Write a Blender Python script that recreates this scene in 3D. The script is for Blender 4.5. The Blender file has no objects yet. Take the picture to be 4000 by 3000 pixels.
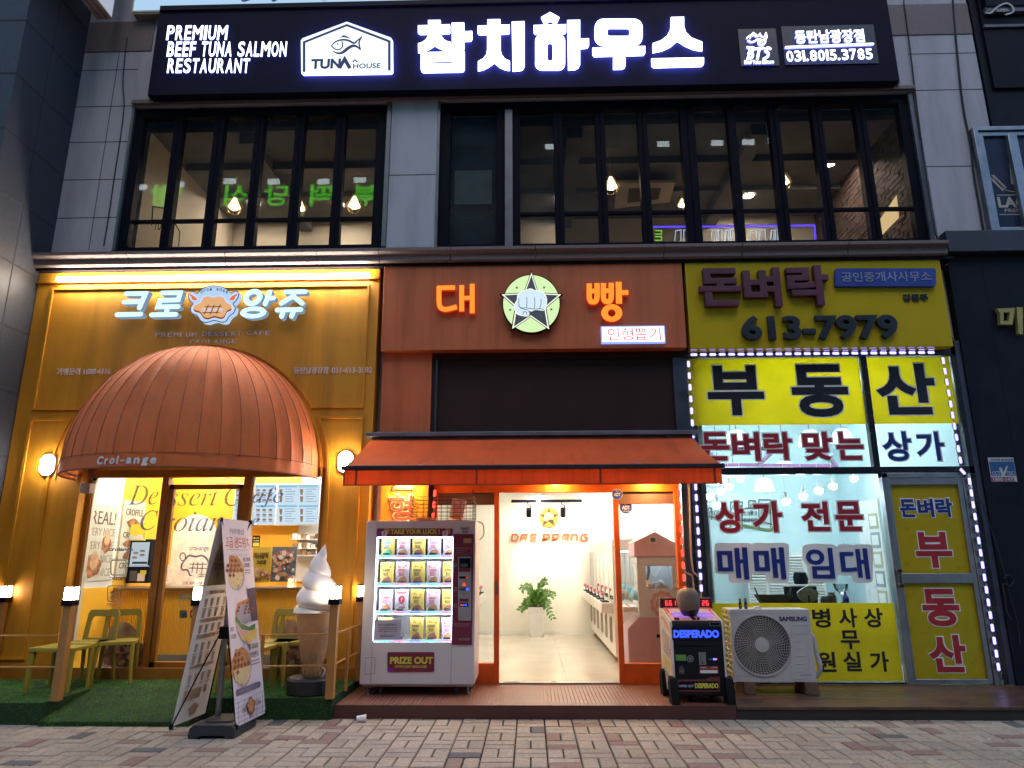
import bpy, bmesh, math, random
from mathutils import Vector, Matrix
from mathutils.geometry import tessellate_polygon
R = math.radians
sc = bpy.context.scene
COL = sc.collection
random.seed(7)

# ------------------------------------------------------------------ camera
FPX = 2725.0                       # focal length in pixels of the 4000 px wide photograph
YAW, PIT, ROLL = R(1.43), math.atan(675 / FPX), -0.003
CAM = Vector((0, -8.64, 1.55))
fw = Vector((-math.sin(YAW) * math.cos(PIT), math.cos(YAW) * math.cos(PIT), math.sin(PIT)))
rt = Vector((math.cos(YAW), math.sin(YAW), 0))
up = rt.cross(fw)
rt, up = rt * math.cos(ROLL) + up * math.sin(ROLL), up * math.cos(ROLL) - rt * math.sin(ROLL)
cd = bpy.data.cameras.new('camera')
cam = bpy.data.objects.new('camera', cd)
COL.objects.link(cam)
cam.matrix_world = Matrix(((rt.x, up.x, -fw.x, CAM.x), (rt.y, up.y, -fw.y, CAM.y), (rt.z, up.z, -fw.z, CAM.z), (0, 0, 0, 1)))
cd.sensor_width = 36
cd.lens = FPX / 4000 * 36
cd.clip_start = 0.05
cd.clip_end = 600
sc.camera = cam

# ------------------------------------------------------------------ dusk sky, exposure
w = bpy.data.worlds.new('World')
sc.world = w
w.use_nodes = True
nt = w.node_tree
sky = nt.nodes.new('ShaderNodeTexSky')
sky.sky_type = 'NISHITA'
sky.sun_disc = False
sky.sun_elevation = R(5.0)
sky.ozone_density = 4.0
sky.dust_density = 1.0
sky.sun_rotation = R(180)
bg = nt.nodes['Background']
nt.links.new(sky.outputs['Color'], bg.inputs['Color'])
bg.inputs['Strength'].default_value = 0.14
sc.view_settings.view_transform = 'Standard'
sc.view_settings.look = 'None'
sc.view_settings.exposure = 2.6
sc.view_settings.gamma = 1.0
sc.render.engine = 'CYCLES'
sc.cycles.use_denoising = True
sc.cycles.max_bounces = 8
sc.cycles.diffuse_bounces = 4
sc.cycles.transparent_max_bounces = 16
sc.cycles.sample_clamp_indirect = 4
sc.cycles.caustics_reflective = False
sc.cycles.caustics_refractive = False


sl = bpy.data.lights.new('city_glow_fill', 'SUN')  # added soft warm lamp standing in for city and street glow
sl.energy = 0.22
sl.angle = R(45)
sl.color = (1.0, 0.86, 0.71)
so_ = bpy.data.objects.new('city_glow_fill', sl)
so_.rotation_euler = (R(32), 0, R(6))
COL.objects.link(so_)


# ------------------------------------------------------------------ survey: points of the photograph on known planes
def ray(px, py):
    return fw + rt * ((px - 2000) / FPX) + up * ((1500 - py) / FPX)


def at(px, py, Y):
    """the point of the upright plane y = Y seen at photo pixel (px, py)"""
    d = ray(px, py)
    return CAM + d * ((Y - CAM.y) / d.y)


def ag(px, py, z):
    d = ray(px, py)
    return CAM + d * ((z - CAM.z) / d.z)


def ax(px, py, X):
    d = ray(px, py)
    return CAM + d * ((X - CAM.x) / d.x)


def pbox(x0, y0, x1, y1, Y):
    """world X0, X1, Z0, Z1 of an upright rectangle measured in the photograph"""
    xm, ym = (x0 + x1) / 2, (y0 + y1) / 2
    return at(x0, ym, Y).x, at(x1, ym, Y).x, at(xm, y1, Y).z, at(xm, y0, Y).z


# ------------------------------------------------------------------ materials
MATS = {}


def pm(name, col, rough=0.55, metal=0.0, var=0.12, scale=6.0, bump=0.0, bscale=60.0, coat=0.0, spec=None):
    if name in MATS:
        return MATS[name]
    m = bpy.data.materials.new(name)
    m.use_nodes = True
    n, l = m.node_tree.nodes, m.node_tree.links
    b = n['Principled BSDF']
    b.inputs['Roughness'].default_value = rough
    b.inputs['Metallic'].default_value = metal
    if coat:
        b.inputs['Coat Weight'].default_value = coat
    if spec is not None:
        b.inputs['Specular IOR Level'].default_value = spec
    tc = n.new('ShaderNodeTexCoord')
    no = n.new('ShaderNodeTexNoise')
    no.inputs['Scale'].default_value = scale
    no.inputs['Detail'].default_value = 5
    l.new(tc.outputs['Object'], no.inputs['Vector'])
    rp = n.new('ShaderNodeMapRange')
    rp.inputs['From Min'].default_value = 0.3
    rp.inputs['From Max'].default_value = 0.7
    rp.inputs['To Min'].default_value = 1 - var
    rp.inputs['To Max'].default_value = 1 + var
    l.new(no.outputs['Fac'], rp.inputs['Value'])
    mx = n.new('ShaderNodeVectorMath')
    mx.operation = 'MULTIPLY'
    mx.inputs[0].default_value = col[:3]
    l.new(rp.outputs['Result'], mx.inputs[1])
    l.new(mx.outputs['Vector'], b.inputs['Base Color'])
    mr = n.new('ShaderNodeMapRange')
    mr.inputs['To Min'].default_value = max(0.02, rough - 0.1)
    mr.inputs['To Max'].default_value = min(1, rough + 0.1)
    l.new(no.outputs['Fac'], mr.inputs['Value'])
    l.new(mr.outputs['Result'], b.inputs['Roughness'])
    if bump:
        n2 = n.new('ShaderNodeTexNoise')
        n2.inputs['Scale'].default_value = bscale
        n2.inputs['Detail'].default_value = 4
        l.new(tc.outputs['Object'], n2.inputs['Vector'])
        bp = n.new('ShaderNodeBump')
        bp.inputs['Strength'].default_value = bump
        bp.inputs['Distance'].default_value = 0.01
        l.new(n2.outputs['Fac'], bp.inputs['Height'])
        l.new(bp.outputs['Normal'], b.inputs['Normal'])
    MATS[name] = m
    return m


def em(name, col, s):
    if name in MATS:
        return MATS[name]
    m = bpy.data.materials.new(name)
    m.use_nodes = True
    n, l = m.node_tree.nodes, m.node_tree.links
    n.remove(n['Principled BSDF'])
    e = n.new('ShaderNodeEmission')
    e.inputs['Color'].default_value = (*col, 1)
    e.inputs['Strength'].default_value = s / 2.0 if s > 3.5 else s / 5.9   # faces meant to read at their own colour
    l.new(e.outputs[0], n['Material Output'].inputs[0])
    MATS[name] = m
    return m


def streak(m, amt=0.25, sc=(7, 7, 0.35), lo=0.45, hi=0.75):
    """rain streaks and grime: a stretched noise that darkens the base colour"""
    n, l = m.node_tree.nodes, m.node_tree.links
    vm = [q for q in n if q.bl_idname == 'ShaderNodeVectorMath'][0]
    outs = [k.to_socket for k in vm.outputs['Vector'].links]
    tc = [q for q in n if q.bl_idname == 'ShaderNodeTexCoord'][0]
    mp = n.new('ShaderNodeMapping')
    mp.inputs['Scale'].default_value = sc
    l.new(tc.outputs['Object'], mp.inputs['Vector'])
    no = n.new('ShaderNodeTexNoise')
    no.inputs['Scale'].default_value = 1.0
    no.inputs['Detail'].default_value = 6
    no.inputs['Roughness'].default_value = 0.65
    l.new(mp.outputs['Vector'], no.inputs['Vector'])
    mr = n.new('ShaderNodeMapRange')
    mr.inputs['From Min'].default_value = lo
    mr.inputs['From Max'].default_value = hi
    mr.inputs['To Min'].default_value = 1
    mr.inputs['To Max'].default_value = 1 - amt
    l.new(no.outputs['Fac'], mr.inputs['Value'])
    v = n.new('ShaderNodeVectorMath')
    v.operation = 'MULTIPLY'
    l.new(vm.outputs['Vector'], v.inputs[0])
    l.new(mr.outputs['Result'], v.inputs[1])
    for o in outs:
        l.new(v.outputs['Vector'], o)
    return m


def tintfilm(name, col, body=0.2):
    m = bpy.data.materials.new(name)
    m.use_nodes = True
    n, l = m.node_tree.nodes, m.node_tree.links
    tr = n.new('ShaderNodeBsdfTransparent')
    tr.inputs[0].default_value = (*col, 1)
    b = n['Principled BSDF']
    b.inputs['Base Color'].default_value = (*col, 1)
    no = n.new('ShaderNodeTexNoise')
    no.inputs['Scale'].default_value = 20
    mr = n.new('ShaderNodeMapRange')
    mr.inputs['To Min'].default_value = body - 0.05
    mr.inputs['To Max'].default_value = body + 0.05
    l.new(no.outputs['Fac'], mr.inputs['Value'])
    x = n.new('ShaderNodeMixShader')
    l.new(mr.outputs[0], x.inputs[0])
    l.new(tr.outputs[0], x.inputs[1])
    l.new(b.outputs[0], x.inputs[2])
    l.new(x.outputs[0], n['Material Output'].inputs[0])
    MATS[name] = m
    return m


def thin(name, col, back=0.4, rough=0.6, var=0.1, scale=5):
    """thin cloth, film or paper that lets some light through"""
    m = pm(name, col, rough, var=var, scale=scale)
    n, l = m.node_tree.nodes, m.node_tree.links
    b = n['Principled BSDF']
    t = n.new('ShaderNodeBsdfTranslucent')
    src = b.inputs['Base Color'].links[0].from_socket
    l.new(src, t.inputs['Color'])
    x = n.new('ShaderNodeMixShader')
    x.inputs[0].default_value = back
    l.new(b.outputs[0], x.inputs[1])
    l.new(t.outputs[0], x.inputs[2])
    l.new(x.outputs[0], n['Material Output'].inputs[0])
    return m


def glassmat(name, tint=(0.93, 0.96, 0.96), ior=1.5, rough=0.0, dirt=0.03):
    m = bpy.data.materials.new(name)
    m.use_nodes = True
    n, l = m.node_tree.nodes, m.node_tree.links
    n.remove(n['Principled BSDF'])
    tr = n.new('ShaderNodeBsdfTransparent')
    tr.inputs[0].default_value = (*tint, 1)
    gl = n.new('ShaderNodeBsdfGlossy')
    gl.inputs['Roughness'].default_value = rough
    fr = n.new('ShaderNodeFresnel')
    fr.inputs[0].default_value = ior
    x = n.new('ShaderNodeMixShader')
    l.new(fr.outputs[0], x.inputs[0])
    l.new(tr.outputs[0], x.inputs[1])
    l.new(gl.outputs[0], x.inputs[2])
    df = n.new('ShaderNodeBsdfDiffuse')
    df.inputs[0].default_value = (0.5, 0.5, 0.5, 1)
    no = n.new('ShaderNodeTexNoise')
    no.inputs['Scale'].default_value = 1.7
    mr = n.new('ShaderNodeMapRange')
    mr.inputs['From Min'].default_value = 0.35
    mr.inputs['From Max'].default_value = 0.8
    mr.inputs['To Max'].default_value = dirt * 2
    l.new(no.outputs['Fac'], mr.inputs['Value'])
    x2 = n.new('ShaderNodeMixShader')
    l.new(mr.outputs[0], x2.inputs[0])
    l.new(x.outputs[0], x2.inputs[1])
    l.new(df.outputs[0], x2.inputs[2])
    l.new(x2.outputs[0], n['Material Output'].inputs[0])
    MATS[name] = m
    return m


# ------------------------------------------------------------------ mesh collecting
XA, YA, ZA = Vector((1, 0, 0)), Vector((0, 1, 0)), Vector((0, 0, 1))
OFF = {}
GLYPH = {}


def glyph(body, bold, ext):
    k = (body, round(bold, 4), ext)
    if k not in GLYPH:
        c = bpy.data.curves.new('t', 'FONT')
        c.body = body
        c.size = 1
        c.bevel_depth = bold
        c.bevel_resolution = 0
        c.extrude = ext
        c.resolution_u = 4
        o = bpy.data.objects.new('t', c)
        COL.objects.link(o)
        me = bpy.data.meshes.new_from_object(o.evaluated_get(bpy.context.evaluated_depsgraph_get()))
        vs = [v.co.copy() for v in me.vertices]
        fs = [tuple(p.vertices) for p in me.polygons]
        bpy.data.objects.remove(o)
        bpy.data.curves.remove(c)
        bpy.data.meshes.remove(me)
        xs, ys, zs = [v.x for v in vs], [v.y for v in vs], [v.z for v in vs]
        GLYPH[k] = (vs, fs, min(xs), max(xs), min(ys), max(ys), min(zs), max(zs))
    return GLYPH[k]


def rrect(x0, y0, x1, y1, r, n=5):
    r = min(r, abs(x1 - x0) / 2 - 1e-4, abs(y1 - y0) / 2 - 1e-4)
    xa, xb, ya, yb = min(x0, x1), max(x0, x1), min(y0, y1), max(y0, y1)
    out = []
    for cx, cy, a in ((xb - r, yb - r, 0), (xa + r, yb - r, 90), (xa + r, ya + r, 180), (xb - r, ya + r, 270)):
        for i in range(n + 1):
            t = R(a + 90 * i / n)
            out.append((cx + r * math.cos(t), cy + r * math.sin(t)))
    return out


def circ(cx, cy, rx, ry=None, n=28, a0=0, a1=360):
    ry = rx if ry is None else ry
    full = abs(a1 - a0) >= 360
    k = n if full else n + 1
    return [(cx + rx * math.cos(R(a0 + (a1 - a0) * i / n)), cy + ry * math.sin(R(a0 + (a1 - a0) * i / n))) for i in range(k)]


def star(cx, cy, r, q=0.42, rot=90):
    return [(cx + (r if i % 2 == 0 else r * q) * math.cos(R(rot + 36 * i)), cy + (r if i % 2 == 0 else r * q) * math.sin(R(rot + 36 * i))) for i in range(10)]


def smooth(pts, k=6, closed=False):
    """Catmull-Rom through 2D or 3D points"""
    P = [Vector(p) for p in pts]
    n = len(P)
    out = []
    for i in range(n if closed else n - 1):
        if closed:
            a, b, c, d = P[(i - 1) % n], P[i], P[(i + 1) % n], P[(i + 2) % n]
        else:
            a, b, c, d = P[max(i - 1, 0)], P[i], P[i + 1], P[min(i + 2, n - 1)]
        for j in range(k):
            t = j / k
            out.append(0.5 * (2 * b + (c - a) * t + (2 * a - 5 * b + 4 * c - d) * t * t + (3 * b - a - 3 * c + d) * t ** 3))
    if not closed:
        out.append(P[-1])
    return [tuple(p) for p in out]


class MB:
    def __init__(s):
        s.v, s.f, s.mi, s.m = [], [], [], 0

    def add(s, vs, fs, m=None):
        o = len(s.v)
        s.v += [Vector(v) for v in vs]
        s.f += [tuple(i + o for i in f) for f in fs]
        s.mi += [s.m if m is None else m] * len(fs)
        return s

    def box(s, x0, x1, y0, y1, z0, z1, m=None):
        vs = [(x, y, z) for x in (x0, x1) for y in (y0, y1) for z in (z0, z1)]
        return s.add(vs, [(0, 1, 3, 2), (4, 6, 7, 5), (0, 4, 5, 1), (2, 3, 7, 6), (0, 2, 6, 4), (1, 5, 7, 3)], m)

    def hexa(s, low, high, m=None):
        """a block from four low and four high corners, both counter-clockwise from above"""
        return s.add(list(low) + list(high), [(3, 2, 1, 0), (4, 5, 6, 7), (0, 1, 5, 4), (1, 2, 6, 5), (2, 3, 7, 6), (3, 0, 4, 7)], m)

    def quad(s, a, b, c, d, m=None):
        return s.add([a, b, c, d], [(0, 1, 2, 3)], m)

    def prism(s, pts, O=(0, 0, 0), U=XA, V=ZA, depth=0.01, m=None, hole=None, back=True):
        O, U, V = Vector(O), Vector(U), Vector(V)
        N = U.cross(V).normalized()
        loops = [pts] + ([hole] if hole and not isinstance(hole[0][0], (list, tuple)) else (hole or []))
        flat = [p for lp in loops for p in lp]
        n = len(flat)
        tri = tessellate_polygon([[Vector((p[0], p[1], 0)) for p in lp] for lp in loops])
        base = [O + U * p[0] + V * p[1] for p in flat]
        vs = base + [b + N * depth for b in base]
        fs = []
        for t in tri:
            a, b, c = (flat[i] for i in t)
            if (b[0] - a[0]) * (c[1] - a[1]) - (b[1] - a[1]) * (c[0] - a[0]) < 0:
                t = (t[0], t[2], t[1])
            fs.append(tuple(i + n for i in t))
            if back:
                fs.append((t[0], t[2], t[1]))
        k = 0
        for lp in loops:
            q = len(lp)
            for i in range(q):
                a, b = k + i, k + (i + 1) % q
                fs.append((a, b, b + n, a + n))
            k += q
        return s.add(vs, fs, m)

    def stroke(s, pts, wd, O=(0, 0, 0), U=XA, V=ZA, depth=0.01, m=None, closed=False, cap=5, taper=None):
        P = [Vector((p[0], p[1])) for p in pts]
        n = len(P)
        L, Rr = [], []
        for i in range(n):
            a, b = (P[(i - 1) % n], P[(i + 1) % n]) if closed else (P[max(i - 1, 0)], P[min(i + 1, n - 1)])
            d1, d2 = (P[i] - a), (b - P[i])
            d1 = d1.normalized() if d1.length > 1e-9 else d2.normalized()
            d2 = d2.normalized() if d2.length > 1e-9 else d1
            t = (d1 + d2)
            t = t.normalized() if t.length > 1e-6 else d1
            nn = Vector((-t.y, t.x))
            h = wd / 2 * (taper[i] if taper else 1)
            h /= max(0.45, nn.dot(Vector((-d1.y, d1.x))))
            L.append(P[i] + nn * h)
            Rr.append(P[i] - nn * h)
        if closed:
            A, B = [tuple(p) for p in L], [tuple(p) for p in Rr]
            ar = lambda q: abs(sum(q[i][0] * q[(i + 1) % len(q)][1] - q[(i + 1) % len(q)][0] * q[i][1] for i in range(len(q))))
            if ar(A) < ar(B):
                A, B = B, A
            return s.prism(A, O, U, V, depth, m, hole=B)
        out = [tuple(p) for p in L]

        def arc(c, frm):
            v = frm - c
            return [tuple(c + Vector((v.x * math.cos(a) + v.y * math.sin(a), -v.x * math.sin(a) + v.y * math.cos(a)))) for a in (math.pi * j / cap for j in range(1, cap))]
        if cap:
            out += arc(P[-1], L[-1])
        out += [tuple(p) for p in reversed(Rr)]
        if cap:
            out += arc(P[0], Rr[0])
        return s.prism(out, O, U, V, depth, m)

    def tube(s, pts, r, n=8, m=None, closed=False, cap=True, taper=None):
        P = [Vector(p) for p in pts]
        q = len(P)
        vs, fs = [], []
        ref = None
        for i in range(q):
            a, b = (P[(i - 1) % q], P[(i + 1) % q]) if closed else (P[max(i - 1, 0)], P[min(i + 1, q - 1)])
            t = (b - a).normalized()
            if ref is None:
                ref = ZA if abs(t.z) < 0.9 else XA
            u = (ref - t * ref.dot(t)).normalized()
            ref = u
            v = t.cross(u)
            rr = r * (taper[i] if taper else 1)
            vs += [P[i] + (u * math.cos(2 * math.pi * j / n) + v * math.sin(2 * math.pi * j / n)) * rr for j in range(n)]
        for i in range(q if closed else q - 1):
            for j in range(n):
                a, b = i * n + j, i * n + (j + 1) % n
                c, d = ((i + 1) % q) * n + (j + 1) % n, ((i + 1) % q) * n + j
                fs.append((a, b, c, d))
        if cap and not closed:
            fs.append(tuple(reversed(range(n))))
            fs.append(tuple((q - 1) * n + j for j in range(n)))
        return s.add(vs, fs, m)

    def lathe(s, prof, c=(0, 0, 0), n=24, m=None, axis=ZA, wob=None, cap=True):
        c, axis = Vector(c), Vector(axis).normalized()
        u = (XA if abs(axis.x) < 0.9 else YA)
        u = (u - axis * u.dot(axis)).normalized()
        v = axis.cross(u)
        vs, fs = [], []
        for k, (r, z) in enumerate(prof):
            for j in range(n):
                a = 2 * math.pi * j / n
                rr = r * (wob(a, z) if wob else 1)
                vs.append(c + axis * z + (u * math.cos(a) + v * math.sin(a)) * rr)
        for k in range(len(prof) - 1):
            for j in range(n):
                fs.append((k * n + j, k * n + (j + 1) % n, (k + 1) * n + (j + 1) % n, (k + 1) * n + j))
        if cap and prof[0][0] > 1e-6:
            fs.append(tuple(reversed(range(n))))
        if cap and prof[-1][0] > 1e-6:
            fs.append(tuple((len(prof) - 1) * n + j for j in range(n)))
        return s.add(vs, fs, m)

    def text(s, body, O, wid, hei, bold=0.0, depth=0.004, U=XA, V=ZA, m=None, shear=0.0, ext=0.15):
        """lettering that fills wid x hei, centred on O, standing depth proud of the plane"""
        vs, fs, xa, xb, ya, yb, za, zb = glyph(body, bold, ext)
        O, U, V = Vector(O), Vector(U), Vector(V)
        N = U.cross(V).normalized()
        hh = yb - ya
        w2 = (xb - xa) + abs(shear) * hh
        out = []
        for v in vs:
            x = (v.x - xa + shear * (v.y - ya if shear >= 0 else v.y - yb)) / w2 - 0.5
            y = (v.y - ya) / hh - 0.5
            z = (v.z - za) / max(zb - za, 1e-6)
            out.append(O + U * (x * wid) + V * (y * hei) + N * (z * depth))
        return s.add(out, fs, m)

    # the same, measured on the photograph for an upright plane y = Y (front face)
    def ptext(s, body, x0, y0, x1, y1, Y, bold=0.0, depth=0.004, m=None, shear=0.0, ext=0.15):
        X0, X1, Z0, Z1 = pbox(x0, y0, x1, y1, Y)
        return s.text(body, ((X0 + X1) / 2, Y + depth, (Z0 + Z1) / 2), X1 - X0, Z1 - Z0, bold, depth, XA, ZA, m, shear, ext)

    def pword(s, word, x0, y0, x1, y1, Y, bold=0.03, depth=0.004, m=None, gap=0.10, ext=0.3, tilt=0.0):
        """condensed heavy lettering: every letter fills a cell of its own"""
        ws = [{'I': 0.36, '1': 0.36, '.': 0.38, ' ': 0.45, 'M': 1.35, 'E': 0.85, 'F': 0.82, 'L': 0.8, 'T': 0.9}.get(c, 1.0) for c in word]
        k = (x1 - x0) / (sum(ws) + gap * (len(ws) - 1))
        x = x0
        for c, q in zip(word, ws):
            if c != ' ':
                dy = tilt * (x - x0)
                s.ptext(c, x, (y1 - 0.2 * (y1 - y0) if c == '.' else y0) + dy, x + q * k, y1 + dy, Y, bold, depth, m, 0.0, ext)
            x += (q + gap) * k
        return s

    def ppoly(s, pts, Y, depth=0.01, m=None, hole=None):
        q = lambda lp: [((lambda p: (p.x, p.z))(at(a, b, Y))) for a, b in lp]
        return s.prism(q(pts), (0, Y + depth, 0), XA, ZA, depth, m, hole=q(hole) if hole else None)

    def pstroke(s, pts, wd, Y, depth=0.01, m=None, closed=False, cap=5, taper=None):
        q = [((lambda p: (p.x, p.z))(at(a, b, Y))) for a, b in pts]
        return s.stroke(q, wd, (0, Y + depth, 0), XA, ZA, depth, m, closed, cap, taper)

    def prect(s, x0, y0, x1, y1, Y, depth=0.01, m=None):
        X0, X1, Z0, Z1 = pbox(x0, y0, x1, y1, Y)
        return s.box(X0, X1, Y, Y + depth, Z0, Z1, m)

    def obj(s, name, mats, parent=None, local=False, bev=0.0, ang=35):
        """one mesh object; world coordinates unless local"""
        mats = mats if isinstance(mats, (list, tuple)) else [mats]
        if parent is None:
            if local:
                off = Vector((0, 0, 0))
            else:
                lo = Vector([min(v[i] for v in s.v) for i in range(3)])
                hi = Vector([max(v[i] for v in s.v) for i in range(3)])
                off = Vector(((lo.x + hi.x) / 2, (lo.y + hi.y) / 2, lo.z))
        else:
            off = Vector((0, 0, 0)) if local else OFF[parent.name]
        me = bpy.data.meshes.new(name)
        me.from_pydata([v - off for v in s.v], [], s.f)
        for mt in mats:
            me.materials.append(mt)
        if len(mats) > 1:
            me.polygons.foreach_set('material_index', s.mi)
        me.shade_smooth()
        me.set_sharp_from_angle(angle=R(ang))
        me.update()
        o = bpy.data.objects.new(name, me)
        COL.objects.link(o)
        OFF[o.name] = off
        if parent is None:
            o.location = off
        else:
            o.parent = parent
        if bev:
            bv = o.modifiers.new('bevel', 'BEVEL')
            bv.width = bev
            bv.segments = 2
            bv.limit_method = 'ANGLE'
            bv.angle_limit = R(40)
        return o


def tag(o, label=None, cat=None, group=None, kind=None):
    if label:
        o['label'] = label
    if cat:
        o['category'] = cat
    if group:
        o['group'] = group
    if kind:
        o['kind'] = kind
    return o


def thing(name, label, cat, loc=(0, 0, 0), group=None, rz=0):
    o = bpy.data.objects.new(name, None)
    COL.objects.link(o)
    o.location = loc
    o.rotation_euler = (0, 0, rz)
    o.empty_display_size = 0.1
    OFF[o.name] = Vector(loc)
    return tag(o, label, cat, group)


def copy_tree(o, parent=None):
    c = o.copy()
    COL.objects.link(c)
    OFF[c.name] = OFF.get(o.name, Vector((0, 0, 0)))
    if parent:
        c.parent = parent
    for ch in list(o.children):
        copy_tree(ch, c)
    return c
# ------------------------------------------------------------------ shared materials
STONE = pm('granite cladding', (0.42, 0.41, 0.46), 0.7, var=0.38, scale=110, bump=0.15, bscale=240)
streak(STONE, 0.3, (3, 3, 0.5))
STONE2 = pm('warm granite moulding', (0.17, 0.125, 0.12), 0.6, var=0.35, scale=70, bump=0.1, bscale=200)
JOINT = pm('stone joint', (0.035, 0.035, 0.04), 0.9)
DARKST = pm('dark stone cladding', (0.032, 0.034, 0.045), 0.55, var=0.25, scale=25, bump=0.1, bscale=150)
BLACKM = pm('black painted metal', (0.007, 0.007, 0.013), 0.5, spec=0.12)
NAVYF = pm('window frame paint', (0.005, 0.005, 0.012), 0.55, spec=0.06)
STEEL = pm('brushed stainless steel', (0.30, 0.31, 0.33), 0.3, 1.0, var=0.08, scale=3)
ALU = pm('anodised aluminium', (0.38, 0.38, 0.40), 0.4, 0.9, var=0.1)
MUST = streak(pm('mustard painted panel', (0.62, 0.26, 0.014), 0.5, var=0.08, scale=3, bump=0.08, bscale=150), 0.34, (5, 5, 0.3))
MUSTD = pm('mustard frame paint', (0.38, 0.14, 0.016), 0.45)
ORG = streak(pm('terracotta painted panel', (0.57, 0.14, 0.048), 0.5, var=0.07, scale=3, bump=0.08, bscale=150), 0.32, (6, 6, 0.3))
ORGF = pm('orange door frame paint', (0.75, 0.13, 0.015), 0.35)
WHITEP = pm('white wall paint', (0.78, 0.76, 0.72), 0.6, var=0.03, scale=2)
YELW = pm('yellow wall paint', (0.84, 0.46, 0.03), 0.55, var=0.04, scale=3)
GLASS = glassmat('window glass', dirt=0.008)
GLASSD = glassmat('dusty window glass', (0.86, 0.88, 0.90), ior=1.42, dirt=0.035)
RUBBER = pm('black rubber', (0.008, 0.008, 0.009), 0.7, spec=0.15)
GREYP = pm('grey plastic', (0.10, 0.10, 0.11), 0.5)
WHITEG = pm('white gloss plastic', (0.72, 0.70, 0.69), 0.3, var=0.03)
PAPER = pm('white paper', (0.75, 0.73, 0.70), 0.8, var=0.03)

# ------------------------------------------------------------------ ground
g = MB()
g.box(-40, 40, -60, 12, -0.3, -0.022)
tag(g.obj('ground', pm('joint sand', (0.035, 0.03, 0.027), 0.95, bump=0.4, bscale=200)), kind='structure')
C = 0.2655
X0 = ag(2005, 2999, 0).x - C * 40
gp = MB()
rng = random.Random(3)
hv, hf, hc = [], [], []


def paver(x0, x1, y0, y1):
    r = rng.random()
    if r < 0.02:
        c = (0.13, 0.12, 0.125)
    elif r < 0.05:
        c = (0.28, 0.16, 0.13)
    elif r < 0.11:
        c = (0.29, 0.18, 0.14)
    else:
        k = rng.uniform(0.90, 1.07)
        c = (0.42 * k, 0.335 * k, 0.25 * k)
    e, b, t = 0.006, 0.006, rng.uniform(-0.0025, 0.0025)
    o = len(hv)
    tl = [rng.uniform(-0.0015, 0.0015) for _ in range(4)]
    hv.extend([(x0 + e, y0 + e, -0.02), (x1 - e, y0 + e, -0.02), (x1 - e, y1 - e, -0.02), (x0 + e, y1 - e, -0.02)])
    hv.extend([(x0 + e, y0 + e, t - 0.006), (x1 - e, y0 + e, t - 0.006), (x1 - e, y1 - e, t - 0.006), (x0 + e, y1 - e, t - 0.006)])
    d = e + b
    hv.extend([(x0 + d, y0 + d, t + tl[0]), (x1 - d, y0 + d, t + tl[1]), (x1 - d, y1 - d, t + tl[2]), (x0 + d, y1 - d, t + tl[3])])
    for q in (0, 4):
        for i in range(4):
            j = (i + 1) % 4
            hf.append((o + q + i, o + q + j, o + q + 4 + j, o + q + 4 + i))
    hf.append((o + 8, o + 9, o + 10, o + 11))
    hc.extend([(*c, 1)] * 12)


nx, ny = 80, 34
for i in range(nx):
    for j in range(ny):
        x, y = X0 + i * C, -0.95 - (j + 1) * C
        if abs(x) > 9.6:
            continue
        if (i + j) % 2:
            paver(x, x + C, y, y + C / 2)
            paver(x, x + C, y + C / 2, y + C)
        else:
            paver(x, x + C / 2, y, y + C)
            paver(x + C / 2, x + C, y, y + C)
me = bpy.data.meshes.new('sidewalk')
me.from_pydata(hv, [], hf)
ca = me.color_attributes.new('tint', 'FLOAT_COLOR', 'POINT')
ca.data.foreach_set('color', [c for q in hc for c in q])
pmt = pm('concrete block paver', (1, 1, 1), 0.75, var=0.22, scale=30, bump=0.45, bscale=260)
_n, _l = pmt.node_tree.nodes, pmt.node_tree.links
_vc = _n.new('ShaderNodeVertexColor')
_vc.layer_name = 'tint'
_vm = [q for q in _n if q.bl_idname == 'ShaderNodeVectorMath'][0]
_l.new(_vc.outputs['Color'], _vm.inputs[0])
# wide soiling that follows the pavement, not the light
_tc = [q for q in _n if q.bl_idname == 'ShaderNodeTexCoord'][0]
_no = _n.new('ShaderNodeTexNoise')
_no.inputs['Scale'].default_value = 1.3
_no.inputs['Detail'].default_value = 6
_l.new(_tc.outputs['Object'], _no.inputs['Vector'])
_mr = _n.new('ShaderNodeMapRange')
_mr.inputs['From Min'].default_value = 0.3
_mr.inputs['From Max'].default_value = 0.7
_mr.inputs['To Min'].default_value = 0.82
_mr.inputs['To Max'].default_value = 1.08
_l.new(_no.outputs['Fac'], _mr.inputs['Value'])
_v2 = _n.new('ShaderNodeVectorMath')
_v2.operation = 'MULTIPLY'
_l.new(_vm.outputs['Vector'], _v2.inputs[0])
_l.new(_mr.outputs['Result'], _v2.inputs[1])
_l.new(_v2.outputs['Vector'], _n['Principled BSDF'].inputs['Base Color'])
# gum and drip spots trodden into the blocks
_vo = _n.new('ShaderNodeTexVoronoi')
_vo.inputs['Scale'].default_value = 2.6
_l.new(_tc.outputs['Object'], _vo.inputs['Vector'])
_m3 = _n.new('ShaderNodeMapRange')
_m3.inputs['From Min'].default_value = 0.045
_m3.inputs['From Max'].default_value = 0.075
_m3.inputs['To Min'].default_value = 0.55
_l.new(_vo.outputs['Distance'], _m3.inputs['Value'])
_v3 = _n.new('ShaderNodeVectorMath')
_v3.operation = 'MULTIPLY'
_l.new(_v2.outputs['Vector'], _v3.inputs[0])
_l.new(_m3.outputs['Result'], _v3.inputs[1])
_l.new(_v3.outputs['Vector'], _n['Principled BSDF'].inputs['Base Color'])
me.materials.append(pmt)
so = bpy.data.objects.new('sidewalk', me)
COL.objects.link(so)
tag(so, kind='structure')

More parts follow.
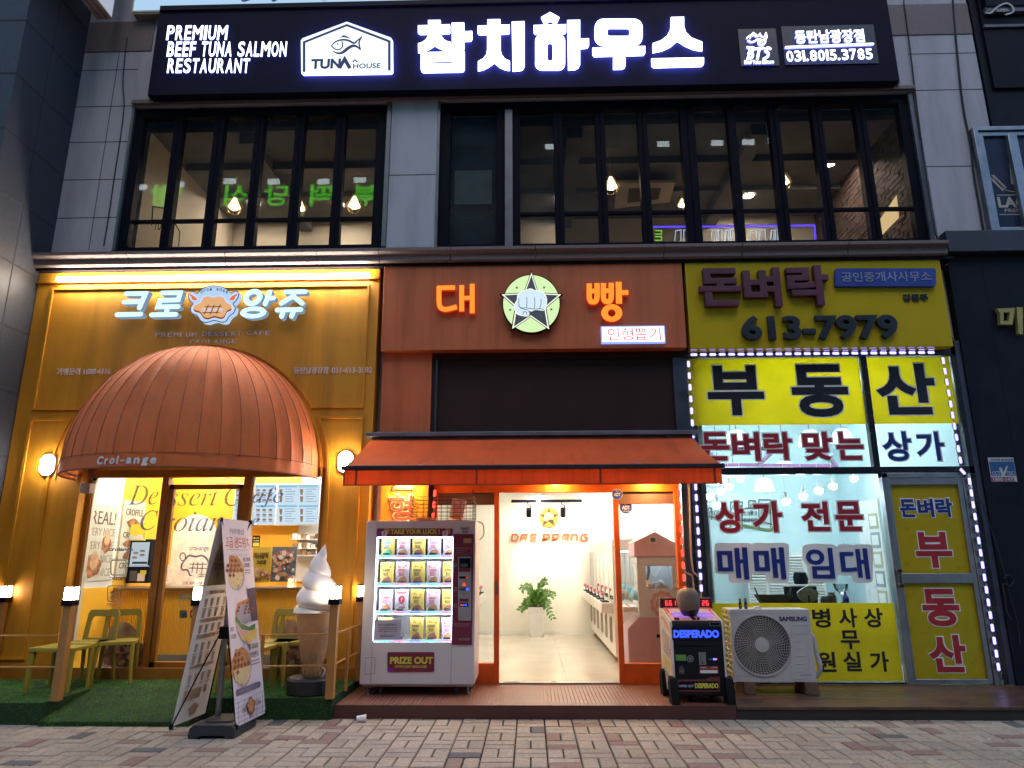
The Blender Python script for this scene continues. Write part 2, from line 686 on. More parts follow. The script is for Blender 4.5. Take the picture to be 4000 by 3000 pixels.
# ------------------------------------------------------------------ main building
B = thing('shop_building', 'grey granite fronted commercial building with dark upper windows above three shops', 'building', (-0.5, 0.3, 0))
m = MB()
WT = 11.2
for x0, x1 in ((-6.5, -5.665), (-1.91, -1.26), (5.43, 6.38)):
    m.box(x0, x1, 0, 0.4, 5.6, WT)
m.box(-5.665, -1.91, 0.0, 0.4, 7.86, WT)
m.box(-1.26, 5.43, 0.0, 0.4, 7.86, WT)
m.box(-6.5, 5.44, 0.4, 0.7, 5.2, 5.62)
for x in (-6.45, -1.95, 2.07):
    m.box(x - 0.04, x + 0.04, 0.12, 6, 0.0, 5.2)
m.box(5.36, 5.46, 0.05, 6, 0.0, 5.2)
m.box(-6.5, 5.44, 0.3, 6, 5.0, 5.15)
m.box(-6.5, 6.38, 6.0, 6.3, 0, WT)
m.box(-6.5, 6.38, 0.4, 6, WT - 0.2, WT)
m.obj('wall', STONE, B, bev=0.004)
# joints between the slabs of the piers
m = MB()
for yy in (274, 416, 555, 701, 850):
    z = at(400, yy, 0).z
    m.box(-6.5, -5.665, -0.0015, 0.01, z - 0.006, z + 0.006)
z = at(1620, 683, 0).z
m.box(-1.91, -1.26, -0.0015, 0.01, z - 0.006, z + 0.006)
for yy in (210, 352, 651):
    z = at(3640, yy, 0).z
    m.box(5.43, 6.38, -0.0015, 0.01, z - 0.006, z + 0.006)
m.box(-5.985, -5.975, -0.0015, 0.01, 5.62, 9.0)
m.obj('slab_joint', JOINT, B)
# darker beam band under the roof sign
for x0, x1 in ((-6.5, -5.5), (5.2, 6.38)):
    MB().box(x0, x1, -0.012, 0.05, 8.78, 9.3).obj('band', STONE2, B, bev=0.006)
# cornice: a stepped moulding over the shops, in blocks
m = MB()
czb, czt = at(2000, 1016, -0.27).z, at(2000, 958, -0.33).z
cq = lambda f_: czb + (czt - czb) * f_
CORN = [(0.02, czb), (-0.25, czb), (-0.27, cq(0.1)), (-0.27, cq(0.5)), (-0.31, cq(0.6)), (-0.33, cq(0.72)), (-0.33, cq(0.95)), (-0.30, czt), (0.02, czt + 0.05)]
xs = [-6.75, -5.25, -3.95, -2.75, -1.93, -1.0, 0.1, 1.75, 2.75, 4.1, 5.36]
for a, b in zip(xs, xs[1:]):
    m.prism([(-y, z) for y, z in CORN], (b - 0.004, 0, 0), -YA, ZA, b - a - 0.008)
for q in m.v:
    pass
m.obj('cornice', STONE2, B, bev=0.003)
m = MB()
m.box(-6.5, 5.44, -0.22, 0.3, czb - 0.04, czb - 0.003)
m.obj('cornice_shadow', BLACKM, B)  # black strip stands in for the shadow line under the cornice
# moulding over the upper windows
m = MB()
m.box(-5.66, 5.42, -0.05, 0.02, 7.87, 7.93)
m.box(-5.4, 5.2, -0.09, 0.015, 7.932, 8.0)
m.obj('lintel_moulding', STONE2, B, bev=0.004)


def upper_window(x0, x1, z0, z1, panes, bar, door=None, post=None, right=False):
    f = MB()
    Yf, Yb = 0.05, 0.17
    zt = z1 - 0.13
    zb = z0 + 0.055
    edges = [x0] + [e for p in panes for e in p] + [x1]
    f.box(x0, x1, Yf, Yb, zt, z1)
    f.box(x0, x1, Yf, Yb, z0, zb)
    for i in range(0, len(edges), 2):
        a, b = edges[i], edges[i + 1]
        if post and a < post[0] < b:
            f.box(a, post[0], Yf, Yb, zb, zt)
            f.box(post[1], b, Yf, Yb, zb, zt)
            continue
        f.box(a, b, Yf, Yb, zb, zt)
        if b - a > 0.12 and 0 < i < len(edges) - 2:
            f.box((a + b) / 2 - 0.004, (a + b) / 2 + 0.004, Yf - 0.012, Yf - 0.0005, zb, zt)
    for i, (a, b) in enumerate(panes):
        if door is not None and i == door:
            continue
        f.box(a, b, Yf + 0.03, Yb - 0.03, bar - 0.022, bar + 0.022)
    fo = f.obj('window_frame', NAVYF, B, bev=0.004)
    p = MB()
    for a, b in panes:
        p.quad((a - 0.005, 0.11, zb - 0.005), (b + 0.005, 0.11, zb - 0.005), (b + 0.005, 0.11, zt + 0.005), (a - 0.005, 0.11, zt + 0.005))
    p.obj('pane', GLASSD, fo)
    t = MB()
    t.box(x0 - 0.045, x0 - 0.001, 0.005, 0.09, z0, z1 + 0.05)
    t.box(x1 + 0.001, x1 + 0.06, 0.005, 0.09, z0, z1 + 0.05)
    if post:
        t.box(post[0], post[1], 0.02, 0.12, z0, z1 - 0.13)
    t.obj('jamb_trim', pm('dull grey trim', (0.16, 0.16, 0.18), 0.4, 0.6), fo)


def xs_at(pairs, y):
    return [(at(a, y, 0.05).x, at(b, y, 0.05).x) for a, b in pairs]


LP = xs_at([(494, 621), (656, 785), (825, 952), (988, 1116), (1154, 1283), (1321, 1449)], 952)
upper_window(at(495, 700, 0.05).x, at(1503, 700, 0.05).x, 5.625, 7.83, LP, at(1000, 853, 0.05).z)
RP = xs_at([(1752, 1938), (2033, 2171), (2207, 2342), (2380, 2515), (2553, 2689), (2747, 2883), (2916, 3055), (3095, 3232), (3272, 3410), (3451, 3590)], 940)
upper_window(at(1715, 700, 0.05).x, at(3592, 700, 0.05).x, 5.60, 7.84, RP, at(2600, 822, 0.05).z, door=0, post=(at(1973, 940, 0.05).x, at(2003, 940, 0.05).x))

# the room behind the upper windows
CEILD = pm('dark ceiling paint', (0.13, 0.13, 0.132), 0.8, var=0.2, scale=2)
BEIGE = pm('beige plaster', (0.50, 0.44, 0.35), 0.75, var=0.05, scale=2)
m = MB()
m.box(-5.7, 5.6, 0.45, 3.6, 7.72, 7.80)
for x in (-4.3, -2.2, 0.6, 3.3):
    m.box(x, x + 0.22, 0.5, 3.4, 7.55, 7.72)
m.box(-5.5, 5.5, 1.3, 1.42, 7.60, 7.72)
m.box(-5.5, 5.5, 2.25, 2.32, 7.63, 7.72)
m.obj('upper_ceiling', CEILD, B)
m = MB()
m.box(-5.75, -5.60, 0.41, 3.5, 5.6, 7.72)
m.box(-5.75, 5.6, 3.4, 3.55, 5.6, 7.72)
m.box(-2.35, -2.2, 2.6, 3.4, 5.6, 7.4)
m.obj('upper_wall', BEIGE, B)
m = MB()
BRK = pm('dark brick wall', (0.07, 0.04, 0.035), 0.8, var=0.4, scale=9, bump=0.6, bscale=30)
m.box(5.36, 5.5, 0.41, 3.4, 5.6, 7.72)
for k in range(26):
    z = 5.65 + k * 0.08
    for j in range(14):
        y = 0.42 + j * 0.21 + (k % 2) * 0.1
        m.box(5.36 - random.uniform(0.004, 0.02), 5.37, y, y + 0.19, z, z + 0.066)
m.obj('brick_wall', BRK, B)
m = MB()
m.box(-5.7, 5.6, 0.45, 3.5, 5.5, 5.58)
m.obj('upper_floor', pm('pale bounce floor', (0.42, 0.34, 0.25), 0.5), B)  # unseen floor made pale to bounce light onto the ceiling
m = MB()
m.box(-1.15, -0.43, 0.25, 0.3, 5.6, 7.75)
m.box(-0.43, -0.3, 0.3, 3.4, 5.6, 7.72)
m.obj('partition_wall', pm('dark navy partition', (0.10, 0.11, 0.17), 0.6), B)

# ------------------------------------------------------------------ neighbours
m = MB()
LB = thing('stone_building', 'dark stone clad building standing forward at the left edge of the cafe', 'building', (-9, 2, 0))
m.box(-22, -6.5, -1.13, 8, 0, 16)
m.obj('wall', DARKST, LB)
m = MB()
zs = [at(99, 78, -1.13).z, at(21, 500, -1.13).z]
stp = (zs[0] - zs[1])
z = zs[0] - stp * 8
while z < 15:
    m.box(-22, -6.497, -1.133, 0.2, z - 0.012, z + 0.012)
    z += stp / 2 if False else stp * 0.5
for k in range(34):
    pass
m.box(-6.5, -6.4965, -0.62, -0.605, 0, 15.5)
for k in range(1, 12):
    m.box(-6.5 - k * 1.2, -6.488 - k * 1.2, -1.1335, -1.12, 0, 15.5)
m.obj('slab_joint', JOINT, LB)

RB = thing('navy_building', 'dark navy panelled building at the right edge of the row', 'building', (9, 2, 0))
NAVY = pm('dark navy panel', (0.011, 0.012, 0.020), 0.5, spec=0.12, var=0.25, scale=3)
m = MB()
m.box(5.47, 20, -0.05, 8, 0, 5.35)
m.box(6.40, 20, -0.02, 8, 5.62, 16)
m.obj('wall', NAVY, RB)
m = MB()
m.box(5.44, 20, -0.16, 0.0, 5.36, 5.66)
m.obj('ledge', pm('dark slate ledge', (0.03, 0.033, 0.045), 0.5, var=0.2), RB, bev=0.01)
m = MB()
for zz in (4.15, 2.05, 1.75, 0.75):
    m.box(5.47, 20, -0.052, 0.0, zz - 0.006, zz + 0.006)
for x in (5.9, 6.6, 7.4):
    m.box(x, x + 0.01, -0.0525, 0.0, 0.1, 5.3)
m.obj('panel_joint', pm('panel gap', (0.004, 0.004, 0.005), 0.9), RB)
m = MB()
m.box(6.50, 12, -0.06, 0.0, 7.85, 9.35, 0)
m.box(6.55, 12, -0.12, -0.055, 9.05, 9.13, 1)
m.box(6.50, 12, -0.09, -0.055, 8.82, 8.86, 1)
m.obj('blank_panel', [BLACKM, pm('grey trim', (0.12, 0.12, 0.13), 0.5)], RB)
# window with a lager film
WX0, WX1, WZ0, WZ1 = at(3815, 620, -0.06).x, 8.6, at(3900, 925, -0.06).z, at(3850, 500, -0.06).z
f = MB()
for d, yq in ((0.0, -0.10), (0.07, -0.075)):
    f.box(WX0 + d, WX0 + d + 0.06, yq, 0.0, WZ0 + d, WZ1 - d)
    f.box(WX0 + d + 0.06, WX1, yq, 0.0, WZ1 - d - 0.06, WZ1 - d)
    f.box(WX0 + d + 0.06, WX1, yq, 0.0, WZ0 + d, WZ0 + d + 0.06)
mx = at(3986, 720, -0.08).x
f.box(mx - 0.06, mx + 0.06, -0.11, -0.02, WZ0 + 0.13, WZ1 - 0.13)
wf = f.obj('window_frame', ALU, RB, bev=0.004)
p = MB()
p.box(WX0 + 0.13, WX1, -0.04, -0.03, WZ0 + 0.13, WZ1 - 0.13, 0)
CRM = pm('cream print', (0.42, 0.39, 0.34), 0.6)
Yp = -0.043
p.ppoly([(3942, 622), (3990, 628), (3982, 722), (3950, 720)], Yp, 0.002, 1)
p.ppoly([(3940, 617), (3992, 622), (3990, 634), (3942, 628)], Yp - 0.001, 0.003, 2)
p.ptext('LAGER', 3898, 768, 4085, 810, Yp, 0.035, 0.003, 2)
p.ptext('PREMIUM', 3925, 815, 4040, 828, Yp, 0.0, 0.003, 2)
p.pstroke([(3895, 762), (4120, 760)], 0.012, Yp, 0.003, 2)
p.pstroke([(3906, 838), (4120, 836)], 0.012, Yp, 0.003, 2)
p.pstroke(smooth([(3874, 683), (3895, 718), (3930, 742), (3970, 750)]), 0.008, Yp, 0.003, 2)
for i in range(8):
    bx, by = 3876 + i * 6.5, 690 + i * 6.4
    for s_ in (-1, 1):
        p.ppoly(circ(bx + s_ * 5, by - s_ * 5 + 2, 5, 4, 8), Yp - 0.0005 * (i + 1), 0.002, 2)
p.obj('window_film', [pm('navy window film', (0.012, 0.016, 0.045), 0.35), pm('beer print', (0.35, 0.31, 0.22), 0.6), CRM], wf)
# swoosh sign and gold sign
t = thing('wall_sign', 'dark sign with a pale swoosh high on the navy building', 'sign', at(3930, 40, -0.14))
m = MB()
m.box(6.55, 12, -0.14, -0.06, 9.13, 10.6)
m.obj('board', BLACKM, t)
m = MB()
m.pstroke(smooth([(3851, 48), (3870, 50), (3895, 28), (3930, 12), (3955, 25), (3958, 45), (3930, 56)]), 0.022, -0.146, 0.006, taper=None)
m.ptext('프로방스', 3892, 33, 3940, 46, -0.145, 0.01, 0.005)
m.obj('lettering', pm('pale lettering', (0.5, 0.5, 0.5), 0.5), t)
t = thing('gold_sign', 'gold raised Korean letters on the dark navy wall', 'sign', at(3950, 1250, -0.06))
m = MB()
Yg = -0.11
m.ppoly([(3892, 1205), (3962, 1203), (3962, 1217), (3955, 1268), (3908, 1267), (3905, 1222)], Yg, 0.05, 0, hole=[(3921, 1220), (3919, 1252), (3940, 1253), (3944, 1220)])
m.ppoly([(3973, 1200), (3995, 1200), (3995, 1305), (3980, 1303)], Yg, 0.05)
m.ppoly([(4010, 1215), (4070, 1213), (4070, 1232), (4010, 1234)], Yg, 0.05)
m.obj('letter', pm('gold letter paint', (0.45, 0.36, 0.12), 0.35, 0.3), t, bev=0.004)
t = thing('camera_notice', 'square blue and white security camera notice stuck on the dark wall', 'notice', at(3916, 1835, -0.06))
m = MB()
Yc = -0.056
m.prect(3866, 1787, 3966, 1882, Yc, 0.004, 0)
m.prect(3868, 1803, 3964, 1858, Yc - 0.001, 0.004, 1)
m.prect(3870, 1864, 3965, 1881, Yc - 0.001, 0.004, 2)
m.ptext('브이텍 영상보안', 3870, 1791, 3958, 1801, Yc - 0.002, 0.01, 0.002, 3)
m.ptext('CCT', 3876, 1841, 3907, 1855, Yc - 0.003, 0.015, 0.002, 0)
m.ptext('TEC', 3932, 1841, 3963, 1855, Yc - 0.003, 0.015, 0.002, 0)
m.ppoly([(3902, 1826), (3912, 1826), (3920, 1846), (3932, 1820), (3938, 1820), (3925, 1858), (3914, 1858)], Yc - 0.004, 0.002, 0)
m.ptext('1800-1473', 3880, 1866, 3966, 1879, Yc - 0.003, 0.02, 0.002, 0)
m.obj('sheet', [pm('notice white', (0.5, 0.5, 0.52), 0.5), pm('notice blue', (0.02, 0.09, 0.25), 0.5), pm('notice maroon', (0.25, 0.03, 0.09), 0.5), pm('notice dark', (0.02, 0.02, 0.05), 0.5)], t)
# ------------------------------------------------------------------ roof sign of the tuna restaurant
LITW = em('lit white letter', (0.80, 0.88, 1.0), 3.2)
LITH = em('lit white side', (0.20, 0.24, 1.0), 6)
LITS = em('lit small letter side', (0.22, 0.25, 1.0), 2.4)
NVL = pm('navy lettering', (0.03, 0.05, 0.20), 0.5)
SGN = pm('gloss black sign sheet', (0.010, 0.009, 0.026), 0.5, var=0.15, scale=4, spec=0.06)
YS = -0.2
lx0 = at(516, 20, -0.15).x
lz0 = at(560, 44, -0.15).z
lx1 = at(2800, 0, -0.15).x + 2.0
t = thing('restaurant_sign', 'long black sign board with glowing white letters above the upper windows', 'sign', (0, YS, 7.9))
sx0, sx1 = at(600, 200, YS).x, at(3492, 170, YS).x
sz0, sz1 = at(2000, 345, YS).z, at(600, 33, YS).z
m = MB()
m.box(sx0, sx1, YS, -0.153, sz0, sz1)
m.box(sx0 + 0.01, sx1 - 0.01, -0.153, -0.002, sz0 + 0.005, lz0 - 0.04)
m.obj('board', SGN, t, bev=0.006)
m = MB()
m.box(sx0 + 0.02, sx1 - 0.02, YS - 0.03, YS + 0.02, sz1 - 0.06, sz1 + 0.02)
m.obj('top_rail', BLACKM, t, bev=0.004)
YL = YS - 0.055
LET = [LITW, LITH]


def lit(name, fn, mats=LET, par=None, deep=0.045):
    """raised lit letter: bright face plus a deeper body whose sides glow"""
    f, b = MB(), MB()
    fn(f, YL - 0.004, 0.004)
    fn(b, YL, deep)
    fo = f.obj(name, mats[0], par)
    b.obj('letter_return', mats[1], fo)
    return fo


for body, bx in (('PREMIUM', (652, 99, 888, 155)), ('BEEF TUNA SALMON', (654, 162, 1119, 220)), ('RESTAURANT', (655, 228, 974, 284))):
    lit('lettering', lambda M, y, d, body=body, bx=bx: M.pword(body, *bx, y, 0.018 if d < 0.01 else 0.012, d, gap=0.24), [LITW, LITS], par=t, deep=0.012)


def q3(s, ox, oy):
    return lambda pts: [(ox + a / s, oy + b / s) for a, b in pts]


K = q3(2212 / 1200, 1600, 0)
SYL = [
    ([[(60, 182), (133, 180), (133, 144), (222, 143), (222, 177), (290, 174), (290, 228), (283, 234), (225, 236), (230, 258), (245, 280), (268, 295), (296, 301), (298, 360), (260, 356), (222, 345), (180, 322), (138, 348), (100, 363), (62, 372), (60, 312), (90, 302), (115, 285), (130, 262), (133, 238), (75, 240), (60, 230)], None],
     [[(303, 163), (392, 161), (392, 225), (450, 222), (450, 275), (440, 288), (392, 290), (392, 345), (385, 358), (375, 362), (305, 362)], None],
     [[(80, 375), (395, 370), (395, 495), (385, 508), (372, 511), (100, 516), (85, 508), (80, 495)], [(167, 435), (306, 432), (306, 454), (167, 457)]]),
    ([[(490, 184), (560, 182), (560, 139), (653, 137), (653, 178), (720, 176), (720, 228), (712, 236), (655, 238), (655, 360), (665, 395), (685, 420), (722, 438), (722, 500), (690, 495), (650, 478), (610, 445), (570, 475), (530, 495), (492, 503), (492, 440), (530, 420), (552, 390), (558, 355), (558, 240), (500, 242), (490, 232)], None],
     [[(735, 155), (828, 152), (828, 465), (818, 490), (800, 500), (742, 505)], None]),
    ([[(948, 122), (1012, 86), (1077, 122), (1055, 168), (1012, 143), (972, 170)], None],
     [[(893, 180), (1127, 174), (1127, 220), (1118, 233), (905, 238), (895, 228)], None],
     [rrect(904, 245, 1120, 497, 48), rrect(993, 303, 1030, 437, 16)],
     [[(1135, 144), (1228, 142), (1228, 277), (1292, 275), (1292, 320), (1280, 338), (1228, 343), (1228, 455), (1215, 482), (1190, 494), (1142, 496)], None]),
    ([rrect(1333, 134, 1678, 320, 62), rrect(1424, 196, 1585, 258, 18)],
     [[(1317, 342), (1697, 330), (1697, 375), (1685, 390), (1555, 394), (1555, 465), (1548, 482), (1530, 490), (1467, 492), (1467, 396), (1330, 400), (1318, 388)], None]),
    ([[(1882, 122), (1977, 120), (1977, 190), (1990, 230), (2030, 270), (2108, 300), (2108, 360), (2050, 350), (1990, 325), (1928, 288), (1880, 330), (1820, 358), (1752, 372), (1752, 310), (1810, 290), (1855, 255), (1878, 210), (1882, 180)], None],
     [[(1742, 420), (2120, 412), (2120, 455), (2105, 470), (1760, 480), (1745, 468)], None]),
]
for syl in SYL:
    def fn(M, y, d, syl=syl):
        for o_, h_ in syl:
            M.ppoly(K(o_), y, d, hole=K(h_) if h_ else None)
    lit('letter', fn, par=t, deep=0.034)
# house shaped emblem with a fish
E2 = q3(2212 / 1040, 560, 0)
HOUSE = E2([(1322, 318), (1690, 180), (2056, 312), (2068, 330), (2070, 590), (2058, 602), (1330, 612), (1312, 600), (1308, 336)])
fo = lit('emblem', lambda M, y, d: M.ppoly(HOUSE, y, d), [em('lit emblem face', (0.82, 0.93, 1.0), 1.35), LITH], par=t)
m = MB()
ye = YL - 0.0075
m.pstroke(E2([(1335, 590), (1335, 350), (1690, 208), (2043, 343), (2043, 578)]), 0.036, ye, 0.003, cap=3)
fish = smooth(E2([(1562, 378), (1600, 345), (1650, 330), (1700, 335), (1750, 358), (1772, 340), (1812, 308)]), 5)
m.pstroke(fish, 0.026, ye - 0.0005, 0.003, taper=[0.5 + 0.7 * math.sin(math.pi * i / (len(fish) - 1)) for i in range(len(fish))])
low = smooth(E2([(1575, 425), (1620, 442), (1660, 432), (1700, 400), (1740, 380), (1775, 388), (1802, 412)]), 5)
m.pstroke(low, 0.045, ye - 0.001, 0.003, taper=[0.25 + 0.85 * math.sin(math.pi * i / (len(low) - 1)) for i in range(len(low))])
m.pstroke(smooth(E2([(1812, 308), (1792, 350), (1802, 412)]), 5), 0.022, ye - 0.0015, 0.003)
m.pstroke(smooth(E2([(1562, 378), (1590, 405), (1625, 412), (1655, 385), (1650, 345)]), 5), 0.018, ye - 0.002, 0.003)
m.ppoly(E2(circ(1615, 366, 7)), ye - 0.002, 0.003)
m.ppoly(E2([(1632, 312), (1665, 290), (1700, 305), (1725, 322), (1665, 308)]), ye - 0.002, 0.003)
m.ptext('TUN', *[v for p in E2([(1393, 488), (1640, 571)]) for v in p], ye, 0.045, 0.003)
m.pstroke(E2([(1628, 567), (1672, 490), (1716, 567)]), 0.052, ye - 0.001, 0.003, cap=0)
m.ptext('HOUSE', *[v for p in E2([(1742, 526), (1970, 567)]) for v in p], ye, 0.02, 0.003)
m.pstroke(E2([(1738, 515), (1757, 497), (1777, 515)]), 0.018, ye, 0.003, cap=0)
m.obj('emblem_print', NVL, fo)
# right hand lettering
F = q3(2212 / 720, 2800, 60)
bx = lambda a, b, c, d: [v for p in F([(a, b), (c, d)]) for v in p]
lit('lettering', lambda M, y, d: M.ptext('동탄남광장점', *bx(940, 170, 1770, 325), y, 0.012, d, ext=0.3), [LITW, LITS], par=t, deep=0.03)
lit('lettering', lambda M, y, d: M.pword('031.8015.3785', *bx(838, 425, 1868, 553), y, 0.018 if d < 0.01 else 0.012, d, gap=0.2, tilt=-0.031), [LITW, LITS], par=t, deep=0.012)
lit('underline', lambda M, y, d: M.pstroke(F([(832, 380), (1875, 340)]), 0.03, y, d), [LITW, LITS], par=t, deep=0.03)


def bts(M, y, d):
    M.pstroke(smooth(F([(370, 378), (400, 400), (372, 520)]), 5), 0.030, y, d)
    M.pstroke(smooth(F([(385, 385), (440, 385), (430, 425), (388, 445), (430, 455), (425, 500), (370, 520)]), 5), 0.030, y - 0.001, d)
    M.pstroke(F([(455, 398), (560, 388)]), 0.03, y, d)
    M.pstroke(smooth(F([(515, 395), (500, 455), (490, 518)]), 5), 0.033, y - 0.001, d)
    M.pstroke(smooth(F([(645, 398), (610, 385), (585, 420), (620, 450), (612, 490), (565, 518)]), 5), 0.031, y, d)
    M.ptext('Beef Tuna Salmon', *bx(333, 535, 685, 574), y, 0.02, d)
    M.pstroke(smooth(F([(362, 268), (400, 240), (450, 235), (490, 250), (520, 215)]), 5), 0.018, y, d)
    M.pstroke(smooth(F([(375, 300), (420, 318), (465, 300), (500, 280), (550, 300)]), 5), 0.018, y - 0.001, d)
    M.pstroke(smooth(F([(520, 225), (545, 255), (580, 245), (590, 210), (600, 265), (565, 290)]), 5), 0.018, y, d)
    M.pstroke(smooth(F([(500, 300), (505, 340), (540, 352), (580, 330), (585, 290)]), 5), 0.018, y - 0.002, d)
    M.ppoly(F(circ(402, 268, 9)), y, d)
    M.ppoly(F(circ(525, 322, 7)), y, d)
    M.ppoly(F(circ(550, 320, 7)), y, d)
    M.pstroke(F([(415, 228), (440, 205), (480, 235)]), 0.015, y - 0.002, d)


lit('emblem', bts, [LITW, LITS], par=t, deep=0.03)
m = MB()
for a, b, c, d in ((272, 160, 730, 605), (795, 120, 1915, 585)):
    m.prect(*bx(a, b, c, d), YS - 0.012, 0.014)
m.obj('backing_panel', pm('dark grey acrylic', (0.03, 0.03, 0.042), 0.35), t)

# the white light box above, and the projecting sign at the corner
t = thing('light_box', 'long white lit sign box along the top edge over the black sign', 'sign', (0, -0.15, 9.5))
m = MB()
m.box(lx0, lx1, -0.14, 0.0, lz0, lz0 + 1.3, 1)
m.box(lx0 + 0.03, lx1 - 0.03, -0.152, -0.141, lz0 + 0.025, lz0 + 1.27, 0)
m.box(lx0 + 0.02, lx1 - 0.02, -0.13, -0.0, lz0 - 0.03, lz0 - 0.002, 2)
m.obj('box', [em('lit pale panel', (0.50, 0.74, 1.0), 0.85), pm('cream box frame', (0.6, 0.55, 0.45), 0.5), pm('tan box base', (0.28, 0.2, 0.16), 0.6)], t)
m = MB()
for x0, x1 in ((945, 978), (1062, 1082), (1258, 1272)):
    m.pstroke(smooth([(x0, -6), (x0 + 6, 3), (x1, -4)]), 0.03, -0.158, 0.004)
m.obj('lettering', NVL, t)
t = thing('projecting_sign', 'white box sign projecting from the dark corner wall at the top left', 'sign', (-6.1, -0.5, 9.1))
m = MB()
px1 = at(437, 75, -0.30).x
pz0 = at(400, 75, -0.30).z
m.box(px1 - 0.22, px1, -1.5, -0.30, pz0, pz0 + 2.5, 0)
m.box(px1 + 0.001, px1 + 0.006, -1.48, -0.32, pz0 + 0.02, pz0 + 2.4, 1)
for x in (0.06, 0.15):
    m.box(px1 - x - 0.008, px1 - x, -1.5, -0.30, pz0 - 0.004, pz0 + 0.001, 2)
m.obj('box', [pm('tan sign box', (0.42, 0.30, 0.23), 0.5), em('lit white panel', (0.72, 0.80, 1.0), 0.55), BLACKM], t)
m = MB()
m.stroke(circ(-0.62, 0.52, 0.075, 0.11, 20), 0.03, (px1 + 0.0065, 0, pz0), YA, ZA, 0.003, closed=True)
m.obj('lettering', pm('pink lettering', (0.6, 0.12, 0.2), 0.5), t)

# ------------------------------------------------------------------ cafe front
YC = -0.15
CF = thing('cafe_shopfront', 'mustard yellow dessert cafe shopfront with arched opening', 'shopfront', (-4.2, -0.1, 0))
cx0, cx1, cz1 = -6.49, -1.945, czb - 0.045
OX0, OX1, OZ = -5.53, -2.50, 2.62
PZ = 0.2
m = MB()
m.prism([(cx0, 0), (OX0, 0), (OX0, OZ), (OX1, OZ), (OX1, 0), (cx1, 0), (cx1, cz1), (cx0, cz1)], (0, 0.12, 0), XA, ZA, 0.27)
m.obj('panel', MUST, CF)
m = MB()


def ringarc(cx, cz, r, a0, a1, n=26):
    return [(cx + r * math.cos(R(a0 + (a1 - a0) * i / n)), cz + r * math.sin(R(a0 + (a1 - a0) * i / n))) for i in range(n + 1)]


MO = dict(O=(0, YC + 0.001, 0), depth=0.022)
ac, ar = (-4.2, 2.5), 1.72
aa = math.degrees(math.asin((3.38 - 2.5) / ar))
up_ = [(-2.08, 3.38), (-2.08, 5.0), (-6.27, 5.0), (-6.27, 3.38)] + list(reversed(ringarc(*ac, ar, aa, 180 - aa)))
m.stroke(up_, 0.028, closed=True, **MO)
ab = math.degrees(math.asin((3.24 - 2.5) / ar))
m.stroke([(-2.08, 3.24)] + ringarc(*ac, ar + 0.02, ab, 2) + [(-2.42, 0.42), (-2.08, 0.42)], 0.028, closed=True, **MO)
m.stroke([(-6.27, 3.24)] + [(-8.4 - a, b) for a, b in ringarc(*ac, ar + 0.02, ab, 2)] + [(-5.9, 0.42), (-6.27, 0.42)], 0.028, closed=True, **MO)
m.stroke(ringarc(*ac, ar - 0.06, 0, 180), 0.02, O=(0, YC + 0.001, 0), depth=0.016, cap=0)
m.box(cx0, cx1, YC - 0.045, YC + 0.002, 5.075, 5.105)
m.obj('moulding', MUST, CF, bev=0.004)
m = MB()
m.box(cx0 + 0.03, cx1, YC - 0.012, YC + 0.001, PZ - 0.05, PZ + 0.12)
m.obj('skirting', MUSTD, CF, bev=0.004)
# raised flat lettering on the panel
m = MB()
PK = pm('dull rose lettering', (0.70, 0.56, 0.54), 0.5)
H2 = q3(2212 / 840, 400, 1080)
hb = lambda a, b, c, d: [v for p in H2([(a, b), (c, d)]) for v in p]
for wd, a, b in (('PREMIUM', 547, 965), ('DESSERT', 1028, 1428), ('CAFE', 1485, 1722)):
    sl = -0.02 * (a - 547)
    n_ = len(wd)
    for i, chh in enumerate(wd):
        pit_ = (b - a) / (n_ - 0.25)
        xx = a + i * pit_
        ww = pit_ * (0.3 if chh == 'I' else 0.75)
        m.ptext(chh, *hb(xx, 576 + sl, xx + ww, 620 + sl), YC - 0.008, 0.006, 0.008)
for i, chh in enumerate('CROIANGE'):
    xx = 900 + i * 61.5
    m.ptext(chh, *hb(xx, 650 - i, xx + (16 if chh == 'I' else 44), 694 - i), YC - 0.008, 0.006, 0.008)
Z5 = q3(1.659, 0, 1000)
m.ptext('가맹문의 1688-4116', 222, 1437, 431, 1464, YC - 0.01, 0.012, 0.01)
m.ptext('동탄남광장점', 1148, 1433, 1281, 1459, YC - 0.01, 0.012, 0.01)
m.ptext('031-613-3882', 1295, 1434, 1453, 1457, YC - 0.01, 0.012, 0.01)
m.obj('lettering', PK, CF)

# glazing set back in the opening
YG = 0.04
m = MB()
m.box(OX0, OX1, 0.0, 0.1, 2.53, OZ)
m.box(OX0, OX1, 0.0, 0.1, PZ - 0.1, 0.27)
m1 = (at(637, 1870, 0).x, at(655, 1870, 0).x + 0.02)
m2 = (at(948, 1950, 0).x, at(978, 1950, 0).x)
m.box(OX0, OX0 + 0.06, 0.0, 0.1, 0.27, 2.53)
m.box(OX1 - 0.09, OX1, 0.0, 0.1, 0.27, 2.53)
m.box(m1[0], m1[1], -0.01, 0.11, 0.27, 2.53)
m.box(m2[0], m2[1], -0.01, 0.11, 0.27, 2.53)
m.obj('window_frame', MUSTD, CF, bev=0.004)
m = MB()
WS = pm('pale sealing strip', (0.62, 0.55, 0.42), 0.5)
for a, b in ((OX0 + 0.06, m1[0]), (m2[1], OX1 - 0.09)):
    m.box(a, a + 0.02, 0.02, 0.08, 0.27, 2.53)
    m.box(a + 0.02, b, 0.02, 0.08, 0.27, 0.285)
m.obj('sealing_strip', WS, CF)
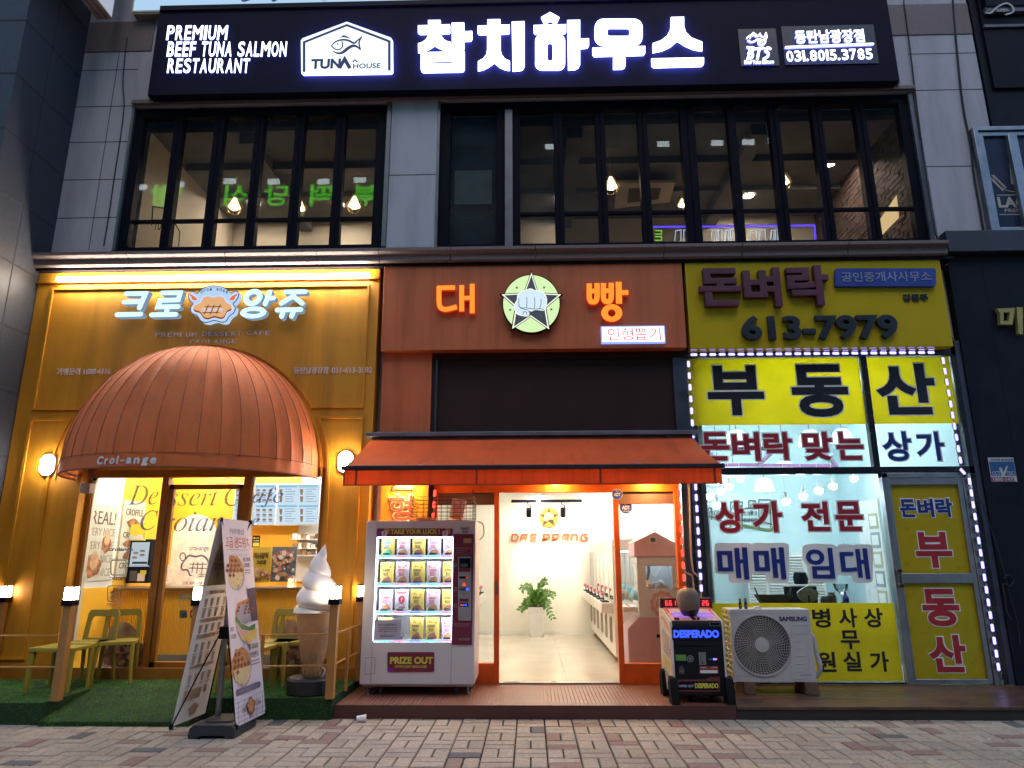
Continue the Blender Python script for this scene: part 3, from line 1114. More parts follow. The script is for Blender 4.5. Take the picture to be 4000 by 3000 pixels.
for a, b in ((OX0 + 0.08, m1[0]), (m2[1] + 0.02, OX1 - 0.09)):
    MB().quad((a, YG, 0.28), (b, YG, 0.28), (b, YG, 2.53), (a, YG, 2.53)).obj('pane', GLASS, CF)
dm = MB()
da, db = m1[1] + 0.01, m2[0] - 0.01
dm.box(da, da + 0.06, 0.01, 0.07, 0.28, 2.44)
dm.box(db - 0.05, db, 0.01, 0.07, 0.28, 2.44)
dm.box(da, db, 0.01, 0.07, 2.38, 2.44)
dm.box(da, db, 0.01, 0.07, 0.28, 0.36)
do = dm.obj('door', MUSTD, CF, bev=0.004)
m = MB()
m.quad((da + 0.05, YG, 0.36), (db - 0.05, YG, 0.36), (db - 0.05, YG, 2.38), (da + 0.05, YG, 2.38))
m.obj('pane', GLASS, do)
m = MB()
m.box(db - 0.14, db - 0.115, -0.06, -0.035, 0.9, 1.6)
for z in (0.98, 1.5):
    m.box(db - 0.135, db - 0.12, -0.036, 0.03, z, z + 0.02)
m.obj('handle', STEEL, do)
# lettering and stickers on the glass
GL = tintfilm('grey glass lettering', (0.52, 0.56, 0.72), 0.25)
GS = pm('pale glass sticker', (0.42, 0.36, 0.26), 0.6)
yd = YG - 0.006
m = MB()
ser = lambda s_: ''.join('\u210e' if c_ == 'h' else chr((0x1D434 + ord(c_) - 65) if c_.isupper() else (0x1D44E + ord(c_) - 97)) for c_ in s_)
for body, x0, y0, x1, y1 in (('De', 505, 1896, 619, 1972), ('ssert', 657, 1915, 853, 1976), ('C', 877, 1900, 944, 1977), ('afe', 984, 1904, 1106, 1982),
                             ('C', 549, 1993, 614, 2071), ('roian', 644, 1998, 874, 2076), ('e', 984, 2022, 1013, 2056)):
    m.ptext(ser(body), x0, y0, x1, y1, yd, 0.0, 0.002)
J = q3(2.37, 220, 1780)
jb = lambda a, b, c, d: [v for p in J([(a, b), (c, d)]) for v in p]
m.ptext('croiange', *jb(485, 850, 710, 893), yd, 0.03, 0.002)
m.ptext('TAKE OUT', *jb(495, 1122, 636, 1150), yd, 0.02, 0.002)
wfl = J([(1160, 1010), (1195, 960), (1230, 925), (1290, 935), (1350, 925), (1395, 960), (1420, 1030), (1400, 1080), (1400, 1110), (1340, 1100), (1290, 1120), (1240, 1110), (1215, 1060), (1165, 1055)])
m.pstroke(smooth(wfl, 4, True), 0.022, yd, 0.002, closed=True)
for a, b in (((1235, 1005), (1390, 1005)), ((1230, 1040), (1395, 1045)), ((1270, 990), (1255, 1080)), ((1310, 990), (1300, 1085)), ((1355, 990), (1345, 1085))):
    m.pstroke(J([a, b]), 0.012, yd - 0.001 - 0.0004 * (a[0] % 5), 0.002)
m.ppoly(J(circ(1170, 935, 32, 42, 18)), yd, 0.002, hole=J(circ(1170, 937, 20, 30, 18)))
m.ptext('크로앙쥬', *jb(1160, 1165, 1420, 1195), yd, 0.02, 0.002)
m.ptext('croi-ange', *jb(1230, 835, 1410, 890), yd, 0.015, 0.002)
m.obj('glass_lettering', GL, CF)
m = MB()
m.pstroke(J(rrect(475, 1205, 620, 1350, 22)), 0.012, yd, 0.002, closed=True)
m.pstroke(J(rrect(505, 968, 645, 1105, 22)), 0.012, yd, 0.002, closed=True)
m.pstroke(J(circ(520, 1310, 20)), 0.01, yd, 0.002, closed=True)
m.pstroke(J(circ(580, 1310, 20)), 0.01, yd - 0.001, 0.002, closed=True)
m.pstroke(J([(500, 1270), (545, 1270), (560, 1290), (580, 1235), (600, 1232)]), 0.014, yd - 0.002, 0.002)
m.ptext('DELIVERY', *jb(470, 1365, 605, 1388), yd, 0.02, 0.002)
m.ppoly(J(rrect(1135, 1278, 1275, 1332, 12)), yd, 0.002)
m.ppoly(J(rrect(1135, 1340, 1275, 1395, 12)), yd, 0.001, hole=J(rrect(1139, 1344, 1271, 1391, 10)))
m.obj('glass_sticker', GS, CF)
m = MB()
m.ptext('OPEN', *jb(1172, 1290, 1262, 1318), yd - 0.003, 0.03, 0.002)
m.obj('sticker_print', YELW, CF)
m = MB()
m.ppoly(J(rrect(1140, 1430, 1212, 1505, 16)), yd, 0.002, 0)
m.ppoly(J(rrect(1238, 1428, 1310, 1505, 16)), yd, 0.002, 1)
m.ppoly(J(circ(1275, 1466, 24)), yd - 0.002, 0.002, 2)
m.ppoly(J([(1160, 1480), (1170, 1455), (1186, 1462), (1196, 1448), (1204, 1490), (1165, 1496)]), yd - 0.002, 0.002, 3)
m.obj('door_sticker', [pm('sticker teal', (0.10, 0.14, 0.14), 0.5), pm('sticker maroon', (0.3, 0.05, 0.04), 0.5), PAPER, pm('sticker dark', (0.03, 0.04, 0.05), 0.5)], CF)
# croffle photo stickers low on the glass
CRO = pm('croffle print', (0.30, 0.13, 0.06), 0.6, var=0.75, scale=13)
CREAM = pm('cream print light', (0.52, 0.34, 0.20), 0.6, var=0.35, scale=9)
PALE = pm('sticker edge', (0.55, 0.47, 0.38), 0.6)
for pts, cr in (((400, 2616, 555, 2440), (478, 2490, 58, 62)), ((1065, 2622, 1218, 2445), (1130, 2470, 62, 50))):
    m = MB()
    x0, y1, x1, y0 = pts
    out = [(x0, y1 - 20), (x0 - 4, y1 - 70), (x0 + 18, y1 - 100), (x0 + 30, y0 + 45), (x0 + 62, y0 + 5), (x0 + 95, y0 - 4), (x0 + 130, y0 + 18), (x0 + 148, y0 + 66), (x1 + 8, y0 + 82), (x1 + 6, y1 - 30), (x1 - 20, y1 - 2), (x0 + 50, y1 - 8)]
    cxm, cym = (x0 + x1) / 2, (y0 + y1) / 2
    m.ppoly(smooth(out, 4, True), yd, 0.002, 0)
    inn = [(cxm + (a - cxm) * 0.93, cym + (b - cym) * 0.93) for a, b in smooth(out, 4, True)]
    m.ppoly(inn, yd - 0.002, 0.002, 1)
    m.ppoly(circ(*cr), yd - 0.004, 0.002, 2)
    rr = random.Random(5)
    for k in range(26):
        a, b = rr.uniform(x0 + 10, x1 - 8), rr.uniform(cr[1] + 28, y1 - 22)
        m.ppoly([(a + rr.uniform(6, 13) * math.cos(R(60 * j)), b + rr.uniform(5, 11) * math.sin(R(60 * j))) for j in range(6)], yd - 0.0045 - 0.0004 * k, 0.001, rr.choice((3, 3, 2, 4)))
    m.obj('croffle_sticker', [PALE, CRO, CREAM, pm('croffle dark', (0.14, 0.055, 0.03), 0.6), pm('croffle red', (0.30, 0.07, 0.05), 0.6)], CF)

# inside the cafe
CWH = pm('cool white wall', (0.74, 0.76, 0.76), 0.6, var=0.02)
m = MB()
m.box(-5.66, -5.60, 0.12, 0.92, 1.17, 3.02, 0)
m.box(-5.66, -5.595, 0.12, 0.94, PZ, 1.18, 1)
m.box(-5.66, -5.60, 0.92, 2.3, PZ, 3.02, 1)
m.box(-5.66, -2.40, 2.22, 2.3, PZ, 3.02, 1)
m.box(-2.45, -2.40, 0.12, 2.3, PZ, 3.02, 0)
m.box(-3.55, -2.45, 2.19, 2.219, 1.2, 3.02, 0)
m.obj('interior_wall', [CWH, YELW], CF)
m = MB()
m.box(-5.66, -2.40, 0.1, 2.3, PZ - 0.06, PZ - 0.002)
m.obj('interior_floor', pm('grey cafe floor', (0.22, 0.22, 0.22), 0.4), CF)
m = MB()
m.box(-5.66, -2.40, 0.121, 2.3, 3.02, 3.08)
m.obj('interior_ceiling', WHITEP, CF)
m = MB()
for x, y in ((-5.1, 0.45), (-4.2, 0.45), (-3.2, 0.45), (-5.0, 1.8), (-4.0, 1.8), (-3.0, 1.8)):
    m.box(x - 0.3, x + 0.3, y - 0.06, y + 0.06, 2.995, 3.02)
m.obj('ceiling_light', em('cafe ceiling light', (1.0, 0.94, 0.84), 25), CF)
arch = [(-5.50, PZ), (-4.82, PZ)] + ringarc(-5.16, 1.86, 0.34, 0, 180, 16)
m = MB()
m.prism(arch, (0, 2.218, 0), XA, ZA, 0.01)
m.obj('arch_niche', pm('white curtain', (0.80, 0.80, 0.78), 0.8, var=0.15, scale=14), CF)
# counter with a fluted front
CT = thing('cafe_counter', 'yellow fluted cafe counter with a dark top seen through the windows', 'counter', (-4, 1.2, PZ))
m = MB()
m.box(-5.59, -2.46, 0.99, 1.5, PZ, 1.13)
x = -5.585
while x < -2.48:
    m.box(x, x + 0.02, 0.972, 0.992, PZ + 0.12, 1.13)
    x += 0.032
m.obj('front', YELW, CT)
m = MB()
m.box(-5.59, -2.46, 0.94, 1.52, 1.13, 1.165)
m.obj('top', pm('dark wood top', (0.20, 0.12, 0.06), 0.4), CT, bev=0.004)
m = MB()
m.box(-5.59, -2.46, 0.955, 0.99, PZ, PZ + 0.12)
m.obj('kickboard', pm('grey kickboard', (0.16, 0.17, 0.17), 0.4), CT)


def poster(name, label, box, Y, mats, fn, cat='poster', dep=0.012):
    t = thing(name, label, cat, at((box[0] + box[2]) / 2, box[3], Y))
    m = MB()
    m.prect(*box, Y, dep, 0)
    m.obj('sheet', mats[0], t)
    m = MB()
    fn(m)
    m.obj('print', mats, t)
    return t


# REAL poster on the left wall
t = thing('real_poster', 'tall pale poster headed REAL! on the left wall of the cafe', 'poster', (-5.59, 0.5, 1.25))
pa, pb = ax(352, 2000, -5.59), ax(462, 2000, -5.59)
PZ0, PZ1 = 1.27, 2.22
m = MB()
m.box(-5.598, -5.585, pa.y, pb.y, PZ0, PZ1)
m.obj('sheet', pm('pale poster', (0.52, 0.54, 0.46), 0.7), t)
m = MB()
yc, wd = (pa.y + pb.y) / 2, pb.y - pa.y
m.text('REAL!', (-5.584, yc, PZ1 - 0.16), wd * 0.86, 0.17, 0.0, 0.002, YA, ZA, 0)
for k, wds in enumerate(('VERY NICE', 'VERY NICE', 'VERY NICE', 'VERY NICE')):
    m.text(wds, (-5.584, yc, PZ1 - 0.34 - 0.17 * k), wd * 0.92, 0.10, 0.0, 0.0015, YA, ZA, 1)
rr = random.Random(8)
for cyy, czz, s_ in ((yc + 0.12, PZ1 - 0.42, 0.12), (yc - 0.1, PZ1 - 0.70, 0.16)):
    m.prism([(cyy + s_ * rr.uniform(0.8, 1.25) * math.cos(R(24 * j)), czz - 0.07 + s_ * rr.uniform(0.7, 1.1) * math.sin(R(24 * j))) for j in range(15)], (-5.582, 0, 0), YA, ZA, 0.001, 2)
    m.prism(circ(cyy, czz, s_ * 0.55, s_ * 0.75), (-5.580, 0, 0), YA, ZA, 0.001, 3)
m.obj('print', [pm('brown print', (0.10, 0.06, 0.05), 0.6), pm('faded brown print', (0.30, 0.25, 0.19), 0.6), CRO, CREAM], t)
t = thing('croffle_poster', 'framed croffle poster on the yellow wall behind the first letter', 'poster', (-5.59, 1.6, 1.3))
pa, pb = ax(478, 2010, -5.59), ax(562, 2010, -5.59)
m = MB()
m.box(-5.598, -5.575, pa.y, pb.y, 1.30, 2.33)
m.obj('sheet', pm('pale poster', (0.52, 0.54, 0.46), 0.7), t)
m = MB()
yc, wd = (pa.y + pb.y) / 2, pb.y - pa.y
m.text('CROFFLE', (-5.574, yc, 2.17), wd * 0.8, 0.09, 0.01, 0.002, YA, ZA, 0)
m.text('CROFFLE', (-5.574, yc, 1.86), wd * 0.8, 0.08, 0.01, 0.002, YA, ZA, 0)
m.text('CROFFLE', (-5.574, yc, 1.45), wd * 0.8, 0.08, 0.01, 0.002, YA, ZA, 0)
for czz in (2.02, 1.74, 1.58):
    m.prism([(yc + wd * 0.36 * rr.uniform(0.7, 1.1) * math.cos(R(24 * j)), czz + 0.07 * rr.uniform(0.7, 1.1) * math.sin(R(24 * j))) for j in range(15)], (-5.573, 0, 0), YA, ZA, 0.001, 1)
m.obj('print', [pm('brown print', (0.10, 0.06, 0.05), 0.6), CRO], t)
LEM = pm('lemon card', (0.75, 0.66, 0.05), 0.6)
poster('yellow_card', 'plain lemon yellow card with a white waffle shape above the order kiosk', (488, 2048, 570, 2112), 1.15, [LEM, PAPER],
       lambda M: M.ppoly(smooth([(500, 2108), (508, 2090), (530, 2094), (552, 2088), (562, 2108)], 4), 1.145, 0.003, 1), 'card')
poster('yellow_leaflet', 'narrow lemon leaflet with a brown waffle standing at the left end of the counter', (394, 2152, 434, 2244), 0.9, [LEM, CRO],
       lambda M: (M.ppoly(circ(416, 2222, 13, 15, 14), 0.893, 0.004, 1), M.ptext('크로플', 406, 2160, 426, 2185, 0.893, 0.01, 0.004, 1)), 'leaflet')
YP = pm('ochre poster', (0.50, 0.38, 0.04), 0.6, var=0.2)
SLT = pm('slate blue poster', (0.10, 0.14, 0.19), 0.6, var=0.3)


def blobs(M, x0, y0, x1, y1, Y, n, mats, seed):
    r_ = random.Random(seed)
    for k in range(n):
        a, b, s_ = r_.uniform(x0, x1), r_.uniform(y0, y1), r_.uniform(4, 11)
        M.ppoly([(a + s_ * r_.uniform(0.7, 1.2) * math.cos(R(45 * j)), b + s_ * r_.uniform(0.7, 1.2) * math.sin(R(45 * j))) for j in range(8)], Y - 0.0003 * k, 0.002, r_.choice(mats))


poster('garlic_poster', 'ochre poster with dark Korean letters standing on the cafe counter', (985, 2136, 1056, 2275), 1.0, [YP, pm('poster ink', (0.05, 0.03, 0.01), 0.6), CRO, CREAM],
       lambda M: (M.ptext('미니갈릭', 992, 2158, 1048, 2182, 0.993, 0.02, 0.004, 1), M.ptext('크로플', 1000, 2188, 1040, 2204, 0.993, 0.01, 0.004, 1), blobs(M, 992, 2222, 1050, 2266, 0.992, 26, (2, 3), 4)))
poster('dessert_poster', 'slate blue poster full of desserts standing beside the ochre one', (1060, 2136, 1156, 2272), 1.0, [SLT, CRO, CREAM, PAPER, pm('pink dessert', (0.45, 0.22, 0.2), 0.6)],
       lambda M: (blobs(M, 1070, 2146, 1146, 2262, 0.992, 60, (1, 2, 2, 3, 4), 9), M.ptext('왕', 1100, 2150, 1118, 2180, 0.97, 0.02, 0.004, 3)))
poster('small_notice', 'small black notice with yellow lettering between the menu screens and counter', (985, 2092, 1014, 2138), 1.8, [BLACKM, LEM, PAPER],
       lambda M: (M.ptext('에너지', 989, 2098, 1010, 2106, 1.793, 0.02, 0.004, 1), M.prect(988, 2120, 1011, 2134, 1.793, 0.004, 1), M.ptext('가능매장', 989, 2109, 1011, 2116, 1.793, 0.01, 0.004, 2)), 'notice')
# menu screens
SCR = em('menu screen', (0.70, 0.86, 1.0), 0.95)
SCH = em('menu heading', (0.35, 0.72, 0.95), 0.8)
SCI = em('menu item', (0.62, 0.35, 0.18), 0.55)
SCT = em('menu text', (0.15, 0.25, 0.35), 0.5)
for k, (x0, x1, lab) in enumerate(((917, 1075, 'lit menu screen crossed by the door post, showing rows of waffles'), (1083, 1245, 'lit menu screen at the right end, showing cups beside price lists'))):
    t = thing('menu_screen', lab, 'screen', at((x0 + x1) / 2, 2046, 2.0), 'menu screens over the counter')
    m = MB()
    m.prect(x0 - 4, 1888, x1 + 4, 2052, 2.0, 0.05)
    m.obj('case', WHITEG, t)
    m = MB()
    m.prect(x0, 1893, x1, 2047, 1.992, 0.006, 0)
    w_ = (x1 - x0) / 2
    r_ = random.Random(k)
    for a in range(2):
        for b in range(2):
            ux, uy = x0 + a * w_, 1893 + b * 77
            m.prect(ux + 4, uy + 3, ux + w_ - 4, uy + 11, 1.989, 0.003, 1)
            for r in range(3 if k == 0 else 6):
                for c in range(3):
                    if k == 0:
                        xx, yy = ux + 12 + c * 24, uy + 22 + r * 19
                        m.ppoly(circ(xx, yy, 8, 4.5, 10), 1.988, 0.003, 2)
                        m.prect(xx - 8, yy + 7, xx + 8, yy + 9, 1.988, 0.003, 3)
                    elif c == 0:
                        yy = uy + 17 + r * 9.5
                        m.prect(ux + 30, yy, ux + r_.uniform(55, 74), yy + 1.6, 1.988, 0.003, 3)
            if k == 1:
                for q in range(2):
                    m.ppoly([(ux + 8, uy + 18 + q * 28), (ux + 20, uy + 18 + q * 28), (ux + 18, uy + 40 + q * 28), (ux + 10, uy + 40 + q * 28)], 1.988, 0.003, 2)
    m.obj('display', [SCR, SCH, SCI, SCT], t)
# order kiosk, monitor, dark pot on the counter
t = thing('order_kiosk', 'black touch screen order kiosk standing on the cafe counter', 'kiosk', at(545, 2275, 1.2))
m = MB()
m.prect(500, 2106, 584, 2278, 1.2, 0.12)
m.obj('body', BLACKM, t, bev=0.006)
m = MB()
m.prect(511, 2118, 580, 2208, 1.194, 0.008, 0)
for a, b in ((530, 2160), (555, 2168), (525, 2178), (556, 2152)):
    m.ppoly(circ(a, b, 11, 5, 12), 1.190, 0.003, 1)
m.prect(516, 2194, 574, 2203, 1.190, 0.004, 2)
m.prect(502, 2209, 582, 2213, 1.192, 0.008, 0)
m.obj('display', [em('kiosk display', (0.7, 0.78, 0.85), 0.75), em('kiosk item', (0.5, 0.45, 0.35), 0.5), em('kiosk bar', (0.1, 0.1, 0.11), 0.5)], t)
m = MB()
m.prect(506, 2230, 532, 2270, 1.19, 0.02, 0)
m.prect(536, 2240, 564, 2270, 1.19, 0.012, 1)
m.prect(547, 2228, 570, 2244, 1.185, 0.008, 2)
m.obj('card_reader', [GREYP, PAPER, LEM], t)
t = thing('monitor', 'white backed monitor on the counter at the edge of the door', 'monitor', at(640, 2280, 1.35))
m = MB()
m.prect(618, 2205, 658, 2262, 1.35, 0.03, 0)
m.prect(630, 2262, 646, 2284, 1.36, 0.05, 0)
m.prect(622, 2276, 656, 2284, 1.33, 0.1, 0)
m.obj('body', WHITEG, t, bev=0.004)
t = thing('coffee_machine', 'small black coffee grinder on the cafe counter beside the kiosk', 'grinder', at(463, 2276, 1.25))
m = MB()
m.prect(442, 2225, 486, 2278, 1.25, 0.15, 0)
m.ppoly([(448, 2225), (480, 2225), (474, 2195), (454, 2195)], 1.28, 0.1, 0)
m.obj('body', BLACKM, t, bev=0.01)
t = thing('shelf', 'open shelf with boxes and cups behind the right end of the counter', 'shelf', at(1190, 2275, 2.0))
m = MB()
for yy in (2105, 2140, 2168):
    m.prect(1135, yy, 1250, yy + 4, 2.0, 0.18, 0)
m.obj('board', PAPER, t)
m = MB()
r_ = random.Random(2)
for yy in (2105, 2140, 2168):
    x = 1142
    while x < 1236:
        wd = r_.uniform(9, 20)
        m.prect(x, yy - r_.uniform(12, 22), x + wd, yy - 0.5, 2.02, 0.12, r_.randrange(3))
        x += wd + 3
m.obj('stored_goods', [PAPER, pm('kraft box', (0.35, 0.22, 0.12), 0.7), GREYP], t)
# ------------------------------------------------------------------ cafe sign, lamps, dome awning
t = thing('tube_light', 'long glowing white tube light over the top of the mustard cafe front', 'light', (-4.2, YC - 0.09, 5.15))
m = MB()
tx0, tx1 = at(225, 1082, -0.22).x, at(1440, 1063, -0.22).x
zt = min(5.17, czb - 0.17)
m.box(tx0, tx1, YC - 0.085, YC - 0.04, zt - 0.02, zt + 0.03, 0)
m.obj('tube', em('warm white tube', (1.0, 0.93, 0.78), 40), t)
m = MB()
m.box(tx0, tx1, YC - 0.04, YC - 0.001, zt - 0.015, zt + 0.02, 0)
m.obj('housing', PAPER, t)
H = lambda *p: H2(list(p))
CLT = em('lit sky blue letter', (0.50, 0.86, 1.0), 1.55)
CLS = em('lit letter side', (0.42, 0.58, 0.78), 0.5)
t = thing('cafe_sign', 'glowing pale blue Korean letters around a waffle emblem on the mustard panel', 'sign', (-4.4, -0.25, 4.6))
YF = YC - 0.12
LETS = [
    ([[(245, 176), (443, 174), (378, 322)], [(225, 262), (400, 258)], [(150, 392), (392, 386)]], []),
    ([[(615, 168), (800, 166), (778, 240), (592, 246), (570, 312), (778, 308)], [(668, 318), (655, 385)], [(505, 394), (752, 388)]], []),
    ([[(1722, 158), (1672, 282)], [(1700, 222), (1757, 220)]], [(1548, 215, 96, 88, 44, 36), (1552, 369, 134, 60, 74, 17)]),
    ([[(1888, 158), (2085, 155)], [(1975, 165), (1955, 205), (1840, 275)], [(1972, 210), (2055, 275)], [(1797, 344), (2040, 338)], [(1862, 350), (1842, 410)], [(1968, 350), (1945, 408)]], []),
]
for st, rings in LETS:
    fo = None
    for dep, yy, mt, nm, wd in ((0.006, YF - 0.006, CLT, 'letter', 0.060), (0.095, YF, CLS, 'letter_return', 0.064)):
        m = MB()
        for k, p_ in enumerate(st):
            m.pstroke(H2(p_), wd, yy - 0.0006 * k, dep, cap=7)
        for k, (a, b, c, d, e, f_) in enumerate(rings):
            sl = lambda pts: [(x - 0.25 * (y - b), y) for x, y in pts]
            m.ppoly(H2(sl(circ(a, b, c, d))), yy - 0.0006 * k, dep, hole=H2(sl(circ(a, b, e, f_))))
        o_ = m.obj(nm, mt, t if fo is None else fo)
        fo = fo or o_
BADGE = smooth(H((975, 172), (1050, 112), (1150, 92), (1250, 112), (1325, 170), (1352, 152), (1396, 158), (1398, 205), (1372, 250), (1342, 282), (1368, 318), (1352, 372), (1318, 396), (1292, 425), (1270, 460), (1225, 470), (1150, 452), (1075, 472), (1018, 462), (985, 420), (962, 394), (915, 374), (906, 318), (932, 280), (892, 240), (886, 182), (918, 154), (955, 162)), 3, True)
m = MB()
m.ppoly(BADGE, YF - 0.004, 0.10)
fo = m.obj('emblem', em('lit badge', (0.48, 0.68, 0.95), 0.95), t)
m = MB()
m.pstroke(BADGE, 0.010, YF - 0.006, 0.003, 0, closed=True)
WAF = smooth(H((1010, 270), (1040, 216), (1090, 206), (1140, 218), (1190, 206), (1242, 216), (1272, 268), (1318, 290), (1326, 328), (1282, 350), (1258, 398), (1220, 420), (1150, 405), (1090, 424), (1042, 412), (1002, 360), (948, 342), (942, 302)), 4, True)
m.ppoly([(a, b + 7) for a, b in WAF], YF - 0.007, 0.003, 2)
m.pstroke([(a, b + 3) for a, b in WAF], 0.052, YF - 0.0055, 0.002, 3, closed=True)
m.ppoly(WAF, YF - 0.009, 0.003, 1)
for k, pts in enumerate((((1055, 312), (1225, 308)), ((1030, 372), (1200, 368)), ((1090, 292), (1045, 388)), ((1150, 292), (1108, 388)), ((1212, 290), (1168, 385)))):
    m.pstroke(H(*pts), 0.009, YF - 0.0115 - 0.0005 * k, 0.003, 4)
for i, chh in enumerate('크로앙쥬'):
    m.ptext(chh, *hb(1018 + i * 60, 327, 1060 + i * 60, 358), YF - 0.015, 0.02, 0.002, 3)
for sx in (-1, 1):
    W_ = [(1140 + sx * (a - 1140), b) for a, b in ((1290, 240), (1310, 205), (1345, 178), (1388, 172), (1388, 200), (1372, 215), (1368, 235), (1345, 250), (1305, 252))]
    m.ppoly(H2(smooth(W_, 4, True)), YF - 0.008, 0.003, 3)
    W2 = [(1140 + sx * (a - 1140), b) for a, b in ((1305, 236), (1340, 200), (1382, 180), (1380, 200), (1360, 212), (1362, 230), (1335, 245))]
    m.ppoly(H2(smooth(W2, 4, True)), YF - 0.010, 0.003, 5)
for i, chh in enumerate('croi-ange'):
    a = -62 + i * 15.5
    cx_, cy_ = 1150 + 230 * math.sin(R(a * 0.55)), 330 - 195 * math.cos(R(a * 0.55)) - 8
    m.ptext(chh, *hb(cx_ - 10, cy_ - 15, cx_ + 10, cy_ + (2 if chh == '-' else 15) - (13 if chh == '-' else 0)), YF - 0.008, 0.01, 0.002, 0)
m.obj('emblem_print', [pm('badge navy', (0.02, 0.05, 0.2), 0.5), em('lit waffle', (0.86, 0.47, 0.22), 0.9), em('lit waffle side', (0.42, 0.12, 0.05), 0.6), em('lit badge white', (0.62, 0.72, 1.0), 1.0), pm('waffle lines', (0.10, 0.03, 0.01), 0.6), em('lit wing red', (0.9, 0.2, 0.06), 0.85)], fo)

# dome awning
DOME = thin('terracotta canvas', (0.72, 0.175, 0.042), back=0.18, rough=0.7, var=0.06, scale=4)
streak(DOME, 0.3, (4, 4, 0.8))
DSEAM = pm('canvas seam', (0.33, 0.085, 0.035), 0.7)
D = thing('dome_awning', 'terracotta half dome canvas awning with ribbed seams over the cafe windows', 'awning', (-4.2, YC, 2.48))
dcx, dR, dD, dH, zr = -4.1, 1.50, 1.25, 1.53, 2.48
NS = 21
m = MB()
NT, SUB = 20, 4
NP = NS * SUB


def dome(ph, th):
    bulge = 1.0 + 0.0
    return Vector((dcx - dR * math.cos(ph) * math.cos(th), YC - 0.004 - dD * math.sin(ph) * math.cos(th), zr + 0.14 + dH * math.sin(th)))


vs, fs = [], []
for k in range(NT + 1):
    th = math.pi / 2 * k / NT * 0.985
    for j in range(NP + 1):
        f_ = (j % SUB) / SUB
        p = dome(math.pi * j / NP, th)
        s_ = 1 - 0.016 * math.sin(math.pi * f_) * (0.7 + 0.5 * math.sin(j * 0.37)) + 0.0035 * math.sin(k * 1.9 + j * 0.9) * math.sin(j * 0.31 + k * 0.6)
        p = Vector((dcx + (p.x - dcx) * s_, YC + (p.y - YC) * s_, p.z))
        vs.append(p)
for j in range(NP + 1):
    p = dome(math.pi * j / NP, 0)
    vs.append(Vector((p.x, p.y, zr)))
off = NT * (NP + 1)
row = lambda k: k * (NP + 1)
for k in range(NT):
    for j in range(NP):
        fs.append((row(k) + j, row(k) + j + 1, row(k + 1) + j + 1, row(k + 1) + j))
for j in range(NP):
    fs.append((row(NT + 1) + j, row(NT + 1) + j + 1, row(0) + j + 1, row(0) + j))
m.add(vs, fs)
m.obj('canvas', DOME, D, ang=28)
m = MB()
for j in range(1, NS):
    ph = math.pi * j / NS
    m.tube([dome(ph, math.pi / 2 * k / 22 * 0.97) + Vector((0, -0.001, 0.0015)) for k in range(23)], 0.0045, 5, cap=False)
m.tube([dome(math.pi * j / 60, 0.012) for j in range(61)], 0.004, 5, cap=False)
m.obj('seam', DSEAM, D)
m = MB()
m.tube([Vector((dome(math.pi * j / 60, 0).x, dome(math.pi * j / 60, 0).y, zr + 0.006)) for j in range(61)], 0.011, 6)
m.obj('hem', DSEAM, D)
m = MB()
for j in (2, 7, 14, 19):
    ph = math.pi * j / NS
    m.tube([dome(ph, math.pi / 2 * k / 12) * 1.0 + Vector((0, 0.03, -0.04)) for k in range(13)], 0.012, 6)
m.tube([Vector((dcx - (dR - 0.05) * math.cos(math.pi * j / 40), YC - (dD - 0.05) * math.sin(math.pi * j / 40), zr + 0.05)) for j in range(41)], 0.012, 6)
m.obj('frame', pm('grey steel tube', (0.25, 0.24, 0.23), 0.5, 0.6), D)
# white lettering wrapped on the band
m = MB()
LW = pm('white awning print', (0.75, 0.72, 0.74), 0.6)
lz0, lz1 = zr + 0.034, zr + 0.106
pL, pR = at(443, 1792, -1.05).x, at(652, 1792, -1.2).x


def wrapx(x):
    c = max(-1, min(1, (dcx - x) / dR))
    return math.acos(c)


word = 'Croi-ange'
wds = [0.75, 0.42, 0.62, 0.25, 0.45, 0.6, 0.62, 0.65, 0.62]
tot = sum(wds) + 0.14 * 8
a0, a1 = wrapx(pL), wrapx(pR)
cur = 0
for chh, wq in zip(word, wds):
    mid = a0 + (a1 - a0) * (cur + wq / 2) / tot
    ww = (a1 - a0) * wq / tot
    tang = Vector((dR * math.sin(mid), -dD * math.cos(mid), 0))
    L_ = tang.length
    tang.normalize()
    pos = Vector((dcx - dR * math.cos(mid), YC - 0.004 - dD * math.sin(mid), 0))
    nrm = tang.cross(ZA)
    h0, h1 = {'C': (0, 1), 'i': (0, 1), '-': (0.34, 0.48), 'g': (-0.3, 0.72)}.get(chh, (0, 0.72))
    cur += wq + 0.14
    za_, zb_ = lz0 + (lz1 - lz0) * h0 * 1.25, lz0 + (lz1 - lz0) * h1 * 1.25
    m.text(chh, pos + nrm * 0.004 + ZA * ((za_ + zb_) / 2), ww * L_, zb_ - za_, 0.04, 0.004, tang, ZA, shear=0.1)
m.obj('lettering', LW, D)
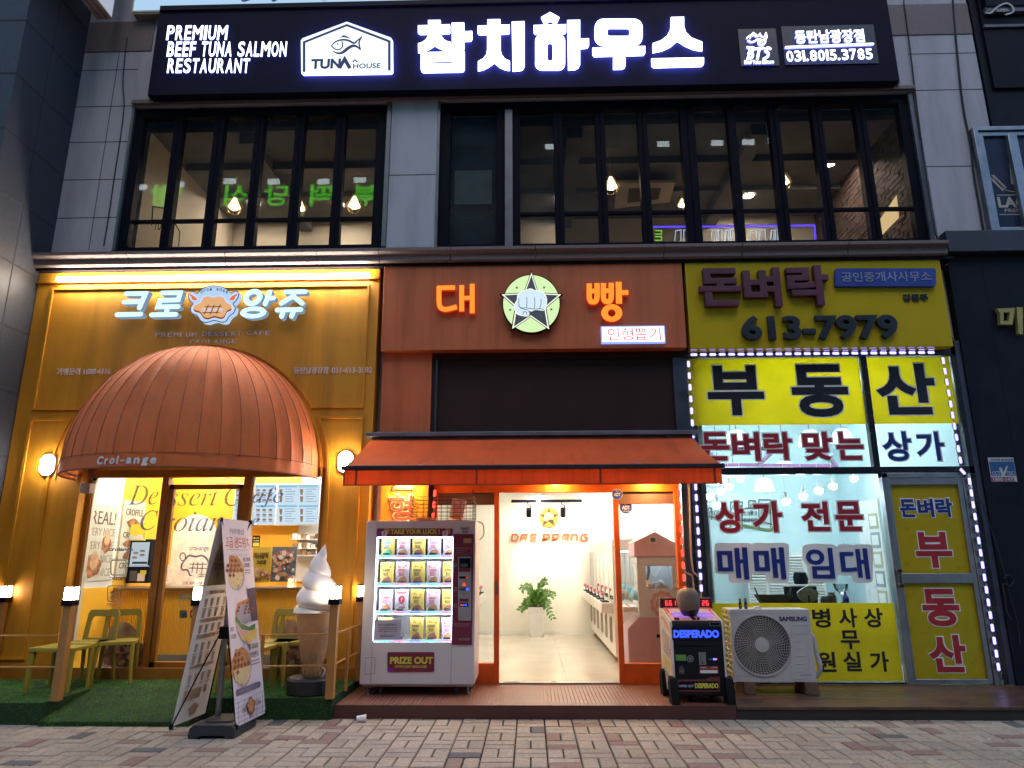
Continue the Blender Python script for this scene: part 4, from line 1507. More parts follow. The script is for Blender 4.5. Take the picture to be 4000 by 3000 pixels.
# security camera and alarm box under the dome
t = thing('security_camera', 'small bullet security camera hanging under the left rim of the dome awning', 'camera', at(362, 1868, -0.45))
c0 = at(352, 1838, -0.30)
c1 = at(368, 1870, -0.42)
m = MB()
m.tube([c0, c1], 0.035, 14)
m.tube([c1, c1 + (c1 - c0) * 0.06], 0.028, 14)
m.obj('body', pm('grey camera body', (0.25, 0.17, 0.14), 0.5), t)
m = MB()
m.tube([c0 + Vector((0, 0.05, 0.02)), c0 + Vector((-0.03, 0.1, 0.0)), c0 + Vector((-0.03, 0.2, 0.05))], 0.014, 8)
m.box(c0.x - 0.08, c0.x + 0.03, c0.y - 0.08, c0.y + 0.05, c0.z + 0.03, c0.z + 0.045)
m.obj('bracket', GREYP, t)
m = MB()
c2 = c1 + (c1 - c0) * 0.061
m.tube([c2, c2 + (c1 - c0) * 0.02], 0.018, 12)
m.obj('lens', BLACKM, t)
t = thing('alarm_box', 'small white box with red marks fixed below the left rim of the dome', 'box', at(330, 1925, -0.2))
m = MB()
m.prect(312, 1887, 350, 1926, -0.30, 0.12)
m.obj('housing', pm('grey white box', (0.5, 0.48, 0.47), 0.5), t, bev=0.006)
m = MB()
m.prect(342, 1904, 347, 1912, -0.302, 0.002)
m.prect(342, 1915, 347, 1922, -0.302, 0.002)
m.obj('mark', pm('red mark', (0.5, 0.03, 0.03), 0.5), t)

# bulkhead wall lamps
BULK = em('bulkhead glass glow', (1.0, 0.96, 0.88), 34)


def bulkhead(name, label, px, py):
    c = at(px, py, YC)
    t = thing(name, label, 'lamp', c, 'oval bulkhead lamps on the cafe wall')
    rr = lambda a, b: [(c.x + x, c.z + z) for x, z in rrect(-a, -b, a, b, a * 0.98, 9)]
    m = MB()
    m.prism(rr(0.095, 0.135), (0, YC - 0.001, 0), XA, ZA, 0.035)
    m.obj('base', pm('grey lamp body', (0.35, 0.34, 0.33), 0.5), t)
    m = MB()
    vs, n_ = [], None
    rings = []
    for a, b, d in ((0.078, 0.118, 0.035), (0.076, 0.116, 0.06), (0.06, 0.10, 0.085), (0.03, 0.06, 0.098)):
        rings.append([Vector((x, YC - d, z)) for x, z in rr(a, b)])
    n_ = len(rings[0])
    fs = []
    for k in range(len(rings)):
        vs += rings[k]
    for k in range(len(rings) - 1):
        for j in range(n_):
            fs.append((k * n_ + j, k * n_ + (j + 1) % n_, (k + 1) * n_ + (j + 1) % n_, (k + 1) * n_ + j))
    fs.append(tuple((len(rings) - 1) * n_ + j for j in range(n_)))
    m.add(vs, fs)
    m.obj('glass', BULK, t)
    m = MB()
    m.tube([Vector((c.x, YC - 0.035, c.z + 0.125)), Vector((c.x, YC - 0.10, c.z + 0.08)), Vector((c.x, YC - 0.108, c.z)), Vector((c.x, YC - 0.10, c.z - 0.08)), Vector((c.x, YC - 0.035, c.z - 0.125))], 0.005, 6)
    m.tube([Vector((c.x - 0.088, YC - 0.035, c.z - 0.02)), Vector((c.x - 0.05, YC - 0.10, c.z - 0.02)), Vector((c.x + 0.05, YC - 0.10, c.z - 0.02)), Vector((c.x + 0.088, YC - 0.035, c.z - 0.02))], 0.005, 6)
    m.obj('guard', pm('grey lamp guard', (0.3, 0.3, 0.3), 0.5), t)


bulkhead('wall_lamp', 'oval bulkhead lamp on the mustard wall left of the dome awning', 192, 1817)
bulkhead('wall_lamp', 'oval bulkhead lamp partly hidden behind the orange awning corner', 1352, 1805)

# ------------------------------------------------------------------ arcade front
YO = -0.2
t = thing('arcade_sign', 'wide terracotta sign panel with lit orange letters and a fist emblem', 'sign', (0, YO, 4.15))
X0, X1, Z0, Z1 = at(1494, 1200, YO).x, at(2673, 1200, YO).x, at(2080, 1364, YO).z, at(2080, 1031, YO).z
m = MB()
m.box(X0, X1, YO, -0.02, Z0, Z1)
m.obj('panel', ORG, t, bev=0.005)
LO = em('lit orange letter', (1.0, 0.26, 0.03), 1.35)
LOS = em('lit orange side', (1.0, 0.06, 0.01), 0.55)
A6 = q3(1.659, 1000, 1000)
A9 = q3(3.16, 1900, 1000)
YLo = YO - 0.06
for st, polys in (
    ([(A6, [(1172, 206), (1290, 204)], 0.060), (A6, smooth([(1186, 200), (1186, 300), (1198, 335), (1235, 345), (1302, 328)], 5), 0.062), (A6, [(1333, 188), (1333, 358)], 0.062), (A6, [(1340, 272), (1392, 270)], 0.055), (A6, [(1401, 180), (1401, 370)], 0.062)], []),
    ([(A9, smooth([(1270, 338), (1270, 500), (1285, 555), (1318, 565), (1350, 555), (1366, 500), (1366, 334)], 4), 0.066), (A9, [(1275, 432), (1362, 430)], 0.06), (A9, smooth([(1445, 334), (1445, 496), (1460, 550), (1493, 562), (1525, 552), (1541, 496), (1541, 330)], 4), 0.066), (A9, [(1450, 428), (1537, 426)], 0.06), (A9, [(1632, 318), (1638, 586)], 0.076), (A9, [(1645, 450), (1752, 448)], 0.062)], [(1548, 702, 130, 108, 48, 46)]),
):
    fo = None
    for dep, yy, mt, nm, gr in ((0.004, YLo - 0.004, LO, 'letter', 0.0), (0.045, YLo, LOS, 'letter_return', 0.006)):
        m = MB()
        for k, (tr, pts, wd) in enumerate(st):
            m.pstroke(tr(pts), wd + gr, yy - 0.0007 * k, dep, cap=0)
        for a, b, c, d, e, f_ in polys:
            m.ppoly(A9(circ(a, b, c, d)), yy - 0.0003, dep, hole=A9(circ(a, b, e, f_)))
        o_ = m.obj(nm, mt, t if fo is None else fo)
        fo = fo or o_


def fist_emblem(par, tr, Yb, mats, dep=0.06):
    """disc, star and fist, traced in the coordinates of the big emblem"""
    m = MB()
    ci = circ(555, 588, 348, 352, 48)
    m.ppoly(tr(circ(555, 588, 358, 362, 48)), Yb + 0.004, dep, 3)
    m.ppoly(tr(ci), Yb, 0.006, 0)
    so = lambda g: [(555 + (a - 555) * g, 590 + (b - 590) * g) for a, b in ((557, 190), (640, 455), (935, 470), (735, 640), (782, 915), (547, 750), (310, 910), (355, 630), (175, 470), (460, 455))]
    m.ppoly(tr(so(1.03)), Yb - 0.002, dep, 3)
    m.ppoly(tr(so(0.965)), Yb - 0.006, 0.004, 1)
    m.ppoly(tr(so(0.88)), Yb - 0.010, 0.004, 2)
    fi = [(345, 625), (385, 540), (390, 490), (430, 440), (490, 425), (545, 408), (600, 430), (655, 432), (712, 470), (738, 530), (735, 600), (722, 650), (690, 670), (640, 662), (590, 662), (560, 678), (512, 672), (532, 705), (515, 733), (480, 737), (430, 727), (382, 705)]
    gf = lambda g: smooth([(545 + (a - 545) * g, 575 + (b - 575) * g) for a, b in fi], 3, True)
    m.ppoly(tr(gf(1.05)), Yb - 0.016, 0.004, 1)
    m.ppoly(tr(gf(1.0)), Yb - 0.020, 0.004, 4)
    sc_ = (tr([(1, 0)])[0][0] - tr([(0, 0)])[0][0]) * 0.0033
    for k, pts in enumerate(([(400, 525), (402, 610), (430, 640), (500, 640)], [(495, 510), (500, 560), (497, 640)], [(592, 515), (598, 570), (590, 655)], [(672, 535), (675, 590), (655, 650)], [(500, 640), (590, 655), (655, 650), (710, 660)], [(400, 615), (430, 645), (520, 668)], [(452, 722), (460, 690), (490, 690), (500, 725)])):
        m.pstroke(tr(smooth(pts, 3)), 7 * sc_, Yb - 0.021 - 0.0005 * k, 0.002, 5)
    for a, b in ((376, 390), (712, 387), (293, 665), (802, 658)):
        m.ppoly(tr([(x, 2 * b - y) for x, y in star(a, b, 20)]), Yb - 0.003, 0.004, 5)
    return m.obj('emblem', mats, par)


fist_emblem(t, A9, YO - 0.08, [em('lit lime disc', (0.72, 0.98, 0.50), 0.95), em('lit star outline', (0.95, 0.97, 0.80), 1.15), pm('grey star face', (0.16, 0.17, 0.19), 0.5), BLACKM, em('lit fist', (0.70, 0.88, 1.0), 0.95), pm('emblem line', (0.09, 0.14, 0.2), 0.5)])
m = MB()
m.prect(2349, 1273, 2598, 1338, YO - 0.06, 0.058, 0)
m.prect(2353, 1277, 2594, 1334, YO - 0.063, 0.004, 1)
for i, chh in enumerate('인형뽑기'):
    m.ptext(chh, 2373 + i * 54, 1281, 2419 + i * 54, 1329, YO - 0.066, 0.0, 0.003, 2)
m.obj('lit_plate', [em('lit blue edge', (0.25, 0.35, 1.0), 1.4), em('lit plate', (0.92, 0.96, 1.0), 2.2), em('red plate lettering', (0.85, 0.05, 0.06), 0.75)], t)

AF = thing('arcade_shopfront', 'terracotta and orange arcade shopfront with open sliding glass door', 'shopfront', (0.05, 0, 0))
m = MB()
X0, X1, Z0, Z1 = at(1488, 1550, -0.1).x, at(1683, 1550, -0.1).x, at(1580, 1720, -0.1).z, at(1580, 1378, -0.1).z
m.box(X0, X1, -0.1, 0.05, 2.9, Z1)
m.obj('panel', ORG, AF, bev=0.004)
m = MB()
a0, a1 = at(1683, 1550, -0.05).x, at(2690, 1550, -0.05).x
b0, b1 = at(1710, 1550, -0.05).x, at(2632, 1550, -0.05).x
zb_, zt_ = 2.92, at(2100, 1376, -0.05).z
zp = at(2100, 1402, -0.05).z
m.box(a0, a1, -0.06, 0.05, zp, zt_)
m.box(a0, a0 + 0.05, -0.06, 0.05, zb_, zp)
m.box(b0 - 0.012, b0, -0.06, 0.05, zb_, zp)
m.box(b1, b1 + 0.012, -0.06, 0.05, zb_, zp)
m.obj('transom_frame', pm('dark brown metal', (0.03, 0.014, 0.012), 0.5, spec=0.25), AF, bev=0.004)
m = MB()
m.box(b0, b1, -0.03, 0.0, zb_, zp)
m.obj('transom_panel', pm('dark brown panel', (0.034, 0.016, 0.014), 0.7, var=0.15, scale=3, spec=0.2), AF)
for a, b in ((a0 + 0.05, b0 - 0.012), (b1 + 0.012, a1)):
    MB().box(a, b, -0.045, 0.04, zb_, zp).obj('steel_strip', STEEL, AF)
m = MB()
dx0, dx1 = at(2672, 2100, -0.02).x, at(2728, 2100, -0.02).x
m.box(dx0, dx1, -0.02, 0.06, 0.13, 2.95)
m.obj('steel_column', STEEL, AF)
# door wall: orange frame
gx0, gx1 = at(1690, 2200, 0).x, at(2668, 2200, 0).x
P1 = (at(1930, 2300, 0).x, at(1950, 2300, 0).x)
P2 = (at(2403, 2200, 0).x, at(2424, 2200, 0).x)
zh0, zh1 = 2.315, 2.9
FZ = 0.13
m = MB()
m.box(gx0, gx1, -0.03, 0.08, zh0, zh1)
m.box(gx0, gx0 + 0.05, -0.03, 0.08, FZ, zh0)
m.box(gx1 - 0.07, gx1, -0.03, 0.08, FZ, zh0)
for a, b in (P1, P2):
    m.box(a, b, -0.025, 0.075, FZ, zh0)
m.box(gx0 + 0.05, P1[0], -0.02, 0.07, FZ, 0.35)
m.box(P2[1], gx1 - 0.07, -0.02, 0.07, FZ, 0.35)
m.obj('door_frame', ORGF, AF, bev=0.004)
SHB = (pm('brown roller shade', (0.16, 0.075, 0.05), 0.7))
MB().box(gx0 + 0.05, P1[0], 0.0, 0.04, 2.17, zh0).obj('shade', SHB, AF)
MB().box(P2[1], gx1 - 0.07, 0.0, 0.04, 2.17, zh0).obj('shade', SHB, AF)
# pm('brown roller shade', (0.16, 0.075, 0.05), 0.7), AF)
for a, b in ((gx0 + 0.05, P1[0]), (P2[1], gx1 - 0.07)):
    MB().quad((a, 0.02, 0.35), (b, 0.02, 0.35), (b, 0.02, 2.17), (a, 0.02, 2.17)).obj('pane', GLASS, AF)
m = MB()
m.box(P1[1], P2[0], -0.02, 0.09, FZ - 0.01, FZ + 0.012)
m.obj('threshold', STEEL, AF)
m = MB()
m.box(P1[0] + 0.015, P1[0] + 0.045, -0.04, -0.02, 1.12, 1.26)
m.obj('lock_plate', STEEL, AF)
# ochre side panel with raised letters
X0, X1 = at(1488, 1950, -0.1).x, at(1672, 1950, -0.1).x
m = MB()
m.box(X0, X1, -0.1, 0.05, 0.13, 2.9)
m.obj('side_panel', YELW if False else pm('amber panel', (0.62, 0.27, 0.025), 0.45, var=0.05), AF)
m = MB()
m.box(X1, gx0, -0.06, 0.05, 0.13, 2.9)
m.obj('side_post', pm('dark brown metal', (0.03, 0.014, 0.012), 0.5, spec=0.25), AF)
m = MB()
for chh, y0, y1 in (('인', 1815, 1914), ('형', 1928, 2036), ('뽑', 2048, 2150)):
    m.ptext(chh, 1517, y0, 1612, y1, -0.115, 0.035, 0.012, 0)
    m.ptext(chh, 1520, y0 + 3, 1609, y1 - 3, -0.120, 0.012, 0.004, 1)
m.obj('lettering', [PAPER, pm('salmon letter face', (0.55, 0.10, 0.05), 0.5)], AF)

# awning
AW = thing('canvas_awning', 'wide orange retractable awning with hanging valance over the arcade door', 'awning', (0, -0.15, 2.3))
AWM = thin('orange awning canvas', (0.62, 0.105, 0.02), back=0.25, rough=0.7, var=0.10, scale=2.5)
streak(AWM, 0.3, (5, 0.6, 2), 0.5, 0.8)
AWV = thin('orange valance canvas', (0.66, 0.075, 0.012), back=0.5, rough=0.7, var=0.12, scale=3)
streak(AWV, 0.35, (16, 16, 0.5), 0.5, 0.75)
ax0, ax1 = -1.945, 1.985
yt, zt2, yf, zf = -0.16, 2.965, -1.4, 2.465
m = MB()
vs, fs = [], []
NX, NY = 40, 8
for j in range(NY + 1):
    for i in range(NX + 1):
        s_, q = i / NX, j / NY
        sag = -0.022 * math.sin(math.pi * q) * (1 + 0.5 * math.sin(s_ * 9)) + 0.004 * math.sin(s_ * 40 + q * 5) * q
        vs.append((ax0 + (ax1 - ax0) * s_, yt + (yf - yt) * q, zt2 + (zf - zt2) * q + sag))
for j in range(NY):
    for i in range(NX):
        a = j * (NX + 1) + i
        fs.append((a, a + NX + 1, a + NX + 2, a + 1))
m.add(vs, fs)
m.obj('canopy', AWM, AW)
m = MB()
vs, fs = [], []
NX = 90
for j in range(5):
    for i in range(NX + 1):
        s_ = i / NX
        vs.append((ax0 + 0.015 + (ax1 - ax0 - 0.03) * s_, yf - 0.012 + 0.006 * math.sin(s_ * 55) * j / 4, zf - 0.03 - 0.155 * j / 4))
for j in range(4):
    for i in range(NX):
        a = j * (NX + 1) + i
        fs.append((a, a + NX + 1, a + NX + 2, a + 1))
m.add(vs, fs)
m.obj('valance', AWV, AW)
m = MB()
for px in (1393, 1862, 2345, 2790):
    x = at(px, 1860, yf).x
    m.box(x - 0.011, x + 0.011, yf - 0.023, yf - 0.0185, zf - 0.19, zf - 0.03)
m.box(ax0 + 0.01, ax0 + 0.02, yf - 0.022, yf - 0.005, zf - 0.19, zf - 0.03)
m.box(ax0 + 0.01, ax1 - 0.01, yf - 0.024, yf - 0.004, zf - 0.195, zf - 0.186)
m.obj('valance_seam', pm('dark canvas seam', (0.20, 0.03, 0.01), 0.7), AW)
m = MB()
m.box(ax0 - 0.02, ax1 + 0.02, yf - 0.04, yf + 0.03, zf - 0.035, zf + 0.012)
m.obj('front_bar', pm('dark grey bar', (0.045, 0.042, 0.05), 0.4, 0.5), AW, bev=0.008)
m = MB()
m.box(ax0 - 0.06, ax1 + 0.06, -0.25, -0.12, 2.985, 3.035)
for x in (-1.6, -0.85, 0.1, 1.0, 1.7):
    m.box(x - 0.03, x + 0.03, -0.2, -0.03, 2.93, 2.985)
m.tube([(ax0, -0.16, 2.955), (ax1, -0.16, 2.955)], 0.035, 12)
m.obj('wall_bar', pm('grey aluminium bar', (0.22, 0.22, 0.25), 0.4, 0.6), AW, bev=0.004)
m = MB()
for x in (-1.2, 1.2):
    m.tube([(x, -0.18, 2.88), (x + 0.35 * (1 if x < 0 else -1), -0.75, 2.66), (x, -1.36, 2.46)], 0.02, 8)
m.obj('folding_arm', ALU, AW)
# lamps under the awning
for x, lab in ((at(2175, 1890, -0.1).x, 'left of the two small amber lamps under the orange awning'), (at(2535, 1885, -0.1).x, 'right of the two small amber lamps under the orange awning'), (at(1585, 1890, -0.1).x, 'small amber lamp under the awning over the amber side panel')):
    t = thing('downlight', lab, 'lamp', (x, -0.16, 2.45), 'downlights under the awning')
    m = MB()
    m.box(x - 0.05, x + 0.05, -0.26, -0.031, 2.56, 2.6)
    m.lathe([(0.055, 0.0), (0.06, 0.06), (0.03, 0.11)], (x, -0.2, 2.47), 16)
    m.obj('housing', BLACKM, t)
    m = MB()
    m.lathe([(0.0, -0.012), (0.045, -0.005), (0.05, 0.004)], (x, -0.2, 2.468), 16)
    m.obj('bulb', em('amber bulb', (1.0, 0.58, 0.22), 260), t)

# security stickers
SB = pm('sticker blue', (0.03, 0.07, 0.45), 0.4)
for cx_, cy_, r_, yy, lab in ((2411, 1931, 21, -0.035, 'upper small octagonal blue security sticker at the top of the orange door post'), (2445, 1982, 25, 0.012, 'lower octagonal blue security sticker on the glass beside the door post')):
    t = thing('security_sticker', lab, 'sticker', at(cx_, cy_, yy))
    m = MB()
    oc = [(cx_ + r_ * 1.05 * math.cos(R(22.5 + 45 * k)), cy_ + r_ * 1.05 * math.sin(R(22.5 + 45 * k))) for k in range(8)]
    m.ppoly(oc, yy, 0.004, 0)
    m.ppoly([(cx_ + (a - cx_) * 0.93, cy_ + (b - cy_) * 0.93) for a, b in oc], yy - 0.001, 0.003, 1)
    m.ptext('ADT', cx_ - r_ * 0.62, cy_ - r_ * 0.3, cx_ + r_ * 0.62, cy_ + r_ * 0.35, yy - 0.002, 0.03, 0.002, 0)
    m.ptext('캡스', cx_ - r_ * 0.35, cy_ - r_ * 0.82, cx_ + r_ * 0.35, cy_ - r_ * 0.48, yy - 0.002, 0.01, 0.002, 0)
    if cy_ > 1950:
        m.ptext('1588-6400', cx_ - r_ * 0.6, cy_ + r_ * 0.5, cx_ + r_ * 0.6, cy_ + r_ * 0.75, yy - 0.002, 0.01, 0.002, 0)
    m.obj('sheet', [PAPER, SB], t)

# ------------------------------------------------------------------ arcade room
AR = AF
ZC = 2.6
m = MB()
m.box(-1.9, 2.02, 5.3, 5.4, FZ, 3.0)
m.box(-1.9, -1.82, 0.08, 5.3, FZ, 3.0)
m.box(1.96, 2.02, 0.08, 5.3, FZ, 3.0)
m.obj('interior_wall', pm('warm white wall', (0.82, 0.79, 0.71), 0.6, var=0.03, scale=2), AR)
m = MB()
m.box(-1.9, 2.02, 0.09, 5.4, ZC, ZC + 0.08)
m.obj('interior_ceiling', WHITEP, AR)
m = MB()
tl = 0.8
for i in range(6):
    for j in range(8):
        x, y = -1.98 + i * tl, 0.09 + j * tl
        xa_, xb_ = max(x, -1.9), min(x + tl, 2.02)
        if xb_ - xa_ > 0.05:
            m.box(xa_ + 0.0015, xb_ - 0.0015, y + 0.0015, min(y + tl, 5.3) - 0.0015, FZ - 0.03, FZ)
m.box(-1.9, 2.02, 0.09, 5.3, FZ - 0.05, FZ - 0.003)
m.obj('interior_floor', pm('pale floor tile', (0.60, 0.54, 0.45), 0.18, var=0.05, scale=2), AR)
m = MB()
m.box(-1.82, 1.96, 5.285, 5.3, FZ, FZ + 0.07)
m.obj('skirting', WHITEP, AR)
TB = em('arcade tube', (1.0, 0.93, 0.80), 23)
for k, (a, b, lab) in enumerate((
        (Vector((0.15, 4.0, 0)), Vector((0.165, 5.1, 0)), 'straight ceiling tube light above the track spotlights'),
        (Vector((0.95, 3.9, 0)), Vector((1.42, 5.0, 0)), 'slanted ceiling tube light at the right of the arcade'),
        (Vector((-0.9, 1.2, 0)), Vector((-0.9, 2.6, 0)), 'unseen added ceiling tube light near the left side of the arcade entrance'),  # this and the next two are unseen, added for room brightness
        (Vector((0.3, 0.8, 0)), Vector((0.3, 2.4, 0)), 'unseen added ceiling tube light near the middle of the arcade entrance'),
        (Vector((1.4, 1.2, 0)), Vector((1.4, 2.6, 0)), 'unseen added ceiling tube light near the right side of the arcade entrance'))):
    t = thing('tube_light', lab, 'light', (a.x, a.y, ZC - 0.06), 'tube lights on the arcade ceiling')
    d = (b - a).normalized()
    n_ = Vector((-d.y, d.x, 0)) * 0.024
    m = MB()
    m.hexa([p + ZA * (ZC - 0.05) for p in (a - n_, a + n_, b + n_, b - n_)][::-1], [p + ZA * (ZC - 0.005) for p in (a - n_, a + n_, b + n_, b - n_)][::-1])
    m.obj('tube', TB, t)
# track with two spotlights
t = thing('track_light', 'black ceiling track with two black spotlights in front of the back wall', 'light', (0.5, 4.6, 2.5))
Yt = 4.75
m = MB()
ta, tb = at(1997, 1961, Yt), at(2273, 1961, Yt)
m.box(ta.x, tb.x, Yt - 0.02, Yt + 0.02, ta.z - 0.012, ZC)
tz = ta.z
m.obj('track', BLACKM, t)
for px in (2066, 2199):
    c = at(px, 1990, Yt)
    m = MB()
    m.tube([(c.x - 0.02, Yt, tz), (c.x - 0.02, Yt, tz - 0.05), (c.x + 0.03, Yt, tz - 0.07), (c.x + 0.03, Yt, tz - 0.13)], 0.011, 8)
    d = Vector((0.0, 0.35, -0.55)).normalized()
    c0 = Vector((c.x, Yt - 0.05, tz - 0.13))
    m.tube([c0, c0 + d * 0.16], 0.052, 16)
    sp = m.obj('spotlight', BLACKM, t)
    m = MB()
    m.lathe([(0.0, 0.001), (0.04, 0.001)], c0 + d * 0.161, 16, axis=d)
    m.obj('spot_lens', em('spot lens', (1.0, 0.86, 0.55), 30), sp)
    ld = bpy.data.lights.new('spot_lamp', 'SPOT')
    ld.energy = 17
    ld.color = (1.0, 0.84, 0.52)
    ld.spot_size = R(46)
    ld.spot_blend = 0.6
    ld.shadow_soft_size = 0.03
    lo = bpy.data.objects.new('spot_lamp', ld)
    COL.objects.link(lo)
    lo.parent = sp
    pos = c0 + d * 0.19
    lo.location = pos - OFF[t.name]
    lo.rotation_euler = d.to_track_quat('-Z', 'Y').to_euler()
# logo and lettering on the back wall
t = thing('wall_logo', 'yellow fist emblem over orange DAE PPANG letters on the arcade back wall', 'sign', at(2145, 2115, 5.3))
S4 = 1.8427
tr = lambda pts: [(1850 + (542 + (a - 555) * 0.183) / S4, 1850 + (315 + (b - 588) * 0.198) / S4) for a, b in pts]
fist_emblem(t, tr, 5.25, [pm('logo yellow', (0.75, 0.45, 0.03), 0.5), pm('logo orange', (0.55, 0.16, 0.03), 0.5), pm('logo dark', (0.06, 0.045, 0.04), 0.5), pm('logo brown', (0.12, 0.06, 0.03), 0.5), pm('logo skin', (0.72, 0.46, 0.28), 0.5), pm('logo line', (0.10, 0.06, 0.04), 0.5)], 0.03)
DPL = pm('wall letter orange', (0.62, 0.15, 0.045), 0.5)
DPD = pm('wall letter edge', (0.10, 0.045, 0.03), 0.5)
GLY = {'D': [[(0, 0), (0, 1), (.75, 1), (1, .7), (1, .3), (.75, 0), (0, 0)]], 'A': [[(0, 0), (0, .7), (.25, 1), (1, 1), (1, 0)], [(0, .4), (1, .4)]], 'E': [[(1, 1), (.2, 1), (0, .75), (0, .25), (.2, 0), (1, 0)], [(0, .5), (.9, .5)]],
       'P': [[(0, 0), (0, 1), (.8, 1), (1, .8), (1, .55), (.8, .36), (0, .36)]], 'n': [[(0, 0), (0, 1), (.75, 1), (1, .72), (1, 0)]], 'G': [[(1, 1), (.2, 1), (0, .75), (0, .25), (.2, 0), (1, 0), (1, .5), (.55, .5)]]}
m = MB()
x = 268
for chh, xa, xb in (('D', 276, 318), ('A', 340, 380), ('E', 408, 452), ('P', 502, 545), ('P', 570, 613), ('A', 640, 680), ('n', 706, 746), ('G', 774, 818)):
    for k, st in enumerate(GLY[chh]):
        pts = [(1850 + (xa + u * (xb - xa) + (v - 0.5) * 6) / S4, 1850 + (484 - v * 46) / S4) for u, v in st]
        m.pstroke(pts, 0.030, 5.262 + 0.001 * k, 0.02, 1, cap=0)
        m.pstroke(pts, 0.021, 5.255 + 0.001 * k, 0.006, 0, cap=0)
m.obj('lettering', [DPL, DPD], t)
m = MB()
m.prect(2232, 2000, 2246, 2021, 5.285, 0.012)
tag(m.obj('wall_switch', WHITEG), 'small white switch box on the back wall right of the fist emblem', 'switch')
m = MB()
m.prect(2143, 2462, 2166, 2474, 5.27, 0.012)
tag(m.obj('wall_socket', WHITEG), 'white double socket low on the arcade back wall beside the planter', 'socket')
m = MB()
c = at(1891, 1960, 2.0)
m.lathe([(0.05, 0.0), (0.05, -0.02), (0.035, -0.05), (0.0, -0.07)], (c.x, 2.0, c.z + 0.03), 16)
m.box(c.x - 0.09, c.x + 0.09, 1.95, 2.05, c.z + 0.03, c.z + 0.05)
tag(m.obj('dome_camera', pm('grey plastic camera', (0.4, 0.38, 0.34), 0.4)), 'small dome security camera inside the arcade behind the left glass', 'camera')
# planter with a zamioculcas
pc = ag(2096, 2480, FZ)
pc = Vector((at(2096, 2470, 4.9).x, 4.9, FZ))
t = thing('planter', 'tall white square planter by the arcade back wall', 'planter', pc)
hz = at(2096, 2370, 4.9).z - FZ
wt = (at(2126, 2385, 4.9).x - at(2066, 2385, 4.9).x) / 2
m = MB()
q = lambda r_, z: [(pc.x - r_, pc.y - r_, FZ + z), (pc.x + r_, pc.y - r_, FZ + z), (pc.x + r_, pc.y + r_, FZ + z), (pc.x - r_, pc.y + r_, FZ + z)]
m.hexa(q(wt * 0.82, 0.02), q(wt * 0.95, hz - 0.12))
m.hexa(q(wt * 1.05, hz - 0.12), q(wt * 1.08, hz))
m.hexa(q(wt * 0.9, 0.0), q(wt * 0.9, 0.02))
m.obj('pot', WHITEG, t, bev=0.005)
m = MB()
m.hexa(q(wt * 0.98, hz), q(wt * 0.98, hz + 0.004))
m.obj('soil', pm('soil', (0.05, 0.035, 0.02), 0.9, bump=0.5), t)
LEAF = pm('zamioculcas leaf', (0.08, 0.20, 0.03), 0.32, var=0.35, scale=12)
pl = thing('potted_plant', 'green plant with arching leafy stems in the tall white planter', 'plant', pc + ZA * hz)
m, ms = MB(), MB()
r_ = random.Random(11)
base = pc + ZA * (hz + 0.0)
ends = [(-0.52, 0.82, 0.05), (-0.42, 0.32, -0.1), (0.36, 0.86, 0.05), (0.62, 0.60, -0.05), (0.55, -0.12, -0.2), (-0.15, 0.42, 0.12), (0.1, 0.5, -0.12), (0.25, 0.42, 0.15), (-0.28, 0.55, -0.05), (0.42, 0.36, -0.15), (-0.55, 0.14, -0.12), (-0.1, 0.3, -0.2), (0.18, 0.28, -0.2), (0.3, 0.2, -0.25), (-0.3, 0.2, -0.22)]
for ex, ez, ey in ends:
    P = []
    for k in range(15):
        s_ = k / 14
        droop = -0.12 * s_ ** 3 if abs(ex) > 0.4 else 0
        P.append(base + Vector((0.52 * ex * (s_ ** 1.35), ey * s_, 0.52 * max(ez * (math.sin(s_ * 1.7) / math.sin(1.7)), -0.3) + (0.16 * math.sin(math.pi * s_) if ez < 0 else 0) + droop)))
    ms.tube(P, 0.011, 6, taper=[1 - 0.6 * k / 14 for k in range(15)])
    for k in range(4, 15):
        tdir = (P[min(k + 1, 14)] - P[k - 1]).normalized()
        sidev = tdir.cross(Vector((0.2, -1, 0.3))).normalized()
        for sg in (-1, 1):
            ln = r_.uniform(0.085, 0.13) * (1 - 0.25 * (k / 14))
            d = (sidev * sg * 0.85 + tdir * 0.55 + Vector((r_.uniform(-.2, .2), r_.uniform(-.4, .2), r_.uniform(-.15, .2)))).normalized()
            nn = d.cross(tdir).normalized()
            wv = d.cross(nn).normalized() * ln * 0.24
            a = P[k]
            lift = nn * ln * 0.06 * sg
            m.add([a, a + d * ln * 0.35 + wv + lift, a + d * ln * 0.75 + wv * 0.75 + lift, a + d * ln, a + d * ln * 0.75 - wv * 0.75 + lift, a + d * ln * 0.35 - wv + lift, a + d * ln * 0.5], [(0, 6, 1), (1, 6, 2), (2, 6, 3), (3, 6, 4), (4, 6, 5), (5, 6, 0)])
ms.obj('stem', pm('green stem', (0.09, 0.17, 0.04), 0.5), pl)
m.obj('leaves', LEAF, pl)

# claw machines, right row (six, facing the aisle)
CMW = pm('cream machine panel', (0.70, 0.66, 0.60), 0.35, var=0.03)
PINK = pm('pink machine plastic', (0.66, 0.44, 0.48), 0.35, var=0.04)
PINKD = pm('rose machine plastic', (0.50, 0.32, 0.38), 0.4, var=0.05)
BLUEP = pm('powder blue plastic', (0.35, 0.50, 0.58), 0.4)
MGL = glassmat('machine glass', (0.88, 0.92, 0.93), 1.35)
CAST = pm('orange caster', (0.55, 0.27, 0.05), 0.5)
IN_L = em('machine inner light', (0.86, 0.95, 1.0), 2.2)


